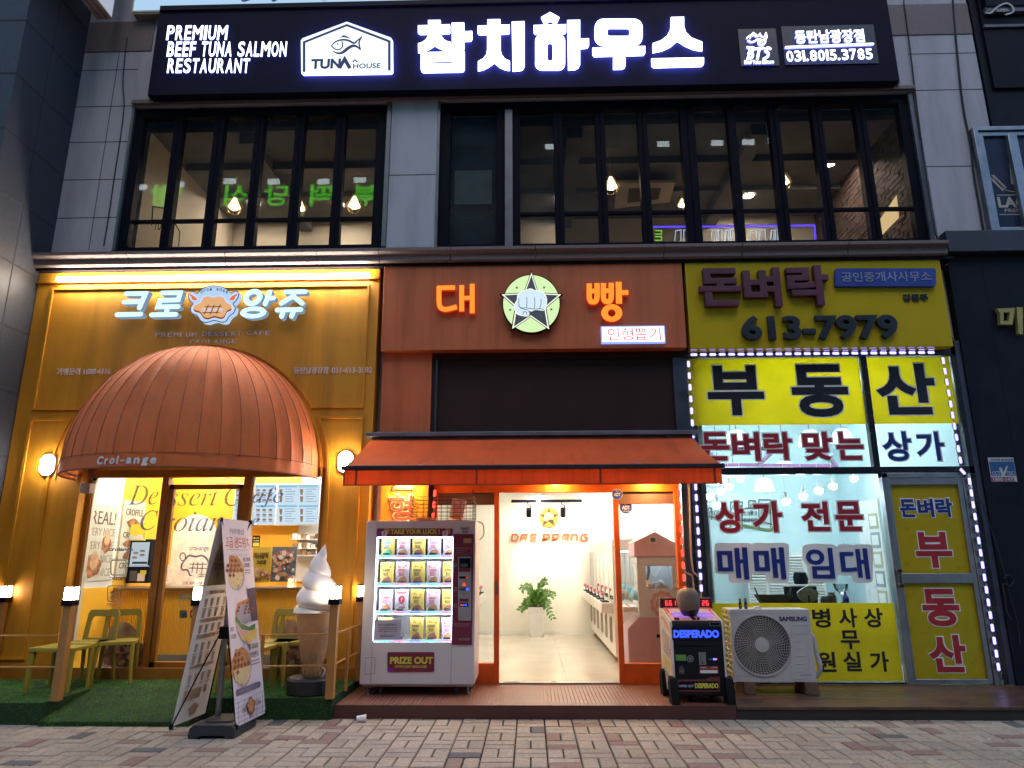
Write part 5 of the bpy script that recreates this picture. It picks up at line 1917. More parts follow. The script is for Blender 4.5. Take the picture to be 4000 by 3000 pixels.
def claw_machine(w_, d_, h_):
    """front faces local -X; origin at floor centre"""
    t = thing('claw_machine', '', 'claw machine', (0, 0, 0), 'white claw machines in the right hand row')
    x0, x1, y0, y1 = -d_ / 2, d_ / 2, -w_ / 2 + 0.006, w_ / 2 - 0.006
    m = MB()
    m.box(x0, x1, y0, y1, 0.10, 0.78)
    m.box(x0, x1, y0, y1, h_ - 0.16, h_)
    for yy in (y0, y1 - 0.04):
        m.box(x0, x0 + 0.04, yy, yy + 0.04, 0.78, h_ - 0.16)
        m.box(x1 - 0.04, x1, yy, yy + 0.04, 0.78, h_ - 0.16)
    m.box(x1 - 0.02, x1, y0 + 0.04, y1 - 0.04, 0.78, h_ - 0.16)
    m.obj('cabinet', CMW, t, local=True, bev=0.006)
    m = MB()
    m.quad((x0 + 0.005, y0 + 0.04, 0.78), (x0 + 0.005, y1 - 0.04, 0.78), (x0 + 0.005, y1 - 0.04, h_ - 0.16), (x0 + 0.005, y0 + 0.04, h_ - 0.16))
    m.obj('pane', MGL, t, local=True)
    m = MB()
    m.box(x0 - 0.17, x0, y0 + 0.02, y1 - 0.02, 0.66, 0.80)
    co = m.obj('console', CMW, t, local=True, bev=0.01)
    m = MB()
    m.box(x0 - 0.15, x0 - 0.05, y0 + 0.12, y1 - 0.2, 0.801, 0.815)
    m.obj('button_plate', BLACKM, co, local=True)
    m = MB()
    m.tube([(x0 - 0.1, 0, 0.80), (x0 - 0.115, 0.0, 0.89)], 0.007, 8)
    jo = m.obj('joystick', BLACKM, co, local=True)
    m = MB()
    m.lathe([(0, -0.03), (0.02, -0.022), (0.03, 0), (0.02, 0.022), (0, 0.03)], (x0 - 0.118, 0, 0.905), 12)
    m.obj('joystick_ball', pm('pink joystick ball', (0.75, 0.22, 0.30), 0.3), jo, local=True)
    m = MB()
    m.stroke(rrect(-0.12, 0.26, 0.02, 0.58, 0.05), 0.025, (x0 - 0.001, 0, 0), -YA, ZA, 0.02, closed=True)
    m.prism(rrect(-0.11, 0.27, 0.01, 0.57, 0.045), (x0 - 0.001, 0, 0), -YA, ZA, 0.004)
    m.obj('prize_door', pm('warm grey door', (0.42, 0.37, 0.30), 0.4), t, local=True)
    m = MB()
    m.box(x0 + 0.08, x1 - 0.08, y0 + 0.08, y1 - 0.08, h_ - 0.175, h_ - 0.162)
    m.obj('inner_light', IN_L, t, local=True)
    m = MB()
    rr2 = random.Random(3)
    for k in range(16):
        s_ = rr2.uniform(0.05, 0.08)
        m.lathe([(0, -s_), (s_ * .7, -s_ * .7), (s_, 0), (s_ * .7, s_ * .7), (0, s_)], (rr2.uniform(x0 + .12, x1 - .12), rr2.uniform(y0 + .12, y1 - .12), 0.84 + rr2.uniform(0, 0.08)), 10, rr2.randrange(3))
    m.obj('soft_toys', [pm('white plush', (0.65, 0.63, 0.62), 0.9), pm('peach plush', (0.6, 0.4, 0.3), 0.9), pm('teal plush', (0.2, 0.4, 0.42), 0.9)], t, local=True)
    for xx in (x0 + 0.08, x1 - 0.08):
        for yy in (y0 + 0.1, y1 - 0.1):
            m = MB()
            m.lathe([(0.045, -0.018), (0.05, -0.01), (0.05, 0.01), (0.045, 0.018)], (xx, yy, 0.05), 16, 0, axis=XA)
            m.box(xx - 0.026, xx + 0.026, yy - 0.012, yy + 0.012, 0.05, 0.10, 1)
            m.obj('caster', [CAST, GREYP], t, local=True)
    return t


cmw, cmd, cmh = 0.655, 0.62, 1.66
nm_ = ['nearest the door', 'second from the door', 'third from the door', 'fourth from the door', 'fifth from the door', 'farthest back against the wall']
c0 = None
for i in range(6):
    o_ = claw_machine(cmw, cmd, cmh) if c0 is None else copy_tree(c0)
    c0 = c0 or o_
    o_['label'] = 'white claw machine of the right hand row, ' + nm_[i]
    o_.location = (1.14 + cmd / 2, 1.42 + cmw / 2 + i * cmw, FZ)
# left row, seen through the left pane
for i in range(4):
    o_ = copy_tree(c0)
    o_['label'] = 'white claw machine behind the left glass, ' + ['nearest the vending machine', 'second along the left wall', 'third along the left wall', 'farthest along the left wall'][i]
    o_['group'] = 'white claw machines along the left wall'
    o_.rotation_euler = (0, 0, math.pi)
    o_.location = (-1.30, 2.2 + i * cmw, FZ)


def house_machine(loc, label, front, side):
    """end of a house shaped claw machine; its gable looks at the street"""
    t = thing('house_claw_machine', label, 'claw machine', loc, 'house shaped claw machines')
    wd, dp = 0.56, 0.5
    x0, x1 = 0, wd
    m = MB()
    lo = [(-0.12, 0.0), (wd, 0.0), (wd, 0.66), (0.02, 0.66), (-0.12, 0.52)]
    m.prism(lo, (0, dp, 0.02), XA, ZA, dp)
    m.obj('base', front, t, local=True, bev=0.008)
    m = MB()
    wx0, wx1, wz0, wz1 = 0.14, 0.47, 1.02, 1.30
    for a, b, c, d in ((0.03, wd, 0.68, wz0), (0.03, wd, wz1, 1.42), (0.03, wx0, wz0, wz1), (wx1, wd, wz0, wz1)):
        m.box(a, b, 0.0, 0.03, c, d)
    m.box(wd - 0.03, wd, 0.03, dp, 0.68, 1.42)
    m.box(0.03, 0.06, 0.03, dp, 0.68, 0.86)
    m.box(0.03, 0.06, 0.03, dp, 1.34, 1.42)
    m.box(0.06, wd - 0.03, dp - 0.03, dp, 0.68, 1.42)
    m.box(0.06, wd - 0.03, 0.03, dp - 0.03, 0.84, 0.87)
    m.obj('cabinet', side, t, local=True, bev=0.004)
    m = MB()
    m.prism([(0.0, 1.42), (wd + 0.02, 1.42), (wd + 0.02, 1.56), (wd * 0.5, 1.73), (0.0, 1.60)], (0, dp, 0), XA, ZA, dp + 0.02)
    m.obj('roof', PINK, t, local=True, bev=0.008)
    m = MB()
    m.box(0.20, 0.29, -0.045, -0.02, 1.58, 1.665)
    m.box(0.215, 0.275, -0.05, -0.044, 1.60, 1.65, 1)
    m.obj('vent', [CMW, GREYP], t, local=True)
    m = MB()
    m.box(0.08, wd - 0.05, 0.05, dp - 0.05, 1.395, 1.41)
    m.obj('inner_light', IN_L, t, local=True)
    m = MB()
    m.quad((wx0, 0.012, wz0), (wx1, 0.012, wz0), (wx1, 0.012, wz1), (wx0, 0.012, wz1))
    m.quad((0.045, 0.03, 0.86), (0.045, dp, 0.86), (0.045, dp, 1.34), (0.045, 0.03, 1.34))
    m.obj('pane', MGL, t, local=True)
    m = MB()
    rr2 = random.Random(6)
    for k in range(22):
        s_ = rr2.uniform(0.035, 0.06)
        m.lathe([(0, -s_), (s_ * .7, -s_ * .7), (s_, 0), (s_ * .7, s_ * .7), (0, s_)], (rr2.uniform(0.14, 0.46), rr2.uniform(0.08, dp - .1), 0.92 + rr2.uniform(0, 0.19)), 9, rr2.randrange(3))
    m.obj('soft_toys', [pm('white plush', (0.65, 0.63, 0.62), 0.9), pm('grey plush', (0.3, 0.3, 0.33), 0.9), pm('peach plush', (0.6, 0.4, 0.3), 0.9)], t, local=True)
    m = MB()
    m.tube(smooth([(0.2, 0.25, 1.38), (0.22, 0.24, 1.25), (0.18, 0.22, 1.12)], 4), 0.02, 8, 0)
    m.tube(smooth([(0.22, 0.3, 1.39), (0.3, 0.3, 1.15), (0.42, 0.3, 1.38)], 6), 0.008, 6, 1)
    m.obj('claw', [GREYP, PAPER], t, local=True)
    m = MB()
    gear = []
    for k in range(40):
        rr3 = 0.165 if (k // 2) % 2 else 0.15
        gear.append((0.335 + rr3 * math.cos(R(9 * k)), 0.835 + rr3 * math.sin(R(9 * k))))
    m.prism(gear, (0, -0.0005, 0), XA, ZA, 0.003, 0)
    m.prism(circ(0.335, 0.835, 0.118), (0, -0.0035, 0), XA, ZA, 0.002, 1, hole=circ(0.335, 0.835, 0.088))
    for dx in (-0.035, 0.035):
        m.prism(circ(0.335 + dx, 0.845, 0.026), (0, -0.004, 0), XA, ZA, 0.002, 1, hole=circ(0.335 + dx, 0.845, 0.017))
    m.obj('badge', [pm('rose badge', (0.58, 0.30, 0.32), 0.5), pm('badge grey', (0.55, 0.50, 0.47), 0.5)], t, local=True)
    m = MB()
    m.box(0.22, 0.36, -0.006, -0.0005, 0.42, 0.49, 0)
    m.box(0.235, 0.345, -0.008, -0.0055, 0.435, 0.475, 1)
    m.obj('lock_plate', [PINKD, BLACKM], t, local=True)
    m = MB()
    m.box(-0.16, 0.03, 0.06, dp - 0.06, 0.74, 0.80)
    m.obj('console', CMW, t, local=True, bev=0.01)
    m = MB()
    for k in range(4):
        m.lathe([(0.018, 0), (0.018, 0.012), (0, 0.016)], (-0.08, 0.12 + 0.08 * k, 0.80), 10, k % 2)
    m.obj('button', [em('pink button', (1.0, 0.2, 0.35), 1.2), em('lime button', (0.6, 1.0, 0.2), 1.0)], t, local=True)
    return t


CMT = pm('taupe machine panel', (0.60, 0.64, 0.68), 0.4, var=0.04)
house_machine((1.33, 0.62, FZ), 'pink house shaped claw machine with a gabled roof behind the right glass, nearest the street', PINKD, CMT)
# ------------------------------------------------------------------ estate agent's shopfront
YY = -0.2
FILM = thin('yellow window film', (0.90, 0.77, 0.035), back=0.5, rough=0.45, var=0.05, scale=3)
YBOX = pm('yellow sign sheet', (0.54, 0.39, 0.012), 0.22, var=0.05, scale=2)
BLK = pm('black vinyl', (0.012, 0.012, 0.02), 0.45)
REDV = pm('red vinyl', (0.36, 0.02, 0.035), 0.45)
BLUV = pm('blue vinyl', (0.010, 0.030, 0.22), 0.45)
WHV = pm('white vinyl', (0.80, 0.80, 0.78), 0.5, var=0.03)
t = thing('agency_sign', 'unlit yellow sign box with raised maroon Korean letters and a black phone number', 'sign', (3.75, YY, 4.12))
X0, X1, Z0, Z1 = at(2686, 1190, YY).x, at(3699, 1190, YY).x, at(3200, 1358, YY).z, at(3200, 1016, YY).z
m = MB()
m.box(X0, X1, YY, -0.04, Z0, Z1)
m.obj('panel', YBOX, t, bev=0.006)
MAR = pm('maroon raised letter', (0.10, 0.022, 0.045), 0.5)
for chh, b_ in (('돈', (2733, 1046, 2898, 1194)), ('벼', (2906, 1044, 3052, 1196)), ('락', (3078, 1035, 3240, 1192))):
    m = MB()
    m.ptext(chh, *b_, YY - 0.09, 0.034, 0.088, ext=0.9)
    m.obj('letter', MAR, t)
m = MB()
m.ppoly(rrect(3263, 1048, 3656, 1118, 8), YY - 0.05, 0.048, 0)
m.ptext('공인중개사사무소', 3287, 1061, 3638, 1099, YY - 0.056, 0.012, 0.004, 1)
m.obj('name_plate', [pm('blue acrylic plate', (0.03, 0.06, 0.30), 0.4), pm('grey white lettering', (0.25, 0.27, 0.42), 0.5)], t)
m = MB()
m.ptext('강문주', 3528, 1147, 3627, 1176, YY - 0.02, 0.02, 0.018)
m.ptext('613-7979', 2898, 1229, 3509, 1326, YY - 0.06, 0.034, 0.058, ext=0.6)
m.obj('lettering', pm('black raised letter', (0.012, 0.02, 0.03), 0.45), t)

OF = thing('agency_shopfront', 'glass fronted estate agency with steel frames and yellow lettered films', 'shopfront', (3.75, 0, 0))
ox0, ox1 = at(2726, 2300, 0.0).x, 5.40
YB = 0.0
zt0 = at(3100, 1395, YB).z
zm0, zm1 = at(3100, 1853, YB).z, at(3100, 1826, YB).z
vx = (at(3368, 1500, YB).x, at(3392, 1500, YB).x)
dX0, dX1 = at(3441, 1900, YB).x, at(3772, 1900, YB).x
dz1 = at(3600, 1848, YB).z
zb0 = at(3200, 2665, YB).z
m = MB()
m.box(ox0, ox1, YB - 0.03, YB + 0.05, zm0, zm1)
m.box(vx[0], vx[1], YB - 0.035, YB + 0.05, zm1, 4.2)
m.box(ox0, ox1, YB - 0.03, YB + 0.05, zt0, 4.25)
m.box(ox0 - 0.05, ox0, YB - 0.03, YB + 0.05, 0.13, 4.2)
m.box(ox1 - 0.06, ox1, YB - 0.03, YB + 0.05, 0.13, 4.2)
m.box(ox0, dX0, YB - 0.02, YB + 0.05, 0.13, zb0)
m.obj('window_frame', pm('dark steel frame', (0.10, 0.10, 0.11), 0.25, 0.9), OF, bev=0.003)
for a, b, c, d in ((ox0, vx[0], zm1, zt0), (vx[1], ox1 - 0.06, zm1, zt0), (ox0, dX0, zb0, zm0)):
    MB().quad((a, YB + 0.02, c), (b, YB + 0.02, c), (b, YB + 0.02, d), (a, YB + 0.02, d)).obj('pane', GLASS, OF)
yv = YB + 0.016
m = MB()
zf0 = at(3200, 1657, YB).z
zf1 = at(3200, 2356, YB).z
for a, b, c, d in ((ox0 + 0.01, vx[0] - 0.005, zf0, zt0 - 0.005), (vx[1] + 0.005, ox1 - 0.07, zf0, zt0 - 0.005), (ox0 + 0.01, dX0 - 0.02, zb0 + 0.01, zf1)):
    MB().box(a, b, yv, yv + 0.002, c, d).obj('window_film', FILM, OF)


def vinyl(par, items, Y, mf, edge=0.0, bold=0.028, eb=0.06):
    """film letters with a pale outline"""
    a, b = MB(), MB()
    for chh, x0, y0, x1, y1 in items:
        if edge:
            e = edge
            a.ptext(chh, x0 - e, y0 - e, x1 + e, y1 + e, Y - 0.001, eb, 0.001)
        b.ptext(chh, x0, y0, x1, y1, Y - 0.004, bold, 0.002)
    if edge:
        a.obj('letter_outline', WHV, par)
    b.obj('lettering', mf, par)


vinyl(OF, (('부', 2764, 1428, 2983, 1622), ('동', 3093, 1424, 3313, 1628), ('산', 3422, 1421, 3654, 1619)), yv, BLK, 5, 0.034, 0.052)
vinyl(OF, (('돈', 2739, 1688, 2849, 1798), ('벼', 2860, 1688, 2968, 1800), ('락', 2984, 1688, 3095, 1796), ('맞', 3137, 1687, 3252, 1798), ('는', 3267, 1687, 3372, 1796)), YB + 0.014, REDV, 5, 0.03, 0.06)
vinyl(OF, (('상', 3449, 1686, 3561, 1800), ('가', 3580, 1687, 3688, 1799)), YB + 0.014, BLUV, 5, 0.024, 0.055)
vinyl(OF, (('상', 2793, 1958, 2905, 2081), ('가', 2939, 1958, 3055, 2078), ('전', 3131, 1960, 3239, 2074), ('문', 3264, 1959, 3370, 2074)), YB + 0.014, REDV, 6, 0.032, 0.06)
m = MB()
for x0, x1, yb_ in ((2790, 2862, 2243), (2846, 2938, 2279), (2934, 3002, 2243), (2990, 3083, 2279), (3134, 3206, 2200), (3158, 3270, 2276), (3268, 3342, 2248), (3328, 3410, 2277)):
    kq = kq + 1 if x0 > 2790 else 0
    m.ppoly(rrect(x0, 2120 if x0 < 3100 else 2126, x1, yb_, 18), YB + 0.0134 - 0.0004 * kq, 0.002)
m.ppoly(circ(3192, 2172, 58, 50, 30), YB + 0.0098, 0.002)
m.obj('letter_plate', WHV, OF)
vinyl(OF, (('매', 2803, 2138, 2923, 2264), ('매', 2946, 2138, 3067, 2263), ('임', 3151, 2140, 3257, 2260), ('대', 3284, 2142, 3394, 2262)), YB + 0.0085, BLUV, 0, 0.026)
vinyl(OF, (('병', 3174, 2377, 3244, 2452), ('사', 3276, 2376, 3348, 2451), ('상', 3375, 2375, 3449, 2451), ('무', 3284, 2462, 3358, 2536), ('원', 3193, 2546, 3265, 2625), ('실', 3293, 2546, 3364, 2622), ('가', 3398, 2545, 3472, 2624)), yv, BLK, 0, 0.026)
# aluminium door
m = MB()
Ld, Rd = dX0, dX1
Lz = 0.13
m.box(Ld, Ld + 0.07, YB - 0.05, YB + 0.04, Lz, dz1)
m.box(Rd - 0.05, Rd, YB - 0.05, YB + 0.04, Lz, dz1)
m.box(Ld, Rd, YB - 0.05, YB + 0.04, dz1 - 0.06, dz1)
do0, do1 = at(3480, 1890, YB - 0.05).x, at(3745, 1890, YB - 0.05).x
du0, du1 = at(3600, 2240, YB - 0.05).z, at(3600, 1893, YB - 0.05).z
dl0, dl1 = at(3650, 2654, YB - 0.05).z, at(3650, 2278, YB - 0.05).z
m.box(Ld + 0.075, do0, YB - 0.04, YB + 0.03, Lz + 0.01, dz1 - 0.065)
m.box(do1, Rd - 0.055, YB - 0.04, YB + 0.03, Lz + 0.01, dz1 - 0.065)
m.box(do0, do1, YB - 0.04, YB + 0.03, du1, dz1 - 0.065)
m.box(do0, do1, YB - 0.04, YB + 0.03, dl1, du0)
m.box(do0, do1, YB - 0.04, YB + 0.03, Lz + 0.01, dl0)
do = m.obj('door', ALU, OF, bev=0.004)
for c, d in ((du0, du1), (dl0, dl1)):
    MB().box(do0, do1, YB - 0.008, YB + 0.004, c, d).obj('film', pm('yellow door film', (0.46, 0.34, 0.008), 0.3, var=0.06), do)
yq = YB - 0.008
for items, mf in (((('돈', 3516, 1950, 3578, 2020), ('벼', 3585, 1948, 3647, 2020), ('락', 3655, 1947, 3721, 2020)), BLUV), ((('부', 3577, 2078, 3718, 2218), ('동', 3604, 2300, 3747, 2446), ('산', 3628, 2480, 3774, 2626)), pm('red door vinyl', (0.40, 0.02, 0.025), 0.45))):
    a, b = MB(), MB()
    for chh, x0, y0, x1, y1 in items:
        a.ptext(chh, x0 - 4, y0 - 4, x1 + 4, y1 + 4, yq - 0.002, 0.065, 0.002)
        b.ptext(chh, x0, y0, x1, y1, yq - 0.005, 0.036, 0.002)
    a.obj('letter_outline', WHV, do)
    b.obj('lettering', mf, do)
m = MB()
hx = at(3516, 2260, YB - 0.08).x
hz0, hz1 = at(3520, 2295, -0.08).z, at(3510, 2222, -0.08).z
m.box(hx - 0.012, hx + 0.012, YB - 0.10, YB - 0.08, hz0, hz1)
for z in (hz0, hz1 - 0.04):
    m.box(hx - 0.03, hx + 0.03, YB - 0.10, YB - 0.041, z, z + 0.04)
m.obj('handle', pm('bronze handle', (0.20, 0.14, 0.09), 0.3, 0.8), do, bev=0.003)
# threshold sill
m = MB()
m.box(ox0 - 0.3, 5.44, -0.06, 0.06, 0.10, 0.13)
m.obj('sill', pm('brass sill', (0.25, 0.19, 0.10), 0.4, 0.6), OF)
# office room
m = MB()
OWM = pm('pale office wall', (0.52, 0.64, 0.68), 0.6, var=0.03)
m.box(2.12, 5.36, 3.6, 3.7, FZ, 4.3)
m.box(2.12, 2.18, 0.1, 3.6, FZ, 4.3)
m.box(5.30, 5.36, 0.1, 3.6, FZ, 4.3)
m.obj('interior_wall', OWM, OF)
m = MB()
m.box(2.12, 5.36, 0.06, 3.7, 4.26, 4.33)
m.obj('interior_ceiling', pm('pale ceiling', (0.62, 0.68, 0.70), 0.7), OF)
m = MB()
m.box(2.12, 5.36, 0.06, 3.7, 0.08, 0.125)
m.obj('interior_floor', pm('grey office floor', (0.3, 0.3, 0.3), 0.4), OF)
m = MB()
m.box(2.19, 2.9, 2.9, 2.98, FZ, 2.3)
m.obj('interior_partition', pm('grey door leaf', (0.22, 0.24, 0.25), 0.4), OF)
# mural on the back wall: line drawing of houses
t = thing('wall_mural', 'line drawing of old town houses on the agency back wall behind the red letters', 'mural', at(2950, 2080, 3.59))
m = MB()
r_ = random.Random(4)
wl = lambda pts, w_=0.014: m.pstroke(pts, w_, 3.585 - 0.0005 * (len(m.f) % 9), 0.006, 0)
for x0, x1, y0, y1 in ((2855, 2900, 1960, 2070), (2900, 2965, 1985, 2065), (2965, 3010, 1952, 2060), (2740, 2780, 1985, 2030), (2925, 2950, 1955, 1985)):
    wl([(x0, y1), (x0, y0), (x1, y0), (x1, y1)])
    k = x0 + 8
    while k < x1 - 6:
        for yy in (y0 + 14, y0 + 40):
            wl([(k, yy + 14), (k, yy), (k + 6, yy), (k + 6, yy + 14)], 0.009)
        k += 14
for k in range(9):
    wl([(2732 + k * 10, 2016), (2732 + k * 10, 2000), (2737 + k * 10, 1996)], 0.01)
wl(smooth([(2728, 2035), (2780, 2018), (2840, 2040), (2930, 2030), (3015, 2048)], 4), 0.02)
m.pstroke(smooth([(2900, 2052), (2950, 2062), (3010, 2070), (3030, 2050)], 4), 0.05, 3.583, 0.006, 1)
m.obj('drawing', [pm('mural ink', (0.06, 0.08, 0.07), 0.7), pm('mural green', (0.12, 0.18, 0.08), 0.7)], t)
# louvred cabinet, paper board
t = thing('louvred_cabinet', 'white louvred cupboard doors in the agency behind the blue letters', 'cabinet', at(3050, 2350, 3.3))
m = MB()
X0, X1, Z0, Z1 = pbox(2922, 2160, 3225, 2360, 3.3)
m.box(X0, X1, 3.35, 3.55, FZ, Z1)
n_ = 26
for side in range(4):
    a = X0 + (X1 - X0) * side / 4
    b = X0 + (X1 - X0) * (side + 1) / 4
    m.box(a, a + 0.03, 3.31, 3.35, FZ, Z1)
    m.box(b - 0.03, b, 3.31, 3.35, FZ, Z1)
    z = 0.5
    while z < Z1 - 0.03:
        m.hexa([(a + 0.03, 3.315, z), (b - 0.03, 3.315, z), (b - 0.03, 3.345, z + 0.02), (a + 0.03, 3.345, z + 0.02)], [(a + 0.03, 3.315, z + 0.012), (b - 0.03, 3.315, z + 0.012), (b - 0.03, 3.345, z + 0.032), (a + 0.03, 3.345, z + 0.032)])
        z += 0.045
m.obj('door', WHITEG, t)
t = thing('licence_board', 'white side panel hung with framed papers by the agency door', 'board', (5.2, 1.5, 1.2))
m = MB()
bp0, bp1 = ax(3345, 2000, 5.0), ax(3432, 2000, 5.0)
m.box(5.0, 5.03, bp0.y if bp0.y < bp1.y else bp1.y, max(bp0.y, bp1.y), 0.4, 2.35)
m.obj('board', WHITEG, t)
m = MB()
yy0, yy1 = min(bp0.y, bp1.y), max(bp0.y, bp1.y)
for k in range(6):
    z = 2.15 - k * 0.27
    m.box(4.992, 5.0, yy0 + 0.05, yy0 + 0.32, z - 0.22, z, k % 2)
    m.box(4.988, 4.993, yy0 + 0.09, yy0 + 0.28, z - 0.18, z - 0.04, 2)
m.obj('certificate', [pm('framed paper', (0.45, 0.40, 0.25), 0.5), pm('frame grey', (0.3, 0.33, 0.35), 0.5), PAPER], t)
# ledge behind the window with objects
t = thing('window_shelf', 'dark shelf board inside the agency window just above the yellow film', 'shelf', (3.5, 0.4, 0.85))
m = MB()
sz = at(3100, 2356, 0.35).z - 0.02
m.box(ox0 + 0.35, dX0 - 0.05, 0.2, 0.6, sz - 0.04, sz)
m.obj('board', pm('dark shelf wood', (0.07, 0.05, 0.04), 0.5), t)


def onshelf(px, y=0.38):
    return Vector((at(px, 2340, y).x, y, sz))


c = onshelf(3022)
t = thing('wicker_basket', 'low brown basket with curled handles on the agency window shelf', 'basket', c)
m = MB()
m.add([Vector((c.x + 0.215 * s_ * k_, c.y + 0.08 * u_ * k_, c.z + z_)) for k_, z_ in ((0.68, 0.0), (1.0, 0.115)) for s_, u_ in ((-1, -1), (1, -1), (1, 1), (-1, 1))], [(0, 1, 5, 4), (1, 2, 6, 5), (2, 3, 7, 6), (3, 0, 4, 7), (3, 2, 1, 0)])
for sg in (-1, 1):
    m.tube(smooth([(c.x + sg * 0.19, c.y - 0.03, c.z + 0.1), (c.x + sg * 0.22, c.y, c.z + 0.2), (c.x + sg * 0.18, c.y + 0.03, c.z + 0.1)], 5), 0.008, 6)
m.obj('body', pm('brown wicker', (0.10, 0.07, 0.05), 0.8, var=0.4, scale=60, bump=0.6, bscale=120), t)
c = onshelf(3157)
t = thing('round_plaque', 'pale round stone plaque on a small stand on the agency window shelf', 'ornament', c)
m = MB()
m.prism([(c.x + 0.125 * (1 + 0.05 * math.sin(a * 5)) * math.cos(a), c.z + 0.115 + 0.09 * (1 + 0.05 * math.cos(a * 4)) * math.sin(a)) for a in [2 * math.pi * k / 40 for k in range(40)]], (0, c.y + 0.02, 0), XA, ZA, 0.035)
m.obj('stone', pm('mottled stone', (0.42, 0.38, 0.36), 0.7, var=0.3, scale=30), t)
m = MB()
m.tube([(c.x, c.y - 0.03, c.z), (c.x + 0.005, c.y - 0.02, c.z + 0.11)], 0.012, 8)
m.box(c.x - 0.15, c.x + 0.15, c.y - 0.05, c.y + 0.05, c.z, c.z + 0.015)
m.obj('stand', pm('dark wood stand', (0.07, 0.035, 0.025), 0.5), t)
JAR = pm('stoneware jar', (0.22, 0.18, 0.17), 0.6, var=0.2)
for px, hh, lab in ((3222, 0.10, 'shorter of two grey stoneware jars beside the round plaque'), (3249, 0.145, 'taller of two grey stoneware jars on the agency window shelf')):
    c = onshelf(px)
    m = MB()
    m.lathe([(0.045, 0), (0.055, hh * 0.3), (0.05, hh * 0.75), (0.035, hh * 0.85), (0.045, hh)], c, 18)
    tag(m.obj('stoneware_jar', JAR), lab, 'jar', 'stoneware jars on the window shelf')
c = onshelf(3304)
t = thing('blue_bottle', 'small deep blue glass bottle on the agency window shelf', 'bottle', c)
m = MB()
m.lathe([(0.035, 0), (0.037, 0.08), (0.02, 0.11), (0.013, 0.12), (0.013, 0.15), (0, 0.15)], c, 16)
m.obj('body', pm('cobalt glass', (0.02, 0.03, 0.30), 0.12), t)
c = onshelf(3290, 0.48)
t = thing('bowl_vase', 'clear stemmed glass bowl standing behind the blue bottle', 'vase', c)
m = MB()
m.lathe([(0.05, 0), (0.012, 0.02), (0.012, 0.12), (0.07, 0.17), (0.09, 0.24), (0.085, 0.24), (0.066, 0.175)], c, 20)
m.obj('body', glassmat('pale vase glass', (0.8, 0.85, 0.87), 1.45), t)
t = thing('office_chair', 'dark swivel chair inside the agency left of the round plaque', 'chair', (3.55, 1.6, FZ))
c = Vector((at(3118, 2300, 1.6).x, 1.6, FZ))
m = MB()
m.box(c.x - 0.22, c.x + 0.22, 1.5, 1.56, 0.75, 1.14)
m.box(c.x - 0.23, c.x + 0.23, 1.56, 2.0, 0.58, 0.64)
m.lathe([(0.09, 1.17), (0.10, 1.25), (0.08, 1.33)], (c.x + 0.02, 1.53, 0), 12)
m.tube([(c.x, 1.75, 0.2), (c.x, 1.75, 0.58)], 0.03, 8)
for k in range(5):
    m.tube([(c.x, 1.75, 0.22), (c.x + 0.28 * math.cos(k * 1.2566), 1.75 + 0.28 * math.sin(k * 1.2566), 0.17)], 0.02, 6)
m.obj('seat', BLACKM, t, bev=0.02)

# pendant dome lamps and globe bulbs in the agency
PG = em('office globe', (0.86, 0.97, 1.0), 14)
SHD = pm('translucent white shade', (0.70, 0.80, 0.84), 0.3)
SHE = em('office dome glow', (0.80, 0.95, 1.0), 1.6)
big = [(2878, 1725, 1.4), (2665 + 500, 1725, 1.4), (3290, 1715, 2.4), (2865, 1850, 2.6), (3065, 1840, 2.7), (2985, 1905, 3.2), (2985 - 178, 1880, 3.3)]
bl = ['left of three in the top window band', 'middle one in the top window band', 'right one behind the thin mullion', 'low behind the first red letters', 'under the middle of the dark window bar', 'over the wall mural', 'nearest the awning tip']
for (px, py, y), lb in zip(big, bl):
    c = at(px, py, y)
    t = thing('dome_lamp', 'dome pendant in the agency, ' + lb, 'lamp', c, 'dome pendants in the agency')
    m = MB()
    prof = [(0.03, 0.17), (0.08, 0.16), (0.13, 0.11), (0.155, 0.03), (0.16, -0.03), (0.185, -0.055)]
    m.lathe(prof, c, 22, cap=False)
    m.lathe([(r_ - 0.006, z) for r_, z in prof[:-1]], c, 22, cap=False)
    m.obj('shade', SHE, t)
    m = MB()
    m.lathe([(0, -0.05), (0.05, -0.03), (0.06, 0.02), (0.03, 0.06), (0, 0.07)], c, 14)
    m.obj('bulb', PG, t)
    m = MB()
    m.tube([c + ZA * 0.17, (c.x, c.y, 4.26)], 0.006, 6)
    m.obj('cord', GREYP, t)
glob = [(2732, 1960, 1.0, 'at the left edge of the lower window'), (2772, 1937, 1.2, 'second from the left edge of the lower window'), (2798, 1972, 1.0, 'lowest of the left cluster'), (2815, 1917, 1.5, 'third of the left row rising to the right'), (2849, 1900, 1.8, 'fourth of the left row'), (2890, 1868, 2.2, 'half hidden by the window bar on the left'),
        (3070, 1957, 1.0, 'lowest of the right row'), (3137, 1937, 1.2, 'second of the right row'), (3199, 1915, 1.5, 'third of the right row'), (3254, 1898, 1.8, 'fourth of the right row'), (3335, 1868, 2.2, 'last of the right row, under the window bar')]
for px, py, y, lb in glob:
    c = at(px, py, y)
    t = thing('globe_lamp', 'globe bulb in the agency, ' + lb, 'lamp', c, 'globe bulbs hanging in the agency')
    m = MB()
    s_ = 0.056
    m.lathe([(0, -s_)] + [(s_ * math.sin(a), -s_ * math.cos(a)) for a in (0.4, 0.8, 1.2, 1.57, 1.9)], c, 16)
    m.obj('bulb', PG, t)
    m = MB()
    m.lathe([(s_ * 0.95, 0.017), (0.04, 0.03), (0.022, 0.05), (0.022, 0.12), (0, 0.12)], c, 14)
    m.tube([c + ZA * 0.12, (c.x, c.y, 2.95)], 0.004, 6)
    m.obj('holder', WHITEG, t)
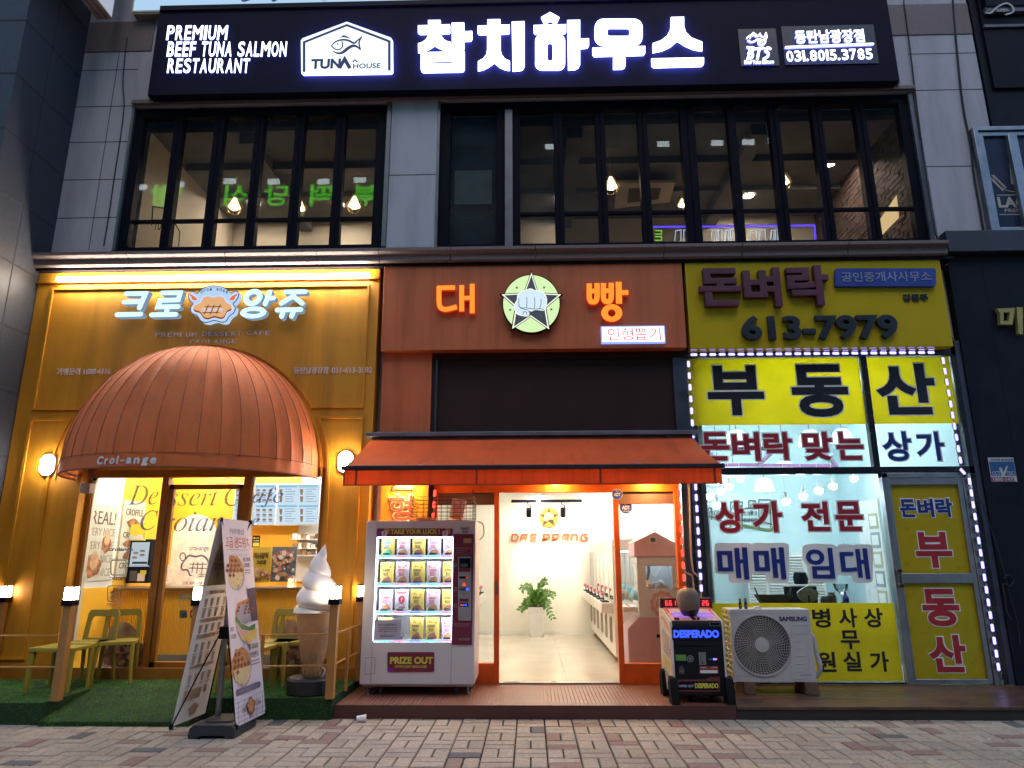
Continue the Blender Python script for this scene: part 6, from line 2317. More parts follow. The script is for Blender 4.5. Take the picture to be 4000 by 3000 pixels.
t = thing('ceiling_track', 'mauve metal lighting frame hanging under the agency ceiling', 'frame', (3.7, 1.5, 2.95))
m = MB()
zt_ = 2.92
for a, b in (((2.4, 0.8), (3.0, 2.4)), ((3.0, 2.4), (3.6, 2.4)), ((3.6, 2.4), (3.3, 0.8)), ((3.9, 0.8), (4.9, 2.6)), ((3.0, 2.4), (4.9, 2.6)), ((2.5, 0.7), (3.3, 0.7))):
    d = Vector((b[0] - a[0], b[1] - a[1], 0)).normalized()
    n_ = Vector((-d.y, d.x, 0)) * 0.022
    A, Bp = Vector((*a, zt_)), Vector((*b, zt_))
    m.hexa([A + n_, A - n_, Bp - n_, Bp + n_], [p + ZA * 0.045 for p in (A + n_, A - n_, Bp - n_, Bp + n_)])
m.obj('bar', pm('mauve painted bar', (0.32, 0.13, 0.30), 0.4), t)
t = thing('ceiling_light', 'flat bright panel light on the agency ceiling', 'light', (3.8, 1.9, 4.22))
m = MB()
m.box(2.6, 4.9, 0.5, 0.8, 4.23, 4.255)
m.box(2.6, 4.9, 1.9, 2.2, 4.23, 4.255)
m.obj('diffuser', em('agency panel', (0.70, 0.95, 1.0), 9), t)

# ------------------------------------------------------------------ LED strips
LEDW = em('violet white diode', (0.40, 0.36, 1.0), 2.6)
LEDR = em('red diode', (1.0, 0.05, 0.03), 3.5)
LEDT = pm('clear strip tape', (0.16, 0.16, 0.20), 0.3)


def led(name, label, pts, n, mat, group, wd=0.016):
    """pts: world points; n clusters of three diodes spread along them, each facing the street"""
    t = thing(name, label, 'led strip', pts[0], group)
    m = MB()
    m.tube(pts, 0.004, 5)
    m.obj('tape', LEDT, t)
    seg = [(pts[i + 1] - pts[i]).length for i in range(len(pts) - 1)]
    tot = sum(seg)
    m, b = MB(), MB()
    for k in range(n):
        d = tot * (k + 0.5) / n
        i = 0
        while d > seg[i] and i < len(seg) - 1:
            d -= seg[i]
            i += 1
        dr = (pts[i + 1] - pts[i]).normalized()
        c = pts[i] + dr * d
        sd = dr.cross(YA).normalized()
        b.hexa([c + dr * s1 * 0.036 + sd * s2 * wd + YA * 0.004 for s1, s2 in ((-1, -1), (1, -1), (1, 1), (-1, 1))], [c + dr * s1 * 0.036 + sd * s2 * wd - YA * 0.004 for s1, s2 in ((-1, -1), (1, -1), (1, 1), (-1, 1))])
        for q in (-1, 0, 1):
            m.lathe([(0.02, 0), (0.016, 0.006), (0, 0.01)], c + dr * q * 0.024 - YA * 0.005, 8, axis=-YA)
    b.obj('module', pm('clear led module', (0.10, 0.10, 0.14), 0.3), t)
    m.obj('diode', mat, t)


PW = lambda L, Y: [at(a, b, Y) for a, b in L]
led('led_strip', 'violet white LED strip running along under the yellow sign box', PW([(2692, 1386), (3655, 1377)], -0.06), 26, LEDW, 'LED strips round the agency')
led('led_strip', 'second violet white LED strip tucked against the underside of the yellow sign', PW([(2694, 1370), (3655, 1362)], -0.06), 26, LEDW, 'LED strips round the agency', 0.008)
led('led_strip', 'violet white LED strip down the left edge of the agency, above the orange awning', PW([(2688, 1400), (2712, 1770)], -0.06), 8, LEDW, 'LED strips round the agency')
led('led_strip', 'violet white LED strip down the left edge of the agency, below the orange awning', PW([(2716, 1880), (2740, 2320)], -0.06), 10, LEDW, 'LED strips round the agency')
led('led_strip', 'violet white LED strip down the right edge of the agency beside the door', PW([(3680, 1388), (3758, 1840), (3785, 1870), (3903, 2630)], -0.07), 27, LEDW, 'LED strips round the agency', 0.024)
led('led_strip', 'red LED strip down the orange post right of the arcade door', PW([(2650, 1905), (2676, 2330)], -0.045), 9, LEDR, 'red LED strips of the arcade')
led('led_strip', 'red LED strip down the dark post behind the wire basket', PW([(1700, 1905), (1690, 2040)], -0.075), 3, LEDR, 'red LED strips of the arcade')
m = MB()
m.box(5.40, 5.465, -0.03, 0.05, 0.13, 4.2)
m.obj('edge_strip', pm('dark blue strip', (0.05, 0.055, 0.09), 0.35), OF)
# conduits between arcade and agency
t = thing('conduit', 'pair of thin copper coloured pipes bending down the steel column beside the red LEDs', 'pipe', at(2700, 2300, -0.05))
COP = pm('beige conduit', (0.45, 0.32, 0.24), 0.4)
m = MB()
m.tube([at(a, b, -0.06) for a, b in ((2692, 1890), (2700, 2170), (2708, 2235), (2735, 2260), (2742, 2380), (2745, 2660))], 0.012, 8)
m.tube([at(a, b, -0.055) for a, b in ((2676, 2236), (2704, 2250), (2710, 2290), (2720, 2660))], 0.012, 8)
m.obj('pipe', COP, t)

# pendant lamps upstairs
BULB = em('warm pendant bulb', (1.0, 0.72, 0.36), 22)
CONE = em('warm pendant glow', (1.0, 0.80, 0.52), 2.2)
CAGE = pm('brass wire', (0.55, 0.36, 0.12), 0.3, 0.9)
pend = [(916, 800, 1.7, 'third pane from the left'), (1168, 805, 1.7, 'just left of the fifth pane of the left window'), (1384, 795, 1.7, 'last pane of the left window'), (2386, 720, 1.2, 'pane left of the ceiling cassette'), (3057, 704, 1.2, 'dark post right of the blue light outline'), (2664, 795, 2.4, 'far back right of the ceiling cassette')]
for px, py, y, lb in pend:
    c = at(px, py, y)
    t = thing('pendant_lamp', 'warm caged pendant upstairs, in the ' + lb, 'lamp', c, 'caged pendant lamps upstairs')
    s_ = 0.14 if y < 2 else 0.10
    ring = lambda r_, z, n=6, o=0: [c + Vector((r_ * math.cos(2 * math.pi * k / n + o), r_ * math.sin(2 * math.pi * k / n + o), z)) for k in range(n)]
    top, mid_, lowr = c + ZA * s_ * 1.5, ring(s_, -0.2 * s_), ring(s_ * 0.55, -1.0 * s_)
    m = MB()
    for k in range(6):
        m.tube([top, mid_[k]], 0.0035, 5)
        m.tube([mid_[k], mid_[(k + 1) % 6]], 0.0035, 5)
        m.tube([mid_[k], lowr[k]], 0.0035, 5)
        m.tube([lowr[k], lowr[(k + 1) % 6]], 0.0035, 5)
    m.tube([top, (c.x, c.y, 7.72)], 0.004, 5)
    m.obj('cage', CAGE, t)
    m = MB()
    m.lathe([(s_ * 0.18, s_ * 0.9), (s_ * 0.75, -s_ * 0.35)], c, 12, cap=False)
    m.obj('shade', CONE, t)
    m = MB()
    m.lathe([(0, -s_ * 0.75), (s_ * 0.35, -s_ * 0.5), (s_ * 0.3, -s_ * 0.1), (0, 0.1 * s_)], c, 12)
    m.obj('bulb', BULB, t)
# ceiling cassette, wall light, neon outline
t = thing('ceiling_cassette', 'beige square air conditioner cassette on the dark ceiling upstairs', 'air conditioner', (2.1, 2.4, 7.4))
cs = [ag(a, b, 7.52) for a, b in ((2401, 815), (2616, 790), (2637, 714), (2410, 714))]
m = MB()
m.hexa([p for p in cs][::-1], [p + ZA * 0.05 for p in cs][::-1])
m.obj('panel', pm('beige plastic panel', (0.55, 0.46, 0.36), 0.5), t)
m = MB()
ce = sum(cs, Vector()) / 4
cg = [ce + (p - ce) * 0.55 for p in cs]
for k in range(13):
    a, b = cg[0].lerp(cg[3], k / 12), cg[1].lerp(cg[2], k / 12)
    m.tube([a - ZA * 0.006, b - ZA * 0.006], 0.006, 4)
    a, b = cg[0].lerp(cg[1], k / 12), cg[3].lerp(cg[2], k / 12)
    m.tube([a - ZA * 0.006, b - ZA * 0.006], 0.006, 4)
m.hexa([p - ZA * 0.002 for p in cg][::-1], [p + ZA * 0.002 for p in cg][::-1])
m.obj('grille', pm('brown grille', (0.16, 0.12, 0.09), 0.6), t)
t = thing('neon_outline', 'blue LED outline frame with white outlined letters low in the upper right window', 'sign', at(2850, 930, 0.3))
m = MB()
m.pstroke([(2554, 886), (3182, 880)], 0.022, 0.26, 0.01, 0)
m.pstroke([(3182, 880), (3186, 940)], 0.022, 0.261, 0.01, 0)
for chh, x0, x1 in (('리', 2636, 2690), ('모', 2778, 2820), ('모', 2830, 2864), ('라', 2930, 2990), ('미', 3010, 3040)):
    a = (x1 - x0)
    m.pstroke([(x0, 938), (x0 + 4, 900), (x0 + a * 0.45, 898), (x0 + a * 0.45, 938)], 0.010, 0.26, 0.008, 1)
    m.pstroke([(x0 + a * 0.65, 938), (x0 + a * 0.65, 898), (x1, 898), (x1, 938)], 0.010, 0.2605, 0.008, 1)
m.pstroke([(2560, 900), (2584, 900), (2584, 914), (2560, 914)], 0.012, 0.262, 0.008, 2)
m.pstroke([(2560, 924), (2584, 924), (2584, 938), (2560, 938)], 0.012, 0.263, 0.008, 2)
m.obj('outline', [em('blue neon', (0.10, 0.05, 1.0), 1.6), em('white neon', (0.55, 0.75, 1.0), 0.8), em('green neon', (0.25, 0.9, 0.05), 0.8)], t)
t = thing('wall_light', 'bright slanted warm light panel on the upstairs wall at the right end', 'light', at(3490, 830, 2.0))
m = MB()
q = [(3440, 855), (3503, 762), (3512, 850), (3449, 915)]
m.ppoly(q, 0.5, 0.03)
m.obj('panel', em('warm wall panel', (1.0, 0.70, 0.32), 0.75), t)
t = thing('paper_sign', 'blank pale square sheet hung in the dark door window upstairs', 'sheet', at(1848, 798, 0.14))
m = MB()
m.prect(1776, 666, 1921, 797, 0.135, 0.004)
m.obj('sheet', pm('pale sheet', (0.62, 0.65, 0.68), 0.7), t)
m = MB()
m.tube(smooth([at(a, b, 0.16) for a, b in ((1755, 822), (1780, 842), (1830, 856), (1890, 848), (1940, 815))], 4), 0.012, 6)
tag(m.obj('chain', pm('old brass chain', (0.2, 0.16, 0.1), 0.5, 0.6)), 'sagging chain across the dark door window upstairs', 'chain')
t = thing('glass_lettering', 'dark outlined house logo sticker low on the left upper window', 'sticker', at(650, 900, 0.105))
m = MB()
m.pstroke([(592, 880), (597, 806), (640, 813)], 0.014, 0.104, 0.002)
m.pstroke([(675, 858), (702, 905), (698, 960)], 0.014, 0.104, 0.002)
m.ptext('TU', 603, 862, 630, 898, 0.104, 0.01, 0.002)
m.obj('print', BLACKM, t)
# room lamps upstairs: recessed downlights
DL = em('upstairs downlight', (1.0, 0.85, 0.66), 250)
for k, (x, y) in enumerate(((-4.9, 2.6), (-3.4, 2.7), (-1.5 + 0.6, 2.7), (0.6, 2.6), (3.9, 2.6), (4.9, 1.6))):
    t = thing('ceiling_downlight', 'round warm recessed downlight in the dark upstairs ceiling, number %s from the left' % ('one', 'two', 'three', 'four', 'five', 'six')[k], 'light', (x, y, 7.7), 'recessed downlights upstairs')
    m = MB()
    m.lathe([(0.0, 0.0), (0.08, 0.0)], (x, y, 7.712), 16)
    m.obj('lens', DL, t)
    m = MB()
    m.lathe([(0.081, 0.003), (0.1, 0.0), (0.103, 0.008)], (x, y, 7.708), 16, cap=False)
    m.obj('rim', GREYP, t)
# ------------------------------------------------------------------ decks
DZ = 0.125
t = thing('arcade_deck', 'low reddish brown ribbed deck in front of the arcade door', 'deck', (0, -0.6, 0))
m = MB()
DK = pm('red brown deck board', (0.22, 0.085, 0.055), 0.45, var=0.15, scale=5, bump=0.1)
m.box(-1.96, 2.0, -1.18, 0.06, 0.0, DZ - 0.008)
x = -1.955
while x < 1.985:
    m.box(x, x + 0.026, -1.18, 0.06, DZ - 0.0085, DZ)
    x += 0.04
m.obj('board', DK, t)
m = MB()
m.box(-1.965, 2.0, -1.198, -1.181, 0.0, DZ + 0.002)
m.obj('edge_board', pm('dark red edge board', (0.09, 0.03, 0.022), 0.5, var=0.15, scale=4), t, bev=0.003)
t = thing('timber_deck', 'dark brown timber deck in front of the agency and the navy wall', 'deck', (5, -0.6, 0))
m = MB()
r_ = random.Random(9)
y = -1.215
while y < -0.02:
    m.box(2.004, 12, y, y + 0.142, DZ - 0.03, DZ + r_.uniform(-0.002, 0.001))
    y += 0.147
m.obj('board', pm('dark timber board', (0.10, 0.05, 0.032), 0.32, var=0.35, scale=4, bump=0.1), t, bev=0.003)
m = MB()
m.box(2.004, 12, -1.20, 0.05, 0.0, DZ - 0.032)
m.obj('edge_board', pm('black edge board', (0.03, 0.022, 0.018), 0.6), t)

# ------------------------------------------------------------------ turf platform of the cafe
RX0, RX1 = -4.70, -3.25


def turf(x, y):
    if RX0 < x < RX1:
        if y < -0.7:
            return PZ - (PZ - 0.045) * (-0.7 - y) / 0.84
    return PZ


t = thing('turf_platform', 'low platform wrapped in green artificial turf with a sloping entrance in the middle', 'platform', (-4.2, -0.8, 0))
TURF = pm('turf backing', (0.012, 0.04, 0.008), 0.9, var=0.3, scale=20, bump=0.5, bscale=300)
m = MB()
m.box(-9, RX0, -1.50, 0.0, 0.0, PZ - 0.004)
m.box(RX1, -1.97, -1.24, 0.0, 0.0, PZ - 0.004)
m.box(RX0, RX1, -0.70, 0.0, 0.0, PZ - 0.004)
m.hexa([(RX0, -1.54, 0), (RX1, -1.54, 0), (RX1, -0.70, 0), (RX0, -0.70, 0)], [(RX0, -1.54, 0.041), (RX1, -1.54, 0.041), (RX1, -0.70, PZ - 0.004), (RX0, -0.70, PZ - 0.004)])
m.obj('base', TURF, t)
vs, fs = [], []
r_ = random.Random(21)
for k in range(64000):
    q = r_.random()
    if q < 0.90:
        x = r_.uniform(-6.45, -1.975)
        yl = -1.54 if RX0 < x < RX1 else (-1.50 if x <= RX0 else -1.24)
        y = yl + (0 - yl) * r_.random()
        b = Vector((x, y, turf(x, y) - 0.005))
        d = Vector((r_.gauss(0, 0.35), r_.gauss(0, 0.35), 1))
    else:
        x = r_.uniform(-6.45, -1.975)
        if RX0 < x < RX1:
            b = Vector((x, -1.54, r_.uniform(0.0, 0.042)))
        else:
            b = Vector((x, -1.50 if x <= RX0 else -1.24, r_.uniform(0.0, PZ)))
        d = Vector((r_.gauss(0, 0.4), -0.8, r_.uniform(-0.5, 0.7)))
    d.normalize()
    ln = r_.uniform(0.010, 0.021)
    a = r_.uniform(0, math.pi)
    s_ = Vector((math.cos(a), math.sin(a), 0)) * 0.0016
    o_ = len(vs)
    vs += [b - s_, b + s_, b + d * ln]
    fs.append((o_, o_ + 1, o_ + 2))
me = bpy.data.meshes.new('grass')
me.from_pydata([v - Vector((-4.2, -0.8, 0)) for v in vs], [], fs)
me.materials.append(pm('turf blade', (0.14, 0.34, 0.04), 0.6, var=0.45, scale=6))
go = bpy.data.objects.new('grass', me)
go.location = (-4.2, -0.8, 0)
COL.objects.link(go)
tag(go, 'short green artificial turf pile covering the cafe platform', 'grass', kind='stuff')

# ------------------------------------------------------------------ lantern posts and rails
POST = pm('tan post paint', (0.42, 0.19, 0.05), 0.55, var=0.1)
LANT = em('lantern glass glow', (1.0, 0.80, 0.52), 11)


def lantern(t, c, s_=0.05):
    """c: centre of the lantern's foot"""
    m = MB()
    m.box(c.x - s_ * 1.15, c.x + s_ * 1.15, c.y - s_ * 1.15, c.y + s_ * 1.15, c.z, c.z + 0.058)
    lo = m.obj('lantern_base', BLACKM, t, bev=0.003)
    m = MB()
    m.box(c.x - s_ * 0.92, c.x + s_ * 0.92, c.y - s_ * 0.92, c.y + s_ * 0.92, c.z + 0.0585, c.z + 0.180)
    m.obj('lantern_glass', LANT, t)
    m = MB()
    m.box(c.x - s_ * 1.1, c.x + s_ * 1.1, c.y - s_ * 1.1, c.y + s_ * 1.1, c.z + 0.181, c.z + 0.192)
    for sx in (-1, 1):
        for sy in (-1, 1):
            m.box(c.x + sx * s_ - 0.004, c.x + sx * s_ + 0.004, c.y + sy * s_ - 0.004, c.y + sy * s_ + 0.004, c.z + 0.058, c.z + 0.181)
    m.box(c.x + s_ * 0.93, c.x + s_ * 0.93 + 0.004, c.y - 0.003, c.y + 0.003, c.z + 0.058, c.z + 0.181)
    m.box(c.x + 0.01, c.x + 0.016, c.y - s_ * 0.93 - 0.004, c.y - s_ * 0.93, c.z + 0.058, c.z + 0.181)
    m.obj('lantern_frame', BLACKM, t)


def lpost(name, label, c, ztop, w_=0.040):
    t = thing(name, label, 'lamp post', c, 'square lantern posts of the cafe')
    m = MB()
    m.box(c.x - w_, c.x + w_, c.y - w_, c.y + w_, c.z - 0.01, ztop)
    m.obj('post', POST, t, bev=0.003)
    lantern(t, Vector((c.x, c.y, ztop)))
    return t


P1 = ag(212, 2736, PZ) + Vector((0, 0.03, 0))
zl = at(205, 2366, P1.y).z
P3 = ag(1284, 2728, PZ) + Vector((0, 0.04, 0))
P2 = Vector((at(776, 2400, P1.y).x, P1.y, turf(-3.3, P1.y)))
P2.x = at(776, 2364, P1.y).x
lpost('lantern_post', 'tan lantern post at the left front corner of the turf by the chairs', P1, zl)
lpost('lantern_post', 'tan lantern post mostly hidden behind the leaning banner stand', P2, zl)
lpost('lantern_post', 'tan lantern post beside the giant ice cream cone', P3, zl)
WL = at(14, 2352, -0.21)
WR = at(1414, 2350, -0.21)
PW1 = Vector((WL.x, WL.y, PZ))
PW2 = Vector((WR.x, WR.y, PZ))
lpost('lantern_post', 'tan lantern post against the mustard wall at the left edge of the photo', PW1, WL.z, 0.035)
lpost('lantern_post', 'tan lantern post against the mustard wall beside the vending machine', PW2, WR.z, 0.035)
RAIL = pm('tan rail paint', (0.45, 0.21, 0.06), 0.5)
rz1, rz2 = at(100, 2483, P1.y).z, at(100, 2606, P1.y).z


def railing(label, a, b, bal=()):
    t = thing('railing', label, 'railing', ((a.x + b.x) / 2, (a.y + b.y) / 2, PZ), 'low rails round the cafe turf')
    m = MB()
    d = (b - a)
    d.z = 0
    d.normalize()
    n_ = Vector((-d.y, d.x, 0)) * 0.014
    for z in (rz1, rz2):
        A, B_ = Vector((a.x, a.y, z)) + d * 0.042, Vector((b.x, b.y, z)) - d * 0.042
        q_ = [A - n_, B_ - n_, B_ + n_, A + n_]
        m.hexa([p - ZA * 0.006 for p in q_], [p + ZA * 0.006 for p in q_])
    m.obj('rail', RAIL, t)
    for p in bal:
        m = MB()
        zb_ = turf(p.x, p.y) - 0.01
        m.box(p.x - 0.014, p.x + 0.014, p.y - 0.014, p.y + 0.014, zb_, rz1 - 0.007)
        m.obj('baluster', RAIL, t)


railing('two thin tan rails running from the left lantern post out of the photo', Vector((-8.2, P1.y, 0)), P1)
b2 = at(1029, 2480, (P2.y + P3.y) / 2)
railing('two thin tan rails passing behind the banner and in front of the ice cream cone', P2, P3, (Vector((b2.x, (P2.y + P3.y) / 2, 0)),))
railing('short rails running back to the wall beside the vending machine', P3, PW2, (ag(1350, 2695, PZ),))

# ------------------------------------------------------------------ chairs and tables
LIME = pm('olive yellow plastic', (0.31, 0.235, 0.022), 0.45, var=0.05)


def leg(m, x0, y0, x1, y1, z1, r0=0.018, r1=0.026):
    m.tube([(x0, y0, 0), (x1, y1, z1)], 1, 10, taper=[r0, r1])


def make_chair():
    t = thing('plastic_chair', '', 'chair', (0, 0, 0), 'olive plastic chairs on the turf')
    w_, sz_ = 0.20, 0.44
    for sx in (-1, 1):
        m = MB()
        leg(m, sx * (w_ - 0.005), -0.215, sx * (w_ - 0.03), -0.19, sz_ - 0.01)
        m.obj('leg', LIME, t, local=True)
        m = MB()
        leg(m, sx * (w_ - 0.005), 0.235, sx * (w_ - 0.03), 0.19, sz_ - 0.01)
        m.obj('leg', LIME, t, local=True)
    m = MB()
    m.prism(rrect(-w_, -0.22, w_, 0.215, 0.04), (0, 0, sz_ - 0.03), XA, YA, 0.035)
    m.obj('seat', LIME, t, local=True, bev=0.006)
    m = MB()
    U_, V_ = XA, Vector((0, 0.12, 0.99)).normalized()
    out = [(-w_, 0.0), (w_, 0.0), (w_ - 0.015, 0.29), (w_ - 0.04, 0.325), (-w_ + 0.04, 0.325), (-w_ + 0.015, 0.29)]
    inn = [(-w_ + 0.045, 0.02), (w_ - 0.045, 0.02), (w_ - 0.055, 0.235), (w_ - 0.075, 0.255), (-w_ + 0.075, 0.255), (-w_ + 0.055, 0.235)]
    m.prism(out, (0, 0.20, sz_), U_, V_, 0.03, hole=inn)
    m.obj('backrest', LIME, t, local=True, bev=0.006)
    return t


def make_table():
    t = thing('plastic_table', '', 'table', (0, 0, 0), 'olive plastic side tables on the turf')
    for sx in (-1, 1):
        for sy in (-1, 1):
            m = MB()
            leg(m, sx * 0.22, sy * 0.20, sx * 0.205, sy * 0.185, 0.40, 0.024, 0.034)
            m.obj('leg', LIME, t, local=True)
    m = MB()
    m.prism(rrect(-0.25, -0.225, 0.25, 0.225, 0.03), (0, 0, 0.40), XA, YA, 0.035)
    m.obj('tabletop', LIME, t, local=True, bev=0.006)
    return t


ch = make_chair()
cc = None
for k, (px, py, rz, lab) in enumerate(((320, 2672, -0.05, 'olive plastic chair behind the left side table, backed to the window'), (445, 2662, 0.38, 'olive plastic chair in front of the left croffle sticker'), (1075, 2668, -0.15, 'olive plastic chair behind the right side table, between banner and ice cream cone'), (1160, 2652, 0.2, 'olive plastic chair half hidden behind the waffle cone'))):
    o_ = ch if k == 0 else copy_tree(ch)
    p = ag(px, py, PZ)
    o_.location = (p.x, min(p.y, -0.36) + 0.02, PZ)
    o_.rotation_euler = (0, 0, rz)
    o_['label'] = lab
tb = make_table()
for k, (x, y, lab) in enumerate(((-5.03, -0.79, 'olive plastic side table behind the left lantern post'), (at(960, 2620, -0.82).x, -0.80, 'olive plastic side table half hidden by the banner stand'))):
    o_ = tb if k == 0 else copy_tree(tb)
    o_.location = (x, y, PZ)
    o_['label'] = lab

# ------------------------------------------------------------------ banner stand
t = thing('banner_stand', 'double sided leaning banner stand on a black water base in front of the cafe', 'banner stand', (-2.93, -1.68, 0))
bn, bf = -1.95, -1.36
zb_ = 0.085
Rn, Rf = Vector((-2.63, bn, zb_)), Vector((-2.585, bf, zb_))
Ln, Lf = Vector((-3.215, bn, zb_)), Vector((-3.17, bf, zb_))
Tn, Tf = Vector((-2.955, bn + 0.03, 1.905)), Vector((-2.905, bf + 0.03, 1.905))
BW = (Rf - Rn).length
BH = (Tn - Rn).length
UR, VR = (Rf - Rn).normalized(), (Tn - Rn).normalized()
VR = (VR - UR * VR.dot(UR)).normalized()
UL, VL = (Lf - Ln).normalized(), (Tn - Ln).normalized()
VL = (VL - UL * VL.dot(UL)).normalized()
BPNK = thin('blush banner cloth', (0.84, 0.74, 0.77), back=0.2, rough=0.6, var=0.03, scale=2)
BCRM = thin('cream banner cloth', (0.82, 0.71, 0.62), back=0.35, rough=0.6, var=0.03, scale=2)


def sheet(O, U, V, w_, h_, m):
    nx_, ny_ = 10, 30
    N = U.cross(V)
    vs, fs = [], []
    for j in range(ny_ + 1):
        for i in range(nx_ + 1):
            a, b = i / nx_, j / ny_
            vs.append(O + U * (w_ * a) + V * (h_ * b) - N * (0.012 * math.sin(math.pi * a) * math.sin(math.pi * b)))
    for j in range(ny_):
        for i in range(nx_):
            q_ = j * (nx_ + 1) + i
            fs.append((q_, q_ + 1, q_ + nx_ + 2, q_ + nx_ + 1))
    m.add(vs, fs)


m = MB()
sheet(Rn, UR, VR, BW, BH, m)
rb = m.obj('banner', BPNK, t)
rb['label'] = 'blush pink banner with waffle sandwiches'
NR = UR.cross(VR)
INK = pm('plum ink', (0.09, 0.05, 0.07), 0.7)
CORAL = pm('coral ink', (0.62, 0.20, 0.10), 0.7)
WAFL = pm('waffle print', (0.50, 0.22, 0.07), 0.7, var=0.35, scale=30)
WAFD = pm('waffle shadow print', (0.22, 0.065, 0.025), 0.7, var=0.4, scale=30)
FILL_ = pm('egg filling print', (0.66, 0.50, 0.26), 0.7, var=0.25, scale=60)
GRN = pm('lettuce print', (0.10, 0.20, 0.05), 0.7)
HAM = pm('ham print', (0.62, 0.36, 0.33), 0.7)
CHS = pm('cheese print', (0.68, 0.46, 0.12), 0.7)
GSH = pm('grey lilac print', (0.36, 0.31, 0.36), 0.7)
m = MB()
dz = [0.002]


def O_(u, v):
    dz[0] += 0.00012
    a, b = u / BW, v / BH
    return Rn + UR * u + VR * v + NR * (dz[0] - 0.012 * math.sin(math.pi * a) * math.sin(math.pi * b))


def rt_(s_, u, v, w_, h_, k, bold=0.012):
    m.text(s_, O_(u, v), w_, h_, bold, 0.0008, UR, VR, k)


def rp_(pts, k):
    cu, cv = sum(p[0] for p in pts) / len(pts), sum(p[1] for p in pts) / len(pts)
    m.prism([(p[0] - cu, p[1] - cv) for p in pts], O_(cu, cv), UR, VR, 0.0006, k)


def waffle(cu, cv, w_, h_, seed, fil):
    q_ = random.Random(seed)
    P = [(cu + w_ * q_.uniform(0.85, 1.1) * math.cos(R(20 * j)), cv + h_ * q_.uniform(0.85, 1.1) * math.sin(R(20 * j))) for j in range(18)]
    rp_([(a + 0.02, b - 0.03) for a, b in P], 8)
    rp_(P, 2)
    for i in range(-2, 3):
        for j in range(-1, 4):
            a, b = cu + i * w_ * 0.36 + j * 0.02, cv + j * h_ * 0.30
            if ((a - cu) / w_) ** 2 + ((b - cv) / h_) ** 2 < 0.62:
                rp_([(a + w_ * 0.165, b), (a, b + h_ * 0.15), (a - w_ * 0.165, b), (a, b - h_ * 0.15)], 3)
    if fil:
        rp_([(cu + w_ * 0.95 * q_.uniform(0.75, 1.05) * math.cos(R(180 + 12 * j)), cv - h_ * 0.15 + h_ * 0.95 * q_.uniform(0.75, 1.1) * math.sin(R(180 + 12 * j))) for j in range(16)], 4)


rt_('카라멜샵', BW * 0.5, BH * 0.943, 0.30, 0.055, 8)
rt_('고급 샌드위치', BW * 0.5, BH * 0.885, 0.50, 0.11, 1, 0.015)
rt_('에그포테', BW * 0.78, BH * 0.795, 0.15, 0.045, 0)
rt_('크로샌드', BW * 0.78, BH * 0.765, 0.15, 0.045, 0)
for k in range(2):
    rp_([(BW * 0.68 + x_, BH * (0.735 - 0.014 * k) + y_) for x_, y_ in ((0, 0), (0.12, 0), (0.12, 0.012), (0, 0.012))], 8)
for v in (0.845, 0.818):
    rp_([(0.03, BH * v), (BW - 0.03, BH * v), (BW - 0.03, BH * v + 0.004), (0.03, BH * v + 0.004)], 8)
waffle(0.19, BH * 0.74, 0.20, 0.15, 3, True)
rp_([(BW * 0.70, BH * 0.655), (BW - 0.002, BH * 0.66), (BW - 0.002, BH * 0.47), (BW * 0.78, BH * 0.47)], 0)
rp_([(BW * 0.70, BH * 0.655), (BW - 0.002, BH * 0.66), (BW - 0.002, BH * 0.645), (BW * 0.71, BH * 0.64)], 9)
waffle(0.36, BH * 0.535, 0.21, 0.10, 5, False)
rp_([(0.16, BH * 0.515), (0.25, BH * 0.47), (0.40, BH * 0.445), (0.55, BH * 0.46), (0.55, BH * 0.43), (0.38, BH * 0.42), (0.2, BH * 0.45), (0.14, BH * 0.49)], 5)
rp_([(0.15, BH * 0.485), (0.25, BH * 0.44), (0.42, BH * 0.425), (0.40, BH * 0.36), (0.28, BH * 0.375), (0.17, BH * 0.43)], 6)
rp_([(0.30, BH * 0.415), (0.42, BH * 0.425), (0.56, BH * 0.43), (0.54, BH * 0.375), (0.46, BH * 0.385), (0.38, BH * 0.345), (0.34, BH * 0.38), (0.2, BH * 0.395)], 7)
rt_('치즈', 0.05, BH * 0.45, 0.07, 0.045, 0)
rt_('크로샌드', 0.07, BH * 0.415, 0.12, 0.045, 0)
rt_('참치마요', BW * 0.76, BH * 0.345, 0.2, 0.055, 0)
rt_('크로샌드', BW * 0.76, BH * 0.305, 0.2, 0.055, 0)
for k in range(2):
    rp_([(BW * 0.60 + x_, BH * (0.27 - 0.016 * k) + y_) for x_, y_ in ((0, 0), (0.2, 0), (0.2, 0.012), (0, 0.012))], 8)
waffle(0.18, BH * 0.27, 0.19, 0.17, 7, True)
rp_(rrect(0.03, BH * 0.135, BW - 0.07, BH * 0.165, 0.02), 10)
rt_('바삭한 크로플 샌드위치', BW * 0.46, BH * 0.15, 0.36, 0.025, 8, 0.0)
for k in range(5):
    rp_([(0.02 + k * 0.12, 0.0), (0.024 + k * 0.12, 0.0), (0.06 + k * 0.12, BH * 0.11), (0.056 + k * 0.12, BH * 0.11)], 10)
    rp_([(0.004, 0.03 + k * 0.04), (BW - 0.004, 0.025 + k * 0.045), (BW - 0.004, 0.028 + k * 0.045), (0.004, 0.033 + k * 0.04)], 10)
rp_([(0.29 + 0.085 * (1 + 0.2 * math.sin(5 * a)) * math.cos(a), BH * 0.065 + 0.07 * (1 + 0.2 * math.cos(4 * a)) * math.sin(a)) for a in [2 * math.pi * k / 30 for k in range(30)]], 3)
rp_([(0.29 + 0.065 * (1 + 0.2 * math.sin(5 * a)) * math.cos(a), BH * 0.068 + 0.05 * (1 + 0.2 * math.cos(4 * a)) * math.sin(a)) for a in [2 * math.pi * k / 30 for k in range(30)]], 2)
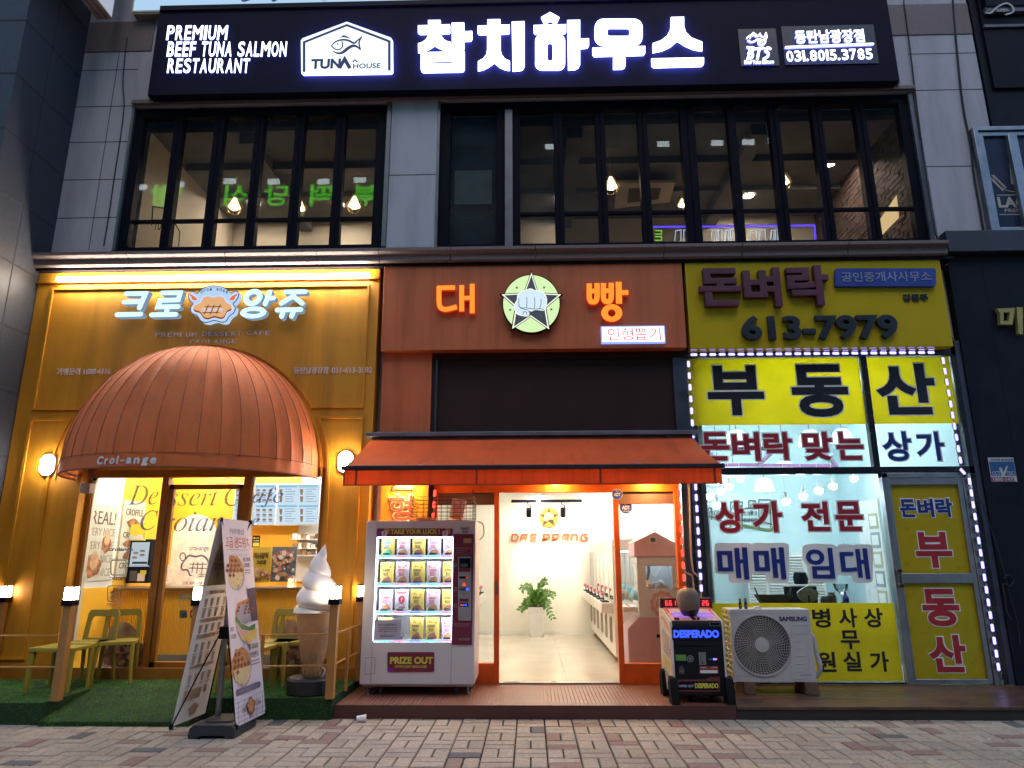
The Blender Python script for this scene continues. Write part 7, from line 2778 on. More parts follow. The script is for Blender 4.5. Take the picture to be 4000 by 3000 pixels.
rt_('크로', 0.15, BH * 0.062, 0.08, 0.04, 3)
rt_('앙쥬', 0.45, BH * 0.068, 0.08, 0.04, 3)
m.obj('print', [INK, CORAL, WAFL, WAFD, FILL_, GRN, HAM, CHS, GSH, PAPER, pm('slate ink', (0.16, 0.13, 0.18), 0.7)], rb)
# left banner, seen from its back
m = MB()
sheet(Ln, UL, VL, BW, BH, m)
lb_ = m.obj('banner', BCRM, t)
lb_['label'] = 'cream menu banner seen from behind'
NLm = UL.cross(VL)
m = MB()
dz = [0.002]


def OL(u, v):
    dz[0] += 0.0001
    a, b = u / BW, v / BH
    return Ln + UL * u + VL * v + NLm * (dz[0] - 0.012 * math.sin(math.pi * a) * math.sin(math.pi * b))


def lp_(pts, k):
    cu, cv = sum(p[0] for p in pts) / len(pts), sum(p[1] for p in pts) / len(pts)
    m.prism([(p[0] - cu, p[1] - cv) for p in pts], OL(cu, cv), UL, VL, 0.0006, k)


def box_(u, v, w_, h_, k):
    lp_([(u, v), (u + w_, v), (u + w_, v + h_), (u, v + h_)], k)


box_(0.0, BH * 0.66, BW, BH * 0.335, 4)
for v in (0.615, 0.475, 0.395, 0.25):
    box_(0.10, BH * v, BW - 0.14, 0.035, 1)
q_ = random.Random(13)
for row in (0.69, 0.555, 0.50, 0.425, 0.335, 0.275, 0.185):
    for c in range(4):
        u = 0.10 + 0.115 * c
        col = q_.choice((2, 2, 3, 5))
        lp_([(u, BH * row), (u + 0.04, BH * row), (u + 0.05, BH * row + 0.075), (u - 0.01, BH * row + 0.075)], col)
        box_(u - 0.02, BH * row - 0.022, 0.08, 0.008, 3)
        box_(u - 0.01, BH * row - 0.036, 0.06, 0.006, 2)
box_(0.08, BH * 0.10, 0.30, 0.10, 1)
lp_([(0.30 + 0.08 * (1 + 0.2 * math.sin(5 * a)) * math.cos(a), BH * 0.05 + 0.055 * math.sin(a)) for a in [2 * math.pi * k / 26 for k in range(26)]], 1)
box_(0.42, BH * 0.12, 0.05, 0.07, 3)
m.text('디저트', OL(BW * 0.55, BH * 0.90), -0.34, 0.13, 0.03, 0.0008, UL, VL, 6)
m.text('크로플', OL(BW * 0.55, BH * 0.82), -0.34, 0.13, 0.03, 0.0008, UL, VL, 6)
m.text('더 바삭하다', OL(BW * 0.52, BH * 0.755), -0.44, 0.08, 0.03, 0.0008, UL, VL, 6)
m.text('2.500', OL(BW * 0.52, BH * 0.71), -0.22, 0.05, 0.02, 0.0008, UL, VL, 3)
m.obj('print', [PAPER, pm('pale orange print', (0.68, 0.46, 0.31), 0.7), pm('faded grey print', (0.52, 0.43, 0.38), 0.7), pm('faded brown ink', (0.42, 0.33, 0.28), 0.7), thin('ochre banner panel', (0.45, 0.36, 0.14), back=0.3, rough=0.7), pm('faded rose print', (0.56, 0.36, 0.33), 0.7), pm('faded maroon print', (0.26, 0.15, 0.15), 0.7)], lb_)
# pole, rods, base
m = MB()
pb_ = Vector((-2.925, -1.66, 0.09))
m.tube([pb_, pb_ + ZA * 1.38], 0.021, 14)
m.tube([pb_, pb_ + ZA * 0.8], 0.026, 14)
m.obj('pole', STEEL, t)
m = MB()
m.tube([pb_ + ZA * 1.30, pb_ + ZA * 1.42], 0.032, 12)
m.box(pb_.x - 0.045, pb_.x + 0.045, pb_.y - 0.045, pb_.y + 0.045, 0.80, 0.91)
m.obj('clamp', RUBBER, t, bev=0.006)
m = MB()
top = pb_ + ZA * 1.40
for tip in (Tn, Tf):
    m.tube([top, tip + Vector((0, 0, 0.005))], 0.009, 8)
mid_ = pb_ + ZA * 0.86
for tip in (Rn, Rf, Ln, Lf):
    m.tube([mid_, (mid_ + tip) / 2 + Vector((0, 0, 0.01)), tip], 0.007, 8)
for tip in (Rn, Rf, Ln, Lf, Tn, Tf):
    m.box(tip.x - 0.014, tip.x + 0.014, tip.y - 0.012, tip.y + 0.012, tip.z - 0.02, tip.z + 0.02)
m.obj('rod', RUBBER, t)
m = MB()
prof = [(-0.21, 0.03), (-0.205, 0.0), (-0.14, 0.0), (-0.11, 0.025), (0.11, 0.025), (0.14, 0.0), (0.205, 0.0), (0.21, 0.03), (0.20, 0.085), (0.17, 0.11), (-0.17, 0.11), (-0.20, 0.085)]
m.prism(prof, (-2.825, -1.50, 0.0), XA, ZA, 0.5)
m.prism(rrect(-0.12, -0.14, 0.12, 0.14, 0.02), (-2.825, -1.75, 0.1095), XA, YA, 0.012)
m.obj('base', pm('charcoal plastic base', (0.035, 0.036, 0.042), 0.45), t, bev=0.012)

# ------------------------------------------------------------------ giant ice cream
ic = Vector((at(1216, 2660, -0.98).x, -0.98, PZ))
t = thing('ice_cream_statue', 'giant soft serve ice cream cone model on a black drum base', 'statue', ic)
zd = at(1208, 2650, -1.1).z
m = MB()
m.lathe([(0.235, 0), (0.245, 0.015), (0.24, zd - PZ - 0.02), (0.22, zd - PZ)], ic, 32)
m.obj('base', pm('black drum plastic', (0.012, 0.013, 0.018), 0.4), t)
zc0, zc1 = zd - 0.01, at(1216, 2385, -0.98).z
rc1 = (at(1291, 2385, -0.98).x - at(1144, 2385, -0.98).x) / 2
CONEM = pm('biscuit cone', (0.50, 0.27, 0.13), 0.6, var=0.12, scale=8)
m = MB()
hh = zc1 - zc0
m.lathe([(0.075, 0), (0.085, 0.03), (rc1 * 0.86, hh * 0.72), (rc1, hh - 0.02), (rc1 * 1.02, hh)], Vector((ic.x, ic.y, zc0)), 36)
for k in range(14):
    for sg in (-1, 1):
        P = []
        for q in range(12):
            s_ = q / 11
            z = hh * (0.04 + 0.70 * s_)
            rr = 0.087 + (rc1 * 0.86 - 0.087) * (0.04 + 0.70 * s_ - 0.04) / 0.70
            a = 2 * math.pi * k / 14 + sg * 1.3 * s_
            P.append((ic.x + rr * math.cos(a), ic.y + rr * math.sin(a), zc0 + z))
        m.tube(P, 0.005, 5, cap=False)
m.obj('cone', CONEM, t)
ztip = at(1229, 2125, -0.98).z
SH = ztip - zc1
rmax = (at(1297, 2330, -0.98).x - at(1121, 2330, -0.98).x) / 2
vs, fs = [], []
NA, NZ = 64, 110
for k in range(NZ + 1):
    s_ = k / NZ
    env = rmax * (1 - s_ ** 1.25) ** 0.95 * (0.90 + 0.16 * math.sin(min(s_ * 9, 1.57)))
    for j in range(NA):
        a = 2 * math.pi * j / NA
        ph = (s_ * 3.9 + a / (2 * math.pi)) % 1.0
        bulge = abs(math.sin(math.pi * ph)) ** 0.55
        rr = env * (0.74 + 0.30 * bulge) if s_ < 0.97 else env
        ox = 0.018 * math.sin(s_ * 7) + 0.05 * s_ * s_
        vs.append((ic.x + ox + rr * math.cos(a), ic.y + rr * math.sin(a), zc1 - 0.015 + (SH + 0.015) * s_))
for k in range(NZ):
    for j in range(NA):
        fs.append((k * NA + j, k * NA + (j + 1) % NA, (k + 1) * NA + (j + 1) % NA, (k + 1) * NA + j))
fs.append(tuple(reversed(range(NA))))
m = MB()
m.add(vs, fs)
m.obj('swirl', pm('glossy ice cream white', (0.82, 0.78, 0.78), 0.35, var=0.03), t, ang=60)
m = MB()
m.tube(smooth([(ic.x + 0.12, ic.y - 0.05, zd), (ic.x + 0.15, ic.y - 0.05, zd + 0.06), (ic.x + 0.12, ic.y - 0.03, zd + 0.09), (ic.x + 0.1, ic.y - 0.02, zd + 0.07)], 5), 0.006, 6)
m.obj('hook', PAPER, t)

# ------------------------------------------------------------------ vending machine
YV = -0.72
VX0, VX1, VZ0, VZ1 = -1.832, -0.608, 0.235, 1.945
t = thing('vending_machine', 'white prize vending machine full of lit boxes standing on the ribbed deck', 'vending machine', (-1.22, -0.4, DZ))
V9 = q3(1269 / 650, 1300, 1900)
vb = lambda a, b, c, d: [v for p in V9([(a, b), (c, d)]) for v in p]
wx0, wx1, wz0, wz1 = pbox(*vb(318, 383, 910, 1188), YV)
VM = pm('lilac white machine paint', (0.66, 0.61, 0.63), 0.35, var=0.03)
m = MB()
m.box(VX0, wx0, YV, -0.06, VZ0, VZ1)
m.box(wx1, VX1, YV, -0.06, VZ0, VZ1)
m.box(wx0, wx1, YV, -0.06, VZ0, wz0)
m.box(wx0, wx1, YV, -0.06, wz1, VZ1)
m.box(wx0, wx1, -0.16, -0.06, wz0, wz1)
m.box(VX0 + 0.02, VX1 - 0.02, YV + 0.06, -0.1, VZ0 - 0.03, VZ0)
m.obj('cabinet', VM, t, bev=0.008)
m = MB()
m.quad((wx0, YV + 0.012, wz0), (wx1, YV + 0.012, wz0), (wx1, YV + 0.012, wz1), (wx0, YV + 0.012, wz1))
m.obj('pane', MGL, t)
m = MB()
VLW = em('vending strip light', (0.62, 0.74, 1.0), 9)
m.box(wx0 + 0.001, wx0 + 0.004, YV + 0.03, YV + 0.07, wz0 + 0.02, wz1 - 0.01)
m.box(wx1 - 0.004, wx1 - 0.001, YV + 0.03, YV + 0.07, wz0 + 0.02, wz1 - 0.01)
m.box(wx0 + 0.02, wx1 - 0.02, YV + 0.03, YV + 0.06, wz1 - 0.012, wz1 - 0.002)
m.obj('strip_light', VLW, t)
SHL = em('added box light', (0.70, 0.80, 1.0), 34)  # hidden light added under each shelf front to brighten the boxes
SHW = em('pale shelf glow', (0.50, 0.68, 1.0), 1.3)  # lit look of the shelf fronts put in as glow
SHC = [em('green shelf light', (0.05, 1.0, 0.45), 2.0), em('red shelf light', (1.0, 0.12, 0.20), 2.0), em('blue shelf light', (0.05, 0.10, 1.0), 3.0)]
shz = [at(1600, yy, YV + 0.06).z for yy in (2172, 2281, 2391, 2503)]
cols = [pbox(*vb(a, 500, b, 520), YV + 0.06)[:2] for a, b in ((370, 470), (486, 592), (602, 714), (722, 834), (842, 930))]
for k, z in enumerate(shz):
    m = MB()
    m.box(wx0 + 0.001, wx1 - 0.001, YV + 0.06, -0.17, z - 0.018, z + 0.012)
    so_ = m.obj('shelf', WHITEG, t)
    m = MB()
    m.box(wx0 + 0.006, wx1 - 0.006, YV + 0.0595, YV + 0.0605, z - 0.014, z + 0.010)
    m.obj('shelf_front_glow', SHW, so_)
    MB().box(wx0 + 0.01, wx1 - 0.01, YV + 0.064, YV + 0.072, z - 0.022, z - 0.0185).obj('added_box_light', SHL, so_)
    m = MB()
    for c in range(5):
        xc = wx0 + (wx1 - wx0) * (0.115 + 0.205 * c)
        for q in range(6):
            m.box(xc - 0.055 + q * 0.019, xc - 0.055 + q * 0.019 + 0.012, YV + 0.052, YV + 0.059, z - 0.012, z + 0.006, (0, 1, 2, 0, 1)[c])
    m.obj('shelf_light', SHC, so_)
    m = MB()
    for c in range(5):
        xc = wx0 + (wx1 - wx0) * (0.115 + 0.205 * c)
        m.tube([(xc + 0.055 * math.cos(R(18 * j)), YV + 0.075, z + 0.035 + 0.055 * math.sin(R(18 * j))) for j in range(11)], 0.0035, 6)
        m.box(xc - 0.04, xc + 0.04, YV + 0.07, YV + 0.08, z + 0.013, z + 0.035)
    m.obj('spiral_coil', STEEL, so_)
MARN = pm('maroon panel print', (0.20, 0.022, 0.05), 0.4)
PURP = pm('purple panel print', (0.25, 0.03, 0.30), 0.4)
LIMET = pm('lime yellow lettering', (0.66, 0.62, 0.08), 0.5)
m = MB()
m.ppoly(V9(rrect(336, 320, 915, 383, 10)), YV - 0.004, 0.004, 0)
m.ppoly(V9([(338, 350), (372, 340), (380, 381), (337, 381)]), YV - 0.006, 0.002, 1)
m.ppoly(V9([(905, 330), (914, 350), (913, 381), (870, 381)]), YV - 0.006, 0.002, 1)
m.ptext('TAKE YOUR LUCK !', *vb(442, 326, 815, 363), YV - 0.006, 0.035, 0.002, 2)
m.ptext('FUNNY RANDOM ITEM BOX', *vb(520, 370, 735, 379), YV - 0.006, 0.005, 0.002, 5)
for a in (372, 836):
    m.ppoly(V9(rrect(a + 22, 322, a + 58, 362, 9)), YV - 0.006, 0.002, 3)
    m.ppoly(V9(rrect(a, 340, a + 40, 380, 9)), YV - 0.008, 0.002, 4)
    m.ptext('?', *vb(a + 13, 345, a + 29, 372), YV - 0.010, 0.035, 0.002, 1)
m.obj('header', [MARN, PURP, LIMET, pm('amber icon', (0.55, 0.35, 0.06), 0.5), PAPER, pm('pale pink lettering', (0.5, 0.33, 0.36), 0.5)], t)
m = MB()
m.ptext('FUNNY', *vb(976, 312, 1044, 332), YV - 0.003, 0.02, 0.003)
m.ptext('box', *vb(990, 332, 1034, 352), YV - 0.003, 0.02, 0.003)
m.obj('badge_lettering', pm('dark plum lettering', (0.08, 0.04, 0.06), 0.5), t)
# control panel
m = MB()
m.ppoly(V9([(924, 362), (1074, 364), (1060, 1208), (907, 1208)]), YV - 0.012, 0.013, 0)
m.ppoly(V9(rrect(928, 465, 1058, 520, 6)), YV - 0.013, 0.001, 1, hole=V9(rrect(931, 468, 1055, 517, 5)))
for k in range(3):
    m.prect(*vb(940, 474 + k * 13, 1040 - k * 18, 478 + k * 13), YV - 0.014, 0.002, 1)
    m.prect(*vb(922, 1044 + k * 10, 1050 - k * 8, 1048 + k * 10), YV - 0.014, 0.002, 1)
m.prect(*vb(995, 395, 1058, 432), YV - 0.014, 0.002, 2)
m.ppoly(V9(rrect(955, 535, 1055, 1024, 8)), YV - 0.024, 0.012, 3)
m.prect(*vb(964, 548, 1050, 622), YV - 0.030, 0.012, 4)
m.prect(*vb(975, 590, 1030, 616), YV - 0.034, 0.006, 9)
m.prect(*vb(962, 624, 1046, 652), YV - 0.030, 0.008, 0)
m.prect(*vb(964, 686, 1028, 704), YV - 0.027, 0.004, 4)
m.ppoly(V9([(986, 758), (1016, 758), (1001, 730)]), YV - 0.030, 0.006, 5)
m.ppoly(V9([(1018, 772), (1018, 798), (1042, 785)]), YV - 0.030, 0.006, 6)
m.ppoly(V9([(984, 770), (984, 798), (958, 784)]), YV - 0.030, 0.006, 7)
m.ppoly(V9([(986, 812), (1016, 812), (1001, 838)]), YV - 0.030, 0.006, 8)
m.ppoly(V9(circ(1001, 784, 15)), YV - 0.030, 0.006, 9)
m.prect(*vb(966, 856, 1036, 880), YV - 0.027, 0.004, 0)
m.prect(*vb(964, 890, 1034, 918), YV - 0.027, 0.004, 4)
for k in range(3):
    m.ppoly(V9(circ(980 + k * 18, 905, 7)), YV - 0.029, 0.003, 5 if k == 0 else 6)
m.ptext('0', *vb(1016, 688, 1026, 702), YV - 0.029, 0.03, 0.002, 5)
for yy, s1, s2 in ((600, '카드', '결제'), (785, '상품', '선택'), (908, '현금', '투입')):
    m.ptext(s1, *vb(922, yy - 16, 946, yy - 2), YV - 0.014, 0.02, 0.002, 3)
    m.ptext(s2, *vb(922, yy + 2, 946, yy + 16), YV - 0.014, 0.02, 0.002, 3)
m.ppoly(V9(rrect(960, 1158, 1044, 1174, 8)), YV - 0.015, 0.003, 3)
m.ptext('FUNNY BOX', *vb(970, 1161, 1036, 1171), YV - 0.017, 0.01, 0.002, 4)
m.obj('control_panel', [MARN, pm('dull pink print', (0.34, 0.16, 0.18), 0.5), pm('ochre print', (0.42, 0.24, 0.10), 0.5), pm('silver plastic', (0.42, 0.38, 0.40), 0.4, 0.3), BLACKM, em('red button', (1.0, 0.06, 0.03), 1.6), em('blue button', (0.06, 0.12, 1.0), 1.8), pm('dark green button', (0.05, 0.09, 0.06), 0.4), pm('amber button', (0.4, 0.28, 0.06), 0.4), GREYP], t)
m = MB()
m.ppoly(V9(rrect(416, 1264, 774, 1416, 12)), YV - 0.006, 0.006, 0)
m.ppoly(V9([(420, 1368), (476, 1414), (420, 1414)]), YV - 0.008, 0.002, 1)
m.ptext('PRIZE OUT', *vb(436, 1300, 764, 1354), YV - 0.009, 0.04, 0.002, 2)
m.ptext('WWW.FUNNY-BOX.CO.KR', *vb(472, 1365, 716, 1384), YV - 0.009, 0.012, 0.002, 2)
m.obj('prize_flap', [MARN, PURP, LIMET], t)
m = MB()
m.pstroke(V9([(248, 1306), (322, 1306), (318, 1430), (244, 1430)]), 0.006, YV - 0.002, 0.003, closed=True)
m.obj('service_hatch', pm('grey hatch line', (0.35, 0.31, 0.33), 0.5), t)
m = MB()
m.prect(*vb(312, 1018, 522, 1170), YV - 0.003, 0.003, 0)
for k, (s_, wq) in enumerate((('행운의 열쇠를 찾아라', 150), ('Find a good luck key!', 150))):
    m.ptext(s_, *vb(417 - wq / 2, 1046 + k * 52, 417 + wq / 2, 1064 + k * 52), YV - 0.005, 0.0, 0.002, 1)
for k in range(4):
    m.prect(*vb(345 + 5 * k, (1076, 1088, 1132, 1144)[k], 492 - 8 * k, (1080, 1092, 1136, 1148)[k]), YV - 0.005, 0.002, 1)
m.obj('notice', [pm('translucent notice', (0.45, 0.43, 0.55), 0.4), pm('notice ink', (0.10, 0.06, 0.09), 0.5)], t)
for xx in (VX0 + 0.07, VX1 - 0.07):
    m = MB()
    m.tube([(xx, YV + 0.08, DZ), (xx, YV + 0.08, VZ0 - 0.03)], 0.012, 8)
    m.lathe([(0.03, 0), (0.028, 0.012), (0.012, 0.02)], (xx, YV + 0.08, DZ), 12)
    m.obj('foot', STEEL, t)
for xx in (VX0 + 0.2, VX1 - 0.2):
    m = MB()
    m.lathe([(0.035, -0.015), (0.042, -0.008), (0.042, 0.008), (0.035, 0.015)], (xx, YV + 0.14, DZ + 0.042), 16, axis=XA)
    m.box(xx - 0.024, xx + 0.024, YV + 0.12, YV + 0.17, DZ + 0.06, VZ0 - 0.03)
    m.obj('caster', GREYP, t)
m = MB()
m.tube(smooth([(VX1 - 0.02, -0.3, VZ1 + 0.01), (VX1 + 0.05, -0.28, VZ1 - 0.02), (VX1 + 0.06, -0.25, VZ1 - 0.14), (VX1 + 0.01, -0.22, VZ1 - 0.2)], 5), 0.008, 6)
m.obj('cable', pm('grey cable', (0.3, 0.27, 0.24), 0.5), t)
# prize boxes
PBW, PBH, PBD = 0.148, 0.222, 0.06
kinds = {
    'pink': ((0.72, 0.55, 0.53), (0.70, 0.10, 0.14), 'pale pink'), 'yellow': ((0.74, 0.52, 0.10), (0.10, 0.05, 0.03), 'yellow'),
    'random': ((0.74, 0.70, 0.68), (0.60, 0.03, 0.05), 'white question mark'), 'green': ((0.62, 0.42, 0.08), (0.06, 0.30, 0.62), 'orange and blue')}


def prize(kind):
    base, ink, nm = kinds[kind]
    t = thing('prize_box', '', 'box', (0, 0, 0), 'prize boxes in the vending machine')
    m = MB()
    m.box(-PBW / 2, PBW / 2, 0, PBD, 0, PBH, 0)
    m.box(PBW / 2 - 0.0, PBW / 2 + 0.0005, 0.004, PBD - 0.004, 0.004, PBH - 0.004, 0)
    bo = m.obj('carton', [pm(kind + ' carton', base, 0.5, var=0.05)], t, local=True)
    m = MB()
    q_ = random.Random(len(kind))
    T = lambda s_, x, z, w_, h_, k, b=0.03: m.text(s_, (x, -0.0012, z), w_, h_, b, 0.0008, XA, ZA, k)
    if kind == 'random':
        T('RANDOM', 0, PBH * 0.84, 0.105, 0.024, 0)
        T('BOX', 0.005, PBH * 0.16, 0.06, 0.022, 0)
        m.prism(circ(0, PBH * 0.52, 0.036, 0.04, 20), (0, -0.001, 0), XA, ZA, 0.0005, 0)
        T('?', 0, PBH * 0.52, 0.022, 0.045, 1)
    else:
        T('FUNNY', -0.008, PBH * 0.60, 0.085, 0.028, 0)
        T('BOX', -0.012, PBH * 0.43, 0.055, 0.028, 0)
        m.prism([(0.0 + 0.052 * math.cos(R(k * 15)), PBH * 0.02 + 0.055 * math.sin(R(k * 15))) for k in range(13)], (0, -0.001, 0), XA, ZA, 0.0004, 2)
        for k in range(9):
            s_ = q_.uniform(0.004, 0.011)
            m.prism(circ(q_.uniform(-0.058, 0.058), q_.uniform(0.15, 0.195), s_, s_ * 0.8, 7), (0, -0.001 - 0.00005 * k, 0), XA, ZA, 0.0004, 3)
    m.obj('print', [pm(kind + ' carton ink', ink, 0.5), PAPER, pm(kind + ' carton art', (0.66, 0.28, 0.10) if kind == 'pink' else ((0.40, 0.14, 0.08) if kind == 'yellow' else (0.2, 0.5, 0.2)), 0.5), pm(kind + ' carton dots', (0.62, 0.16, 0.12) if kind == 'pink' else ((0.45, 0.12, 0.04) if kind == 'yellow' else (0.05, 0.35, 0.6)), 0.5)], bo, local=True)
    return t


protos = {}
rows = [('green', 'pink', 'yellow', 'pink', 'pink'), ('yellow', 'pink', 'yellow', 'pink', 'yellow'), ('pink', 'random', 'yellow', 'pink', 'yellow'), ('yellow', None, 'yellow', 'yellow', 'pink')]
rn = ('top', 'second', 'third', 'bottom')
cn = ('left end', 'second place', 'middle', 'fourth place', 'right end')
for r, row_ in enumerate(rows):
    for c, kd in enumerate(row_):
        if not kd:
            continue
        if kd in protos:
            o_ = copy_tree(protos[kd])
        else:
            o_ = protos[kd] = prize(kd)
        o_.location = (wx0 + (wx1 - wx0) * (0.125 + 0.205 * c), YV + 0.12, shz[r] + 0.013)
        o_['label'] = '%s prize box, %s of the %s shelf in the vending machine' % (kinds[kd][2], cn[c], rn[r])
# wire basket on top
t = thing('wire_basket', 'black wire grid basket on top of the vending machine', 'basket', (-1.1, -0.4, VZ1))
m = MB()
bx0, bx1 = at(1604, 2000, -0.66).x, at(1846, 2000, -0.66).x
by0, by1, bz1 = -0.66, -0.15, at(1720, 1940, -0.66).z
nx_ = 10
for k in range(nx_ + 1):
    x = bx0 + (bx1 - bx0) * k / nx_
    for y in (by0, by1):
        m.tube([(x, y, VZ1 + 0.005), (x, y, bz1)], 0.0022, 4, cap=False)
for k in range(7):
    z = VZ1 + 0.006 + (bz1 - VZ1 - 0.006) * k / 6
    m.tube([(bx0, by0, z), (bx1, by0, z), (bx1, by1, z), (bx0, by1, z)], 0.0026, 4, closed=True)
for k in range(1, 6):
    y = by0 + (by1 - by0) * k / 6
    for x in (bx0, bx1):
        m.tube([(x, y, VZ1 + 0.005), (x, y, bz1)], 0.0022, 4, cap=False)
for x in (bx0, bx1):
    m.tube([(x, by0, bz1), (x, by0, bz1 + 0.075), (x, by0 + 0.2, bz1 + 0.01)], 0.003, 4, cap=False)
m.obj('grid', pm('black wire', (0.03, 0.025, 0.02), 0.4, 0.5), t)
pbx = copy_tree(protos['pink'])
pbx['label'] = 'pink prize box leaning in the wire basket on the vending machine'
pbx['group'] = 'loose prize boxes'
pbx.location = (at(1780, 2000, -0.4).x, -0.42, VZ1 + 0.03)
pbx.rotation_euler = (R(-12), R(8), R(-6))
pbx.scale = (1.1, 1.1, 1.1)
m = MB()
cx_ = at(1675, 2025, -0.45).x
m.box(cx_ - 0.14, cx_ + 0.09, -0.5, -0.3, VZ1 + 0.004, VZ1 + 0.05)
tag(m.obj('cardboard_tray', pm('kraft cardboard', (0.40, 0.22, 0.10), 0.8), bev=0.004), 'flat kraft cardboard box lying in the wire basket', 'box')

# ------------------------------------------------------------------ outdoor unit
YU = -0.6
t = thing('outdoor_unit', 'white air conditioner outdoor unit on wooden blocks in front of the agency', 'air conditioner', (2.6, -0.45, 0.25))
ux0, ux1, uz0, uz1 = 2.165, 3.03, 0.25, 0.985
U5 = q3(2.3707, 2500, 2150)
ub = lambda a, b, c, d: [v for p in U5([(a, b), (c, d)]) for v in p]
UM = pm('off white unit paint', (0.55, 0.50, 0.49), 0.4, var=0.04, scale=3)
fc = at(*U5([(1130, 876)])[0], YU)
fr = 0.305
m = MB()
m.prism([(ux0, uz0), (ux1, uz0), (ux1, uz1), (ux0, uz1)], (0, YU + 0.02, 0), XA, ZA, 0.02, hole=circ(fc.x, fc.z, fr, fr, 48))
m.box(ux0, ux1, YU + 0.021, -0.29, uz1 - 0.02, uz1)
m.box(ux0, ux1, YU + 0.021, -0.29, uz0, uz0 + 0.02)
m.box(ux1 - 0.02, ux1, YU + 0.021, -0.29, uz0 + 0.02, uz1 - 0.02)
m.box(ux0, ux0 + 0.012, YU + 0.021, YU + 0.05, uz0 + 0.02, uz1 - 0.02)
m.box(ux0, ux0 + 0.012, YU + 0.155, YU + 0.175, uz0 + 0.02, uz1 - 0.02)
m.box(ux0, ux0 + 0.012, -0.31, -0.29, uz0 + 0.02, uz1 - 0.02)
for k in range(12):
    z = uz0 + 0.02 + (uz1 - uz0 - 0.04) * k / 12
    m.box(ux0, ux0 + 0.012, YU + 0.05, -0.31, z, z + 0.016)
m.obj('casing', UM, t, bev=0.003)
m = MB()
m.box(ux0 + 0.03, ux1 - 0.03, YU + 0.12, YU + 0.14, uz0 + 0.03, uz1 - 0.03)
m.obj('cavity', pm('dark cavity', (0.012, 0.012, 0.013), 0.7), t)
m = MB()
for k in range(5):
    a = 2 * math.pi * k / 5
    P = []
    for s_ in range(2):
        pass
    d0, d1 = Vector((math.cos(a), 0, math.sin(a))), Vector((math.cos(a + 0.7), 0, math.sin(a + 0.7)))
    A = Vector((fc.x, YU + 0.07, fc.z))
    m.add([A + d0 * 0.07, A + d0 * 0.28, A + d1 * 0.28 + YA * 0.035, A + d1 * 0.07 + YA * 0.035], [(0, 1, 2, 3)])
m.obj('fan', pm('dark grey fan', (0.05, 0.05, 0.055), 0.5), t)
m = MB()
for k in range(13):
    rr = 0.088 + (fr - 0.088) * k / 12.5
    m.tube([(fc.x + rr * math.cos(a), YU + 0.006 + 0.004 * math.sin(k), fc.z + rr * math.sin(a)) for a in [2 * math.pi * j / 56 for j in range(56)]], 0.0022, 4, closed=True)
for k in range(54):
    a = 2 * math.pi * k / 54
    m.tube([(fc.x + rr * math.cos(a + (rr - 0.08) * 0.9), YU + 0.003, fc.z + rr * math.sin(a + (rr - 0.08) * 0.9)) for rr in (0.08, 0.14, 0.2, 0.26, fr)], 0.0017, 4, cap=False)
m.lathe([(0.078, 0), (0.075, 0.01), (0, 0.014)], (fc.x, YU + 0.004, fc.z), 28, axis=-YA)
m.obj('fan_guard', UM, t)
m = MB()
m.stroke(circ(fc.x, fc.z, fr + 0.006, fr + 0.006, 56), 0.014, (0, YU - 0.0005, 0), XA, ZA, 0.010, closed=True)
for k in range(7):
    m.pstroke(U5([(1450, 770 + k * 70), (1500, 769 + k * 70)]), 0.006, YU - 0.004, 0.004)
m.pstroke(U5(rrect(1400, 690, 1560, 1190, 14)), 0.004, YU - 0.003, 0.003, closed=True)
m.pstroke(U5([(855, 600), (855, 575), (1540, 580), (1545, 605)]), 0.005, YU - 0.003, 0.003)
m.pstroke(U5([(900, 1170), (900, 1156), (1180, 1160)]), 0.005, YU - 0.003, 0.003)
m.obj('trim', UM, t)
m = MB()
lx = ub(1288, 612, 1546, 656)
m.ptext('SAMSUNG', *lx, YU - 0.002, 0.045, 0.002)
m.obj('lettering', pm('navy brand lettering', (0.02, 0.03, 0.13), 0.5), t)
m = MB()
m.prect(*ub(1485, 1145, 1590, 1160), YU - 0.0015, 0.0015)
m.obj('small_label', pm('grey small print', (0.38, 0.34, 0.34), 0.6), t)
for k, (a, b) in enumerate(((895, 1040), (1452, 1620))):
    x0, x1 = at(*U5([(a + 60, 1270)])[0], -0.5).x, at(*U5([(b, 1270)])[0], -0.5).x
    m = MB()
    m.box(x0 - 0.02, x1, -0.62, -0.26, DZ, 0.249)
    tag(m.obj('wooden_block', pm('weathered timber block', (0.16, 0.085, 0.05), 0.7, var=0.4, scale=12), bev=0.004), ('left' if k == 0 else 'right') + ' wooden block under the outdoor unit', 'block', 'wooden blocks under the outdoor unit')
t = thing('refrigerant_pipe', 'white wrapped pipe curving up behind the right side of the outdoor unit', 'pipe', (3.1, -0.3, 0.2))
m = MB()
m.tube(smooth([(3.03, -0.36, 0.62), (3.07, -0.34, 0.70), (3.13, -0.34, 0.68), (3.15, -0.36, 0.5), (3.165, -0.38, 0.36), (3.12, -0.36, 0.27), (3.04, -0.34, 0.30)], 6), 0.026, 10)
m.obj('pipe', pm('white pipe wrap', (0.45, 0.42, 0.40), 0.6, var=0.2, scale=30), t)
BOT = pm('brown bottle glass', (0.05, 0.02, 0.01), 0.15)
GCAP = pm('gold bottle cap', (0.60, 0.38, 0.10), 0.25, 0.9)
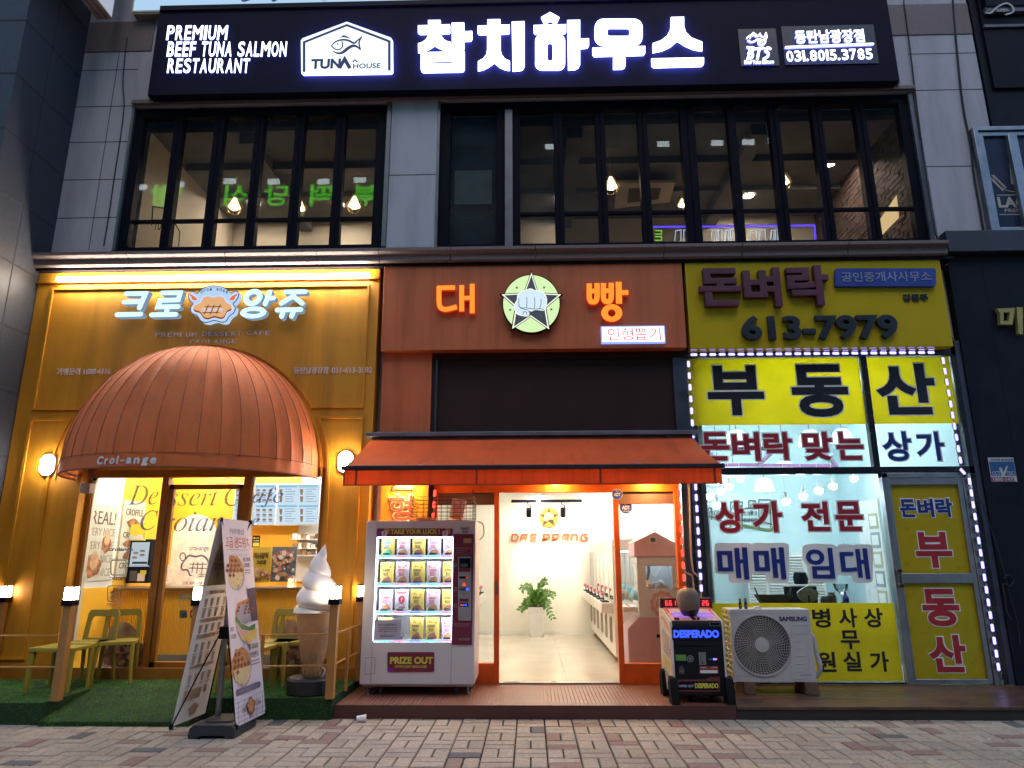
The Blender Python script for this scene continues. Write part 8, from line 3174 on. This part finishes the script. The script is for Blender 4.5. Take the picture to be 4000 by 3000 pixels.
for px, lab in ((930, 'left of two small brown drink bottles with gold caps on the outdoor unit'), (981, 'right of two small brown drink bottles with gold caps on the outdoor unit')):
    c = at(*U5([(px, 532)])[0], -0.5)
    c.z = uz1
    t = thing('drink_bottle', lab, 'bottle', c, 'small drink bottles')
    m = MB()
    m.lathe([(0.017, 0), (0.018, 0.06), (0.010, 0.078), (0.010, 0.088)], c, 14)
    m.obj('body', BOT, t)
    m = MB()
    m.lathe([(0.015, 0.086), (0.015, 0.112), (0, 0.113)], c, 14)
    m.obj('cap', GCAP, t)
    m = MB()
    m.lathe([(0.0186, 0.012), (0.0186, 0.05)], c, 14, cap=False)
    m.obj('label', pm('bottle label', (0.10, 0.10, 0.06), 0.5), t)
c = at(*U5([(1085, 530)])[0], -0.5)
m = MB()
m.prism([(-0.05, 0), (0.045, 0), (0.05, 0.012), (0.02, 0.03), (-0.02, 0.022)], (c.x, -0.45, uz1 + 0.001), XA, ZA, 0.06)
tag(m.obj('crumpled_wrapper', PAPER), 'crumpled white wrapper on top of the outdoor unit', 'wrapper')

# ------------------------------------------------------------------ punch machine
t = thing('punch_machine', 'black boxing arcade machine with a grey punch bag and blue lettering', 'arcade machine', (1.69, -0.9, DZ))
kx0, kx1 = 1.425, 1.965
G8 = q3(1029 / 310, 2550, 2280)
gb = lambda a, b, c, d: [v for p in G8([(a, b), (c, d)]) for v in p]
YK = -1.08
MBK = pm('satin black machine', (0.007, 0.007, 0.010), 0.5, var=0.2, spec=0.25)
prof = [(1.08, 0.20), (0.45, 0.20), (0.45, 1.0), (0.60, 1.0), (1.06, 0.90), (1.08, 0.86)]
m = MB()
m.prism([(-a, b) for a, b in prof], (kx0 + 0.02, 0, 0), YA, ZA, kx1 - kx0 - 0.04)
m.obj('body', MBK, t, bev=0.004)
m = MB()
SIL = pm('pale side panel', (0.55, 0.52, 0.47), 0.4)
m.prism([(-a, b) for a, b in prof], (kx0, 0, 0), YA, ZA, 0.019, 0)
m.prism([(-a, b) for a, b in prof], (kx1 - 0.019, 0, 0), YA, ZA, 0.019, 0)
P = lambda y, z: (y, z)
XU = dict(U=-YA, V=ZA)


def side(pts, k, d=0.002):
    m.prism([(-a, b) for a, b in pts], (kx0 - 0.0002, 0, 0), -YA, ZA, d, k)


side([(-1.05, 0.84), (-0.7, 0.92), (-0.55, 0.92), (-0.55, 0.88), (-0.68, 0.88), (-1.0, 0.78), (-1.0, 0.30), (-1.05, 0.28)], 1)
side([(-0.96, 0.74), (-0.60, 0.80), (-0.60, 0.56), (-0.96, 0.52)], 2, 0.0015)
side([(-0.96, 0.50), (-0.55, 0.54), (-0.55, 0.42), (-0.96, 0.38)], 3, 0.0018)
side([(-0.96, 0.36), (-0.6, 0.40), (-0.6, 0.26), (-0.96, 0.24)], 2, 0.0022)
side([(-0.75, 0.72), (-0.65, 0.74), (-0.66, 0.62), (-0.76, 0.55)], 1, 0.003)
side([(-0.72, 0.36), (-0.66, 0.37), (-0.65, 0.26), (-0.7, 0.25)], 1, 0.0032)
for y, z in ((-0.58, 0.96), (-0.62, 0.955), (-0.585, 0.90), (-0.63, 0.90), (-1.03, 0.62), (-1.03, 0.585), (-0.995, 0.62), (-0.995, 0.585)):
    side([(y + 0.007 * math.cos(R(60 * k)), z + 0.007 * math.sin(R(60 * k))) for k in range(6)], 4, 0.004)
m.obj('side_panel', [SIL, pm('peach side print', (0.60, 0.30, 0.18), 0.5), pm('grey side print', (0.32, 0.32, 0.33), 0.5), pm('straw side print', (0.55, 0.45, 0.12), 0.5), BLACKM], t)
# sloping top
ct0, ct1 = Vector((0, -1.06, 0.902)), Vector((0, -0.60, 1.002))
VT = (ct1 - ct0).normalized()
m = MB()
OT = lambda u, v, d=0.002: Vector((kx0 + 0.02 + u, 0, 0)) + ct0 + VT * v + XA.cross(VT) * d
LW_ = kx1 - kx0 - 0.04
LT = (ct1 - ct0).length
m.prism([(0, 0.0), (LW_, 0), (LW_, LT), (0, LT)], OT(0, 0), XA, VT, 0.006, 0)
for cx_, cols_ in ((0.12, 0), (LW_ - 0.12, 0)):
    for k in range(5):
        v = 0.11 + 0.06 * k
        m.prism([(cx_ - 0.08, v), (cx_ + 0.08, v), (cx_ + 0.08, v + 0.025), (cx_ - 0.08, v + 0.025)], OT(0, 0, 0.0085), XA, VT, 0.003, 1 if k < 3 else 2)
m.prism([(0.21, 0.14), (0.26, 0.12), (0.25, 0.40), (0.20, 0.40)], OT(0, 0, 0.0085), XA, VT, 0.002, 3)
m.prism([(LW_ - 0.26, 0.12), (LW_ - 0.21, 0.14), (LW_ - 0.20, 0.40), (LW_ - 0.25, 0.40)], OT(0, 0, 0.0085), XA, VT, 0.002, 3)
m.prism([(0.02, 0.28), (0.035, 0.28), (0.035, 0.44), (0.02, 0.44)], OT(0, 0, 0.0085), XA, VT, 0.003, 4)
m.prism([(LW_ - 0.035, 0.2), (LW_ - 0.02, 0.2), (LW_ - 0.02, 0.44), (LW_ - 0.035, 0.44)], OT(0, 0, 0.0085), XA, VT, 0.003, 4)
m.prism(circ(0.06, 0.04, 0.028, 0.018, 14), OT(0, 0, 0.0085), XA, VT, 0.02, 5)
m.obj('top_panel', [pm('pink console', (0.45, 0.20, 0.20), 0.4), em('violet display', (0.35, 0.20, 1.0), 1.1), em('white display', (0.9, 0.8, 0.8), 0.6), pm('yellow print', (0.6, 0.45, 0.05), 0.5), em('red display', (1.0, 0.08, 0.05), 0.8), pm('dark red button', (0.15, 0.02, 0.02), 0.4)], t)
# score displays
DR = pm('dark red housing', (0.10, 0.012, 0.015), 0.4)
RD = em('red digits', (1.0, 0.05, 0.06), 2.4)
for x0, x1, s_, e_ in ((kx0 - 0.01, kx0 + 0.22, '661', 0), (kx1 - 0.17, kx1 + 0.02, '26', 0.02)):
    m = MB()
    m.box(x0, x1, -0.60, -0.50, 1.0, 1.105)
    ho = m.obj('score_display', DR, t, bev=0.006)
    m = MB()
    seg = {'6': 'afgedc', '1': 'bc', '2': 'abged'}
    for k, ch_ in enumerate(s_):
        ox, oz, sw, sh = x0 + 0.06 + k * 0.042 + e_, 1.03, 0.024, 0.046
        S = {'a': ((0, sh), (sw, sh)), 'd': ((0, 0), (sw, 0)), 'g': ((0, sh / 2), (sw, sh / 2)), 'f': ((0, sh / 2), (0, sh)), 'e': ((0, 0), (0, sh / 2)), 'b': ((sw, sh / 2), (sw, sh)), 'c': ((sw, 0), (sw, sh / 2))}
        for i, q in enumerate(seg[ch_]):
            m.stroke([(ox + S[q][0][0], oz + S[q][0][1]), (ox + S[q][1][0], oz + S[q][1][1])], 0.007, (0, -0.6012 - 0.0002 * i, 0), XA, ZA, 0.002, cap=2)
    m.obj('digits', RD, ho)
m = MB()
m.box(kx0 + 0.22, kx1 - 0.17, -0.58, -0.50, 0.99, 1.07)
m.obj('display_bridge', DR, t)
# bag on its arm
bc = at(*G8([(462, 238)])[0], -0.88)
BGM = pm('grey brown leather bag', (0.20, 0.13, 0.085), 0.55, var=0.15, scale=8, bump=0.1)
m = MB()
m.lathe([(0.0000, -0.1518), (0.0430, -0.1472), (0.0731, -0.1242), (0.1032, -0.0736), (0.1187, -0.0184), (0.1221, 0.0276), (0.1161, 0.0736), (0.0946, 0.1150), (0.0602, 0.1380), (0.0000, 0.1454)], bc, 28, axis=Vector((-0.08, 0.0, 1)))
bo = m.obj('punch_bag', BGM, t)
m = MB()
m.lathe([(0.1028, -0.0764), (0.0774, -0.1233), (0.0473, -0.1490), (0.0000, -0.1546)], bc + Vector((0, 0, -0.002)), 28, axis=Vector((-0.08, 0, 1)), cap=False)
m.obj('bag_cap', pm('black bag base', (0.015, 0.012, 0.03), 0.4), bo)
m = MB()
ab_ = Vector((bc.x + 0.03, -1.05, 0.84))
m.tube([bc + Vector((0.012, -0.01, -0.15)), ab_ + Vector((-0.015, 0.02, 0.08)), ab_], 0.018, 10)
m.tube([ab_ + Vector((0.03, 0.02, 0.1)), ab_ + Vector((0.02, -0.01, -0.02))], 0.012, 8)
m.obj('arm', BLACKM, t)
# front face
m = MB()
yk = YK - 0.003
m.prect(*gb(250, 565, 885, 735), YK - 0.004, 0.004, 0)
m.prect(*gb(735, 498, 875, 548), YK - 0.004, 0.004, 1)
m.prect(*gb(742, 505, 868, 540), YK - 0.006, 0.004, 2)
m.prect(*gb(278, 800, 850, 806), YK - 0.004, 0.004, 2)
m.prect(*gb(598, 890, 690, 1054), YK - 0.006, 0.006, 1)
m.ppoly(G8([(632, 1035), (644, 1005), (656, 1035)]), YK - 0.008, 0.003, 2)
m.ppoly(G8([(340, 1170), (340, 1100), (360, 1068), (385, 1068), (405, 1100), (412, 1172)]), YK - 0.005, 0.005, 3)
m.prect(*gb(348, 1110, 404, 1150), YK - 0.008, 0.003, 4)
m.prect(*gb(606, 1070, 850, 1165), YK - 0.005, 0.005, 5)
m.prect(*gb(616, 1122, 840, 1160), YK - 0.007, 0.003, 6)
m.prect(*gb(300, 922, 432, 998), YK - 0.006, 0.006, 7)
m.ppoly(G8(circ(485, 974, 46)), YK - 0.006, 0.006, 1)
for k in range(6):
    m.ppoly(G8(circ(485 + 27 * math.cos(R(60 * k + 30)), 974 + 27 * math.sin(R(60 * k + 30)), 9)), YK - 0.008, 0.003, 2)
m.prect(*gb(722, 976, 780, 986), YK - 0.008, 0.006, 1)
m.ppoly(G8(circ(796, 980, 15)), YK - 0.010, 0.005, 8)
m.ppoly(G8(circ(822, 980, 11)), YK - 0.0105, 0.005, 9)
m.ptext('INSERT', *gb(618, 1080, 700, 1096), YK - 0.007, 0.01, 0.002, 6)
m.ptext('COIN', *gb(760, 1080, 835, 1096), YK - 0.0072, 0.01, 0.002, 6)
m.obj('front_fittings', [pm('display glass', (0.006, 0.005, 0.02), 0.15), pm('steel plate', (0.30, 0.30, 0.31), 0.4, 0.6), BLACKM, pm('dark slot grey', (0.06, 0.06, 0.065), 0.5), pm('dim amber slot', (0.14, 0.10, 0.06), 0.5), pm('red label', (0.28, 0.03, 0.035), 0.5), PAPER, pm('green plate', (0.14, 0.30, 0.07), 0.5), em('blue diode', (0.06, 0.15, 1.0), 3), em('pink diode', (1.0, 0.1, 0.25), 2)], t)
m = MB()
m.ptext('DESPERADO', *gb(268, 600, 858, 702), YK - 0.009, 0.055, 0.004)
m.obj('lit_lettering', em('blue lit lettering', (0.03, 0.07, 1.0), 2.2), t)
m = MB()
m.ppoly(G8([(315, 1245), (690, 1242), (750, 1212), (868, 1208), (872, 1402), (318, 1400)]), YK - 0.004, 0.004, 0)
m.ppoly(G8([(335, 1268), (852, 1268), (850, 1380), (336, 1380)]), YK - 0.006, 0.003, 1)
m.ptext('UPPER CUT', *gb(338, 1312, 532, 1342), YK - 0.008, 0.03, 0.002, 2, shear=0.2)
m.ptext('DESPERADO', *gb(546, 1290, 850, 1356), YK - 0.008, 0.05, 0.002, 3)
m.obj('lower_plate', [pm('dark rose plate', (0.17, 0.03, 0.035), 0.4), BLACKM, pm('pale blue lettering', (0.45, 0.5, 0.6), 0.5), LIMET], t)
# feet
for sx in (0, 1):
    x = kx0 - 0.04 if sx == 0 else kx1 - 0.03
    for y0, y1 in ((-1.17, -1.02), (-0.70, -0.55)):
        m = MB()
        m.prism([(y0 + 0.04, 0.36), (y1 - 0.02, 0.38), (y1, 0.30), (y1 + 0.01, DZ), (y0, DZ), (y0 + 0.005, 0.24)], (x, 0, 0), YA, ZA, 0.07)
        m.obj('leg', RUBBER, t, bev=0.006)
for x in (kx0 + 0.17, kx1 - 0.15):
    m = MB()
    m.lathe([(0.03, -0.012), (0.034, -0.006), (0.034, 0.006), (0.03, 0.012)], (x, -1.0, DZ + 0.034), 14, axis=XA)
    m.box(x - 0.02, x + 0.02, -1.02, -0.97, DZ + 0.05, 0.2)
    m.obj('caster', RUBBER, t)

# ------------------------------------------------------------------ small things on the ground and cables
c = ag(1408, 2822, 0)
m = MB()
m.lathe([(0.024, 0.0), (0.032, 0.085), (0.035, 0.087), (0.035, 0.092), (0.030, 0.092), (0.022, 0.004)], Vector((c.x - 0.04, c.y, 0.034)), 18, axis=Vector((1, 0.2, 0.02)))
tag(m.obj('paper_cup', PAPER), 'small white paper cup lying on the pavers by the deck', 'cup')
r_ = random.Random(33)
LEAFM = [pm('dry leaf', (0.45, 0.32, 0.12), 0.7), pm('pale litter', (0.6, 0.55, 0.5), 0.7)]
for px, py, k, lab in ((1225, 2888, 0, 'small dry leaf on the pavers near the banner base'), (2875, 2938, 0, 'dry leaf on the pavers below the punch machine'), (3340, 2840, 0, 'dry leaf on the pavers in front of the timber deck'), (3860, 2890, 1, 'pale scrap of litter on the pavers at the right'), (3330, 2985, 1, 'pale scrap of litter at the bottom edge right of centre'), (1380, 2925, 0, 'dry leaf on the pavers right of the banner base'), (2010, 2912, 0, 'tiny dry leaf on the pavers in front of the door')):
    c = ag(px, py, 0.004)
    a = r_.uniform(0, 6.28)
    d, n_ = Vector((math.cos(a), math.sin(a), 0)), Vector((-math.sin(a), math.cos(a), 0))
    s_ = r_.uniform(0.018, 0.03)
    m = MB()
    m.add([c - d * s_, c - d * s_ * 0.3 + n_ * s_ * 0.5 + ZA * 0.006, c + d * s_ * 0.4 + n_ * s_ * 0.4 + ZA * 0.012, c + d * s_ + ZA * 0.008, c + d * s_ * 0.4 - n_ * s_ * 0.45 + ZA * 0.004, c - d * s_ * 0.3 - n_ * s_ * 0.5 + ZA * 0.008, c + ZA * 0.003], [(0, 6, 1), (1, 6, 2), (2, 6, 3), (3, 6, 4), (4, 6, 5), (5, 6, 0)])
    tag(m.obj('dry_leaf' if k == 0 else 'litter', LEAFM[k]), lab, 'leaf' if k == 0 else 'litter')
c = ag(1960, 2683, DZ)
m = MB()
m.prism([(-0.055, 0.0), (-0.03, -0.012), (0.05, -0.008), (0.06, 0.006), (0.02, 0.012), (-0.04, 0.014)], Vector((c.x + 0.02, c.y, DZ + 0.002)), XA, YA, 0.004)
tag(m.obj('litter', PAPER), 'flat white scrap of paper on the ribbed deck by the threshold', 'litter')
CBL = pm('black cable', (0.012, 0.012, 0.014), 0.6)
t = thing('wall_cable', 'thin black cable sagging down the granite pier left of the upper windows', 'cable', (-5.9, -0.02, 5.7))
m = MB()
m.tube(smooth([at(a, b, -0.012) for a, b in ((497, 145), (487, 230), (480, 330), (485, 410), (470, 540), (448, 680), (425, 840), (405, 960))], 4), 0.008, 6)
m.obj('cable', CBL, t)
t = thing('wall_cable', 'black cables hanging down the right granite pier beside the navy building', 'cable', (6.3, -0.02, 5.7))
m = MB()
m.tube(smooth([at(a, b, -0.015) for a, b in ((3722, 0), (3735, 160), (3760, 400), (3790, 560), (3805, 690), (3830, 830), (3850, 960))], 4), 0.014, 6)
m.tube(smooth([at(a, b, -0.02) for a, b in ((3530, 0), (3550, 150), (3572, 330), (3590, 480), (3628, 760), (3650, 900), (3666, 940), (3655, 1000))], 4), 0.010, 6)
m.obj('cable', CBL, t)
t = thing('wall_cable', 'loose looped cable hanging on the navy wall right of the agency LEDs', 'cable', (6.0, -0.07, 1.0))
m = MB()
m.tube(smooth([at(a, b, -0.075) for a, b in ((3800, 1880), (3840, 1980), (3880, 2090), (3920, 2220), (3945, 2330), (3975, 2430), (3985, 2520))], 4), 0.007, 6)
m.tube(smooth([at(a, b, -0.08) for a, b in ((3920, 2260), (3940, 2245), (3960, 2265), (3945, 2290), (3920, 2280), (3925, 2330), (3935, 2390), (3950, 2420))], 5), 0.008, 6)
m.obj('cable', CBL, t)

# ------------------------------------------------------------------ the street's other side, seen only in reflections
t = thing('opposite_building', 'dim building across the street with lit shop signs, mirrored in the upper windows', 'building', (0, -21, 0))
m = MB()
m.box(-26, 26, -30, -21, 0, 25)
for z in (4.2, 7.6, 11.0, 14.4, 17.8, 20.6):
    m.box(-26.2, 26.2, -20.999, -20.7, z, z + 0.5)
m.obj('wall', pm('dim concrete', (0.09, 0.09, 0.10), 0.8), t)
refl = lambda px, py: (lambda p: Vector((p.x + (p.x - CAM.x) * 21 / 8.75, -20.68, p.z + (p.z - CAM.z) * 21 / 8.75)))(at(px, py, 0.11))
GS_ = em('green sign', (0.12, 0.9, 0.04), 3.6)
for chh, px in (('상', 640), ('양', 672), ('식', 930), ('당', 1085), ('떡', 1262), ('볶', 1428)):
    c = refl(px, 772)
    m = MB()
    m.text(chh, c, 1.1, 1.1, 0.015, 0.05, -XA, ZA)
    m.obj('green_letter', GS_, t)
WL_ = em('distant window', (0.8, 0.95, 1.0), 4)
for px, py in ((2152, 582), (2588, 572), (2797, 568), (2918, 565), (3018, 560), (560, 740), (705, 728), (905, 716), (1075, 718), (1268, 718), (1410, 712)):
    c = refl(px, py)
    m = MB()
    m.box(c.x - 0.28, c.x + 0.28, -20.72, -20.66, c.z - 0.13, c.z + 0.13)
    m.obj('sign_lamp', WL_, t)
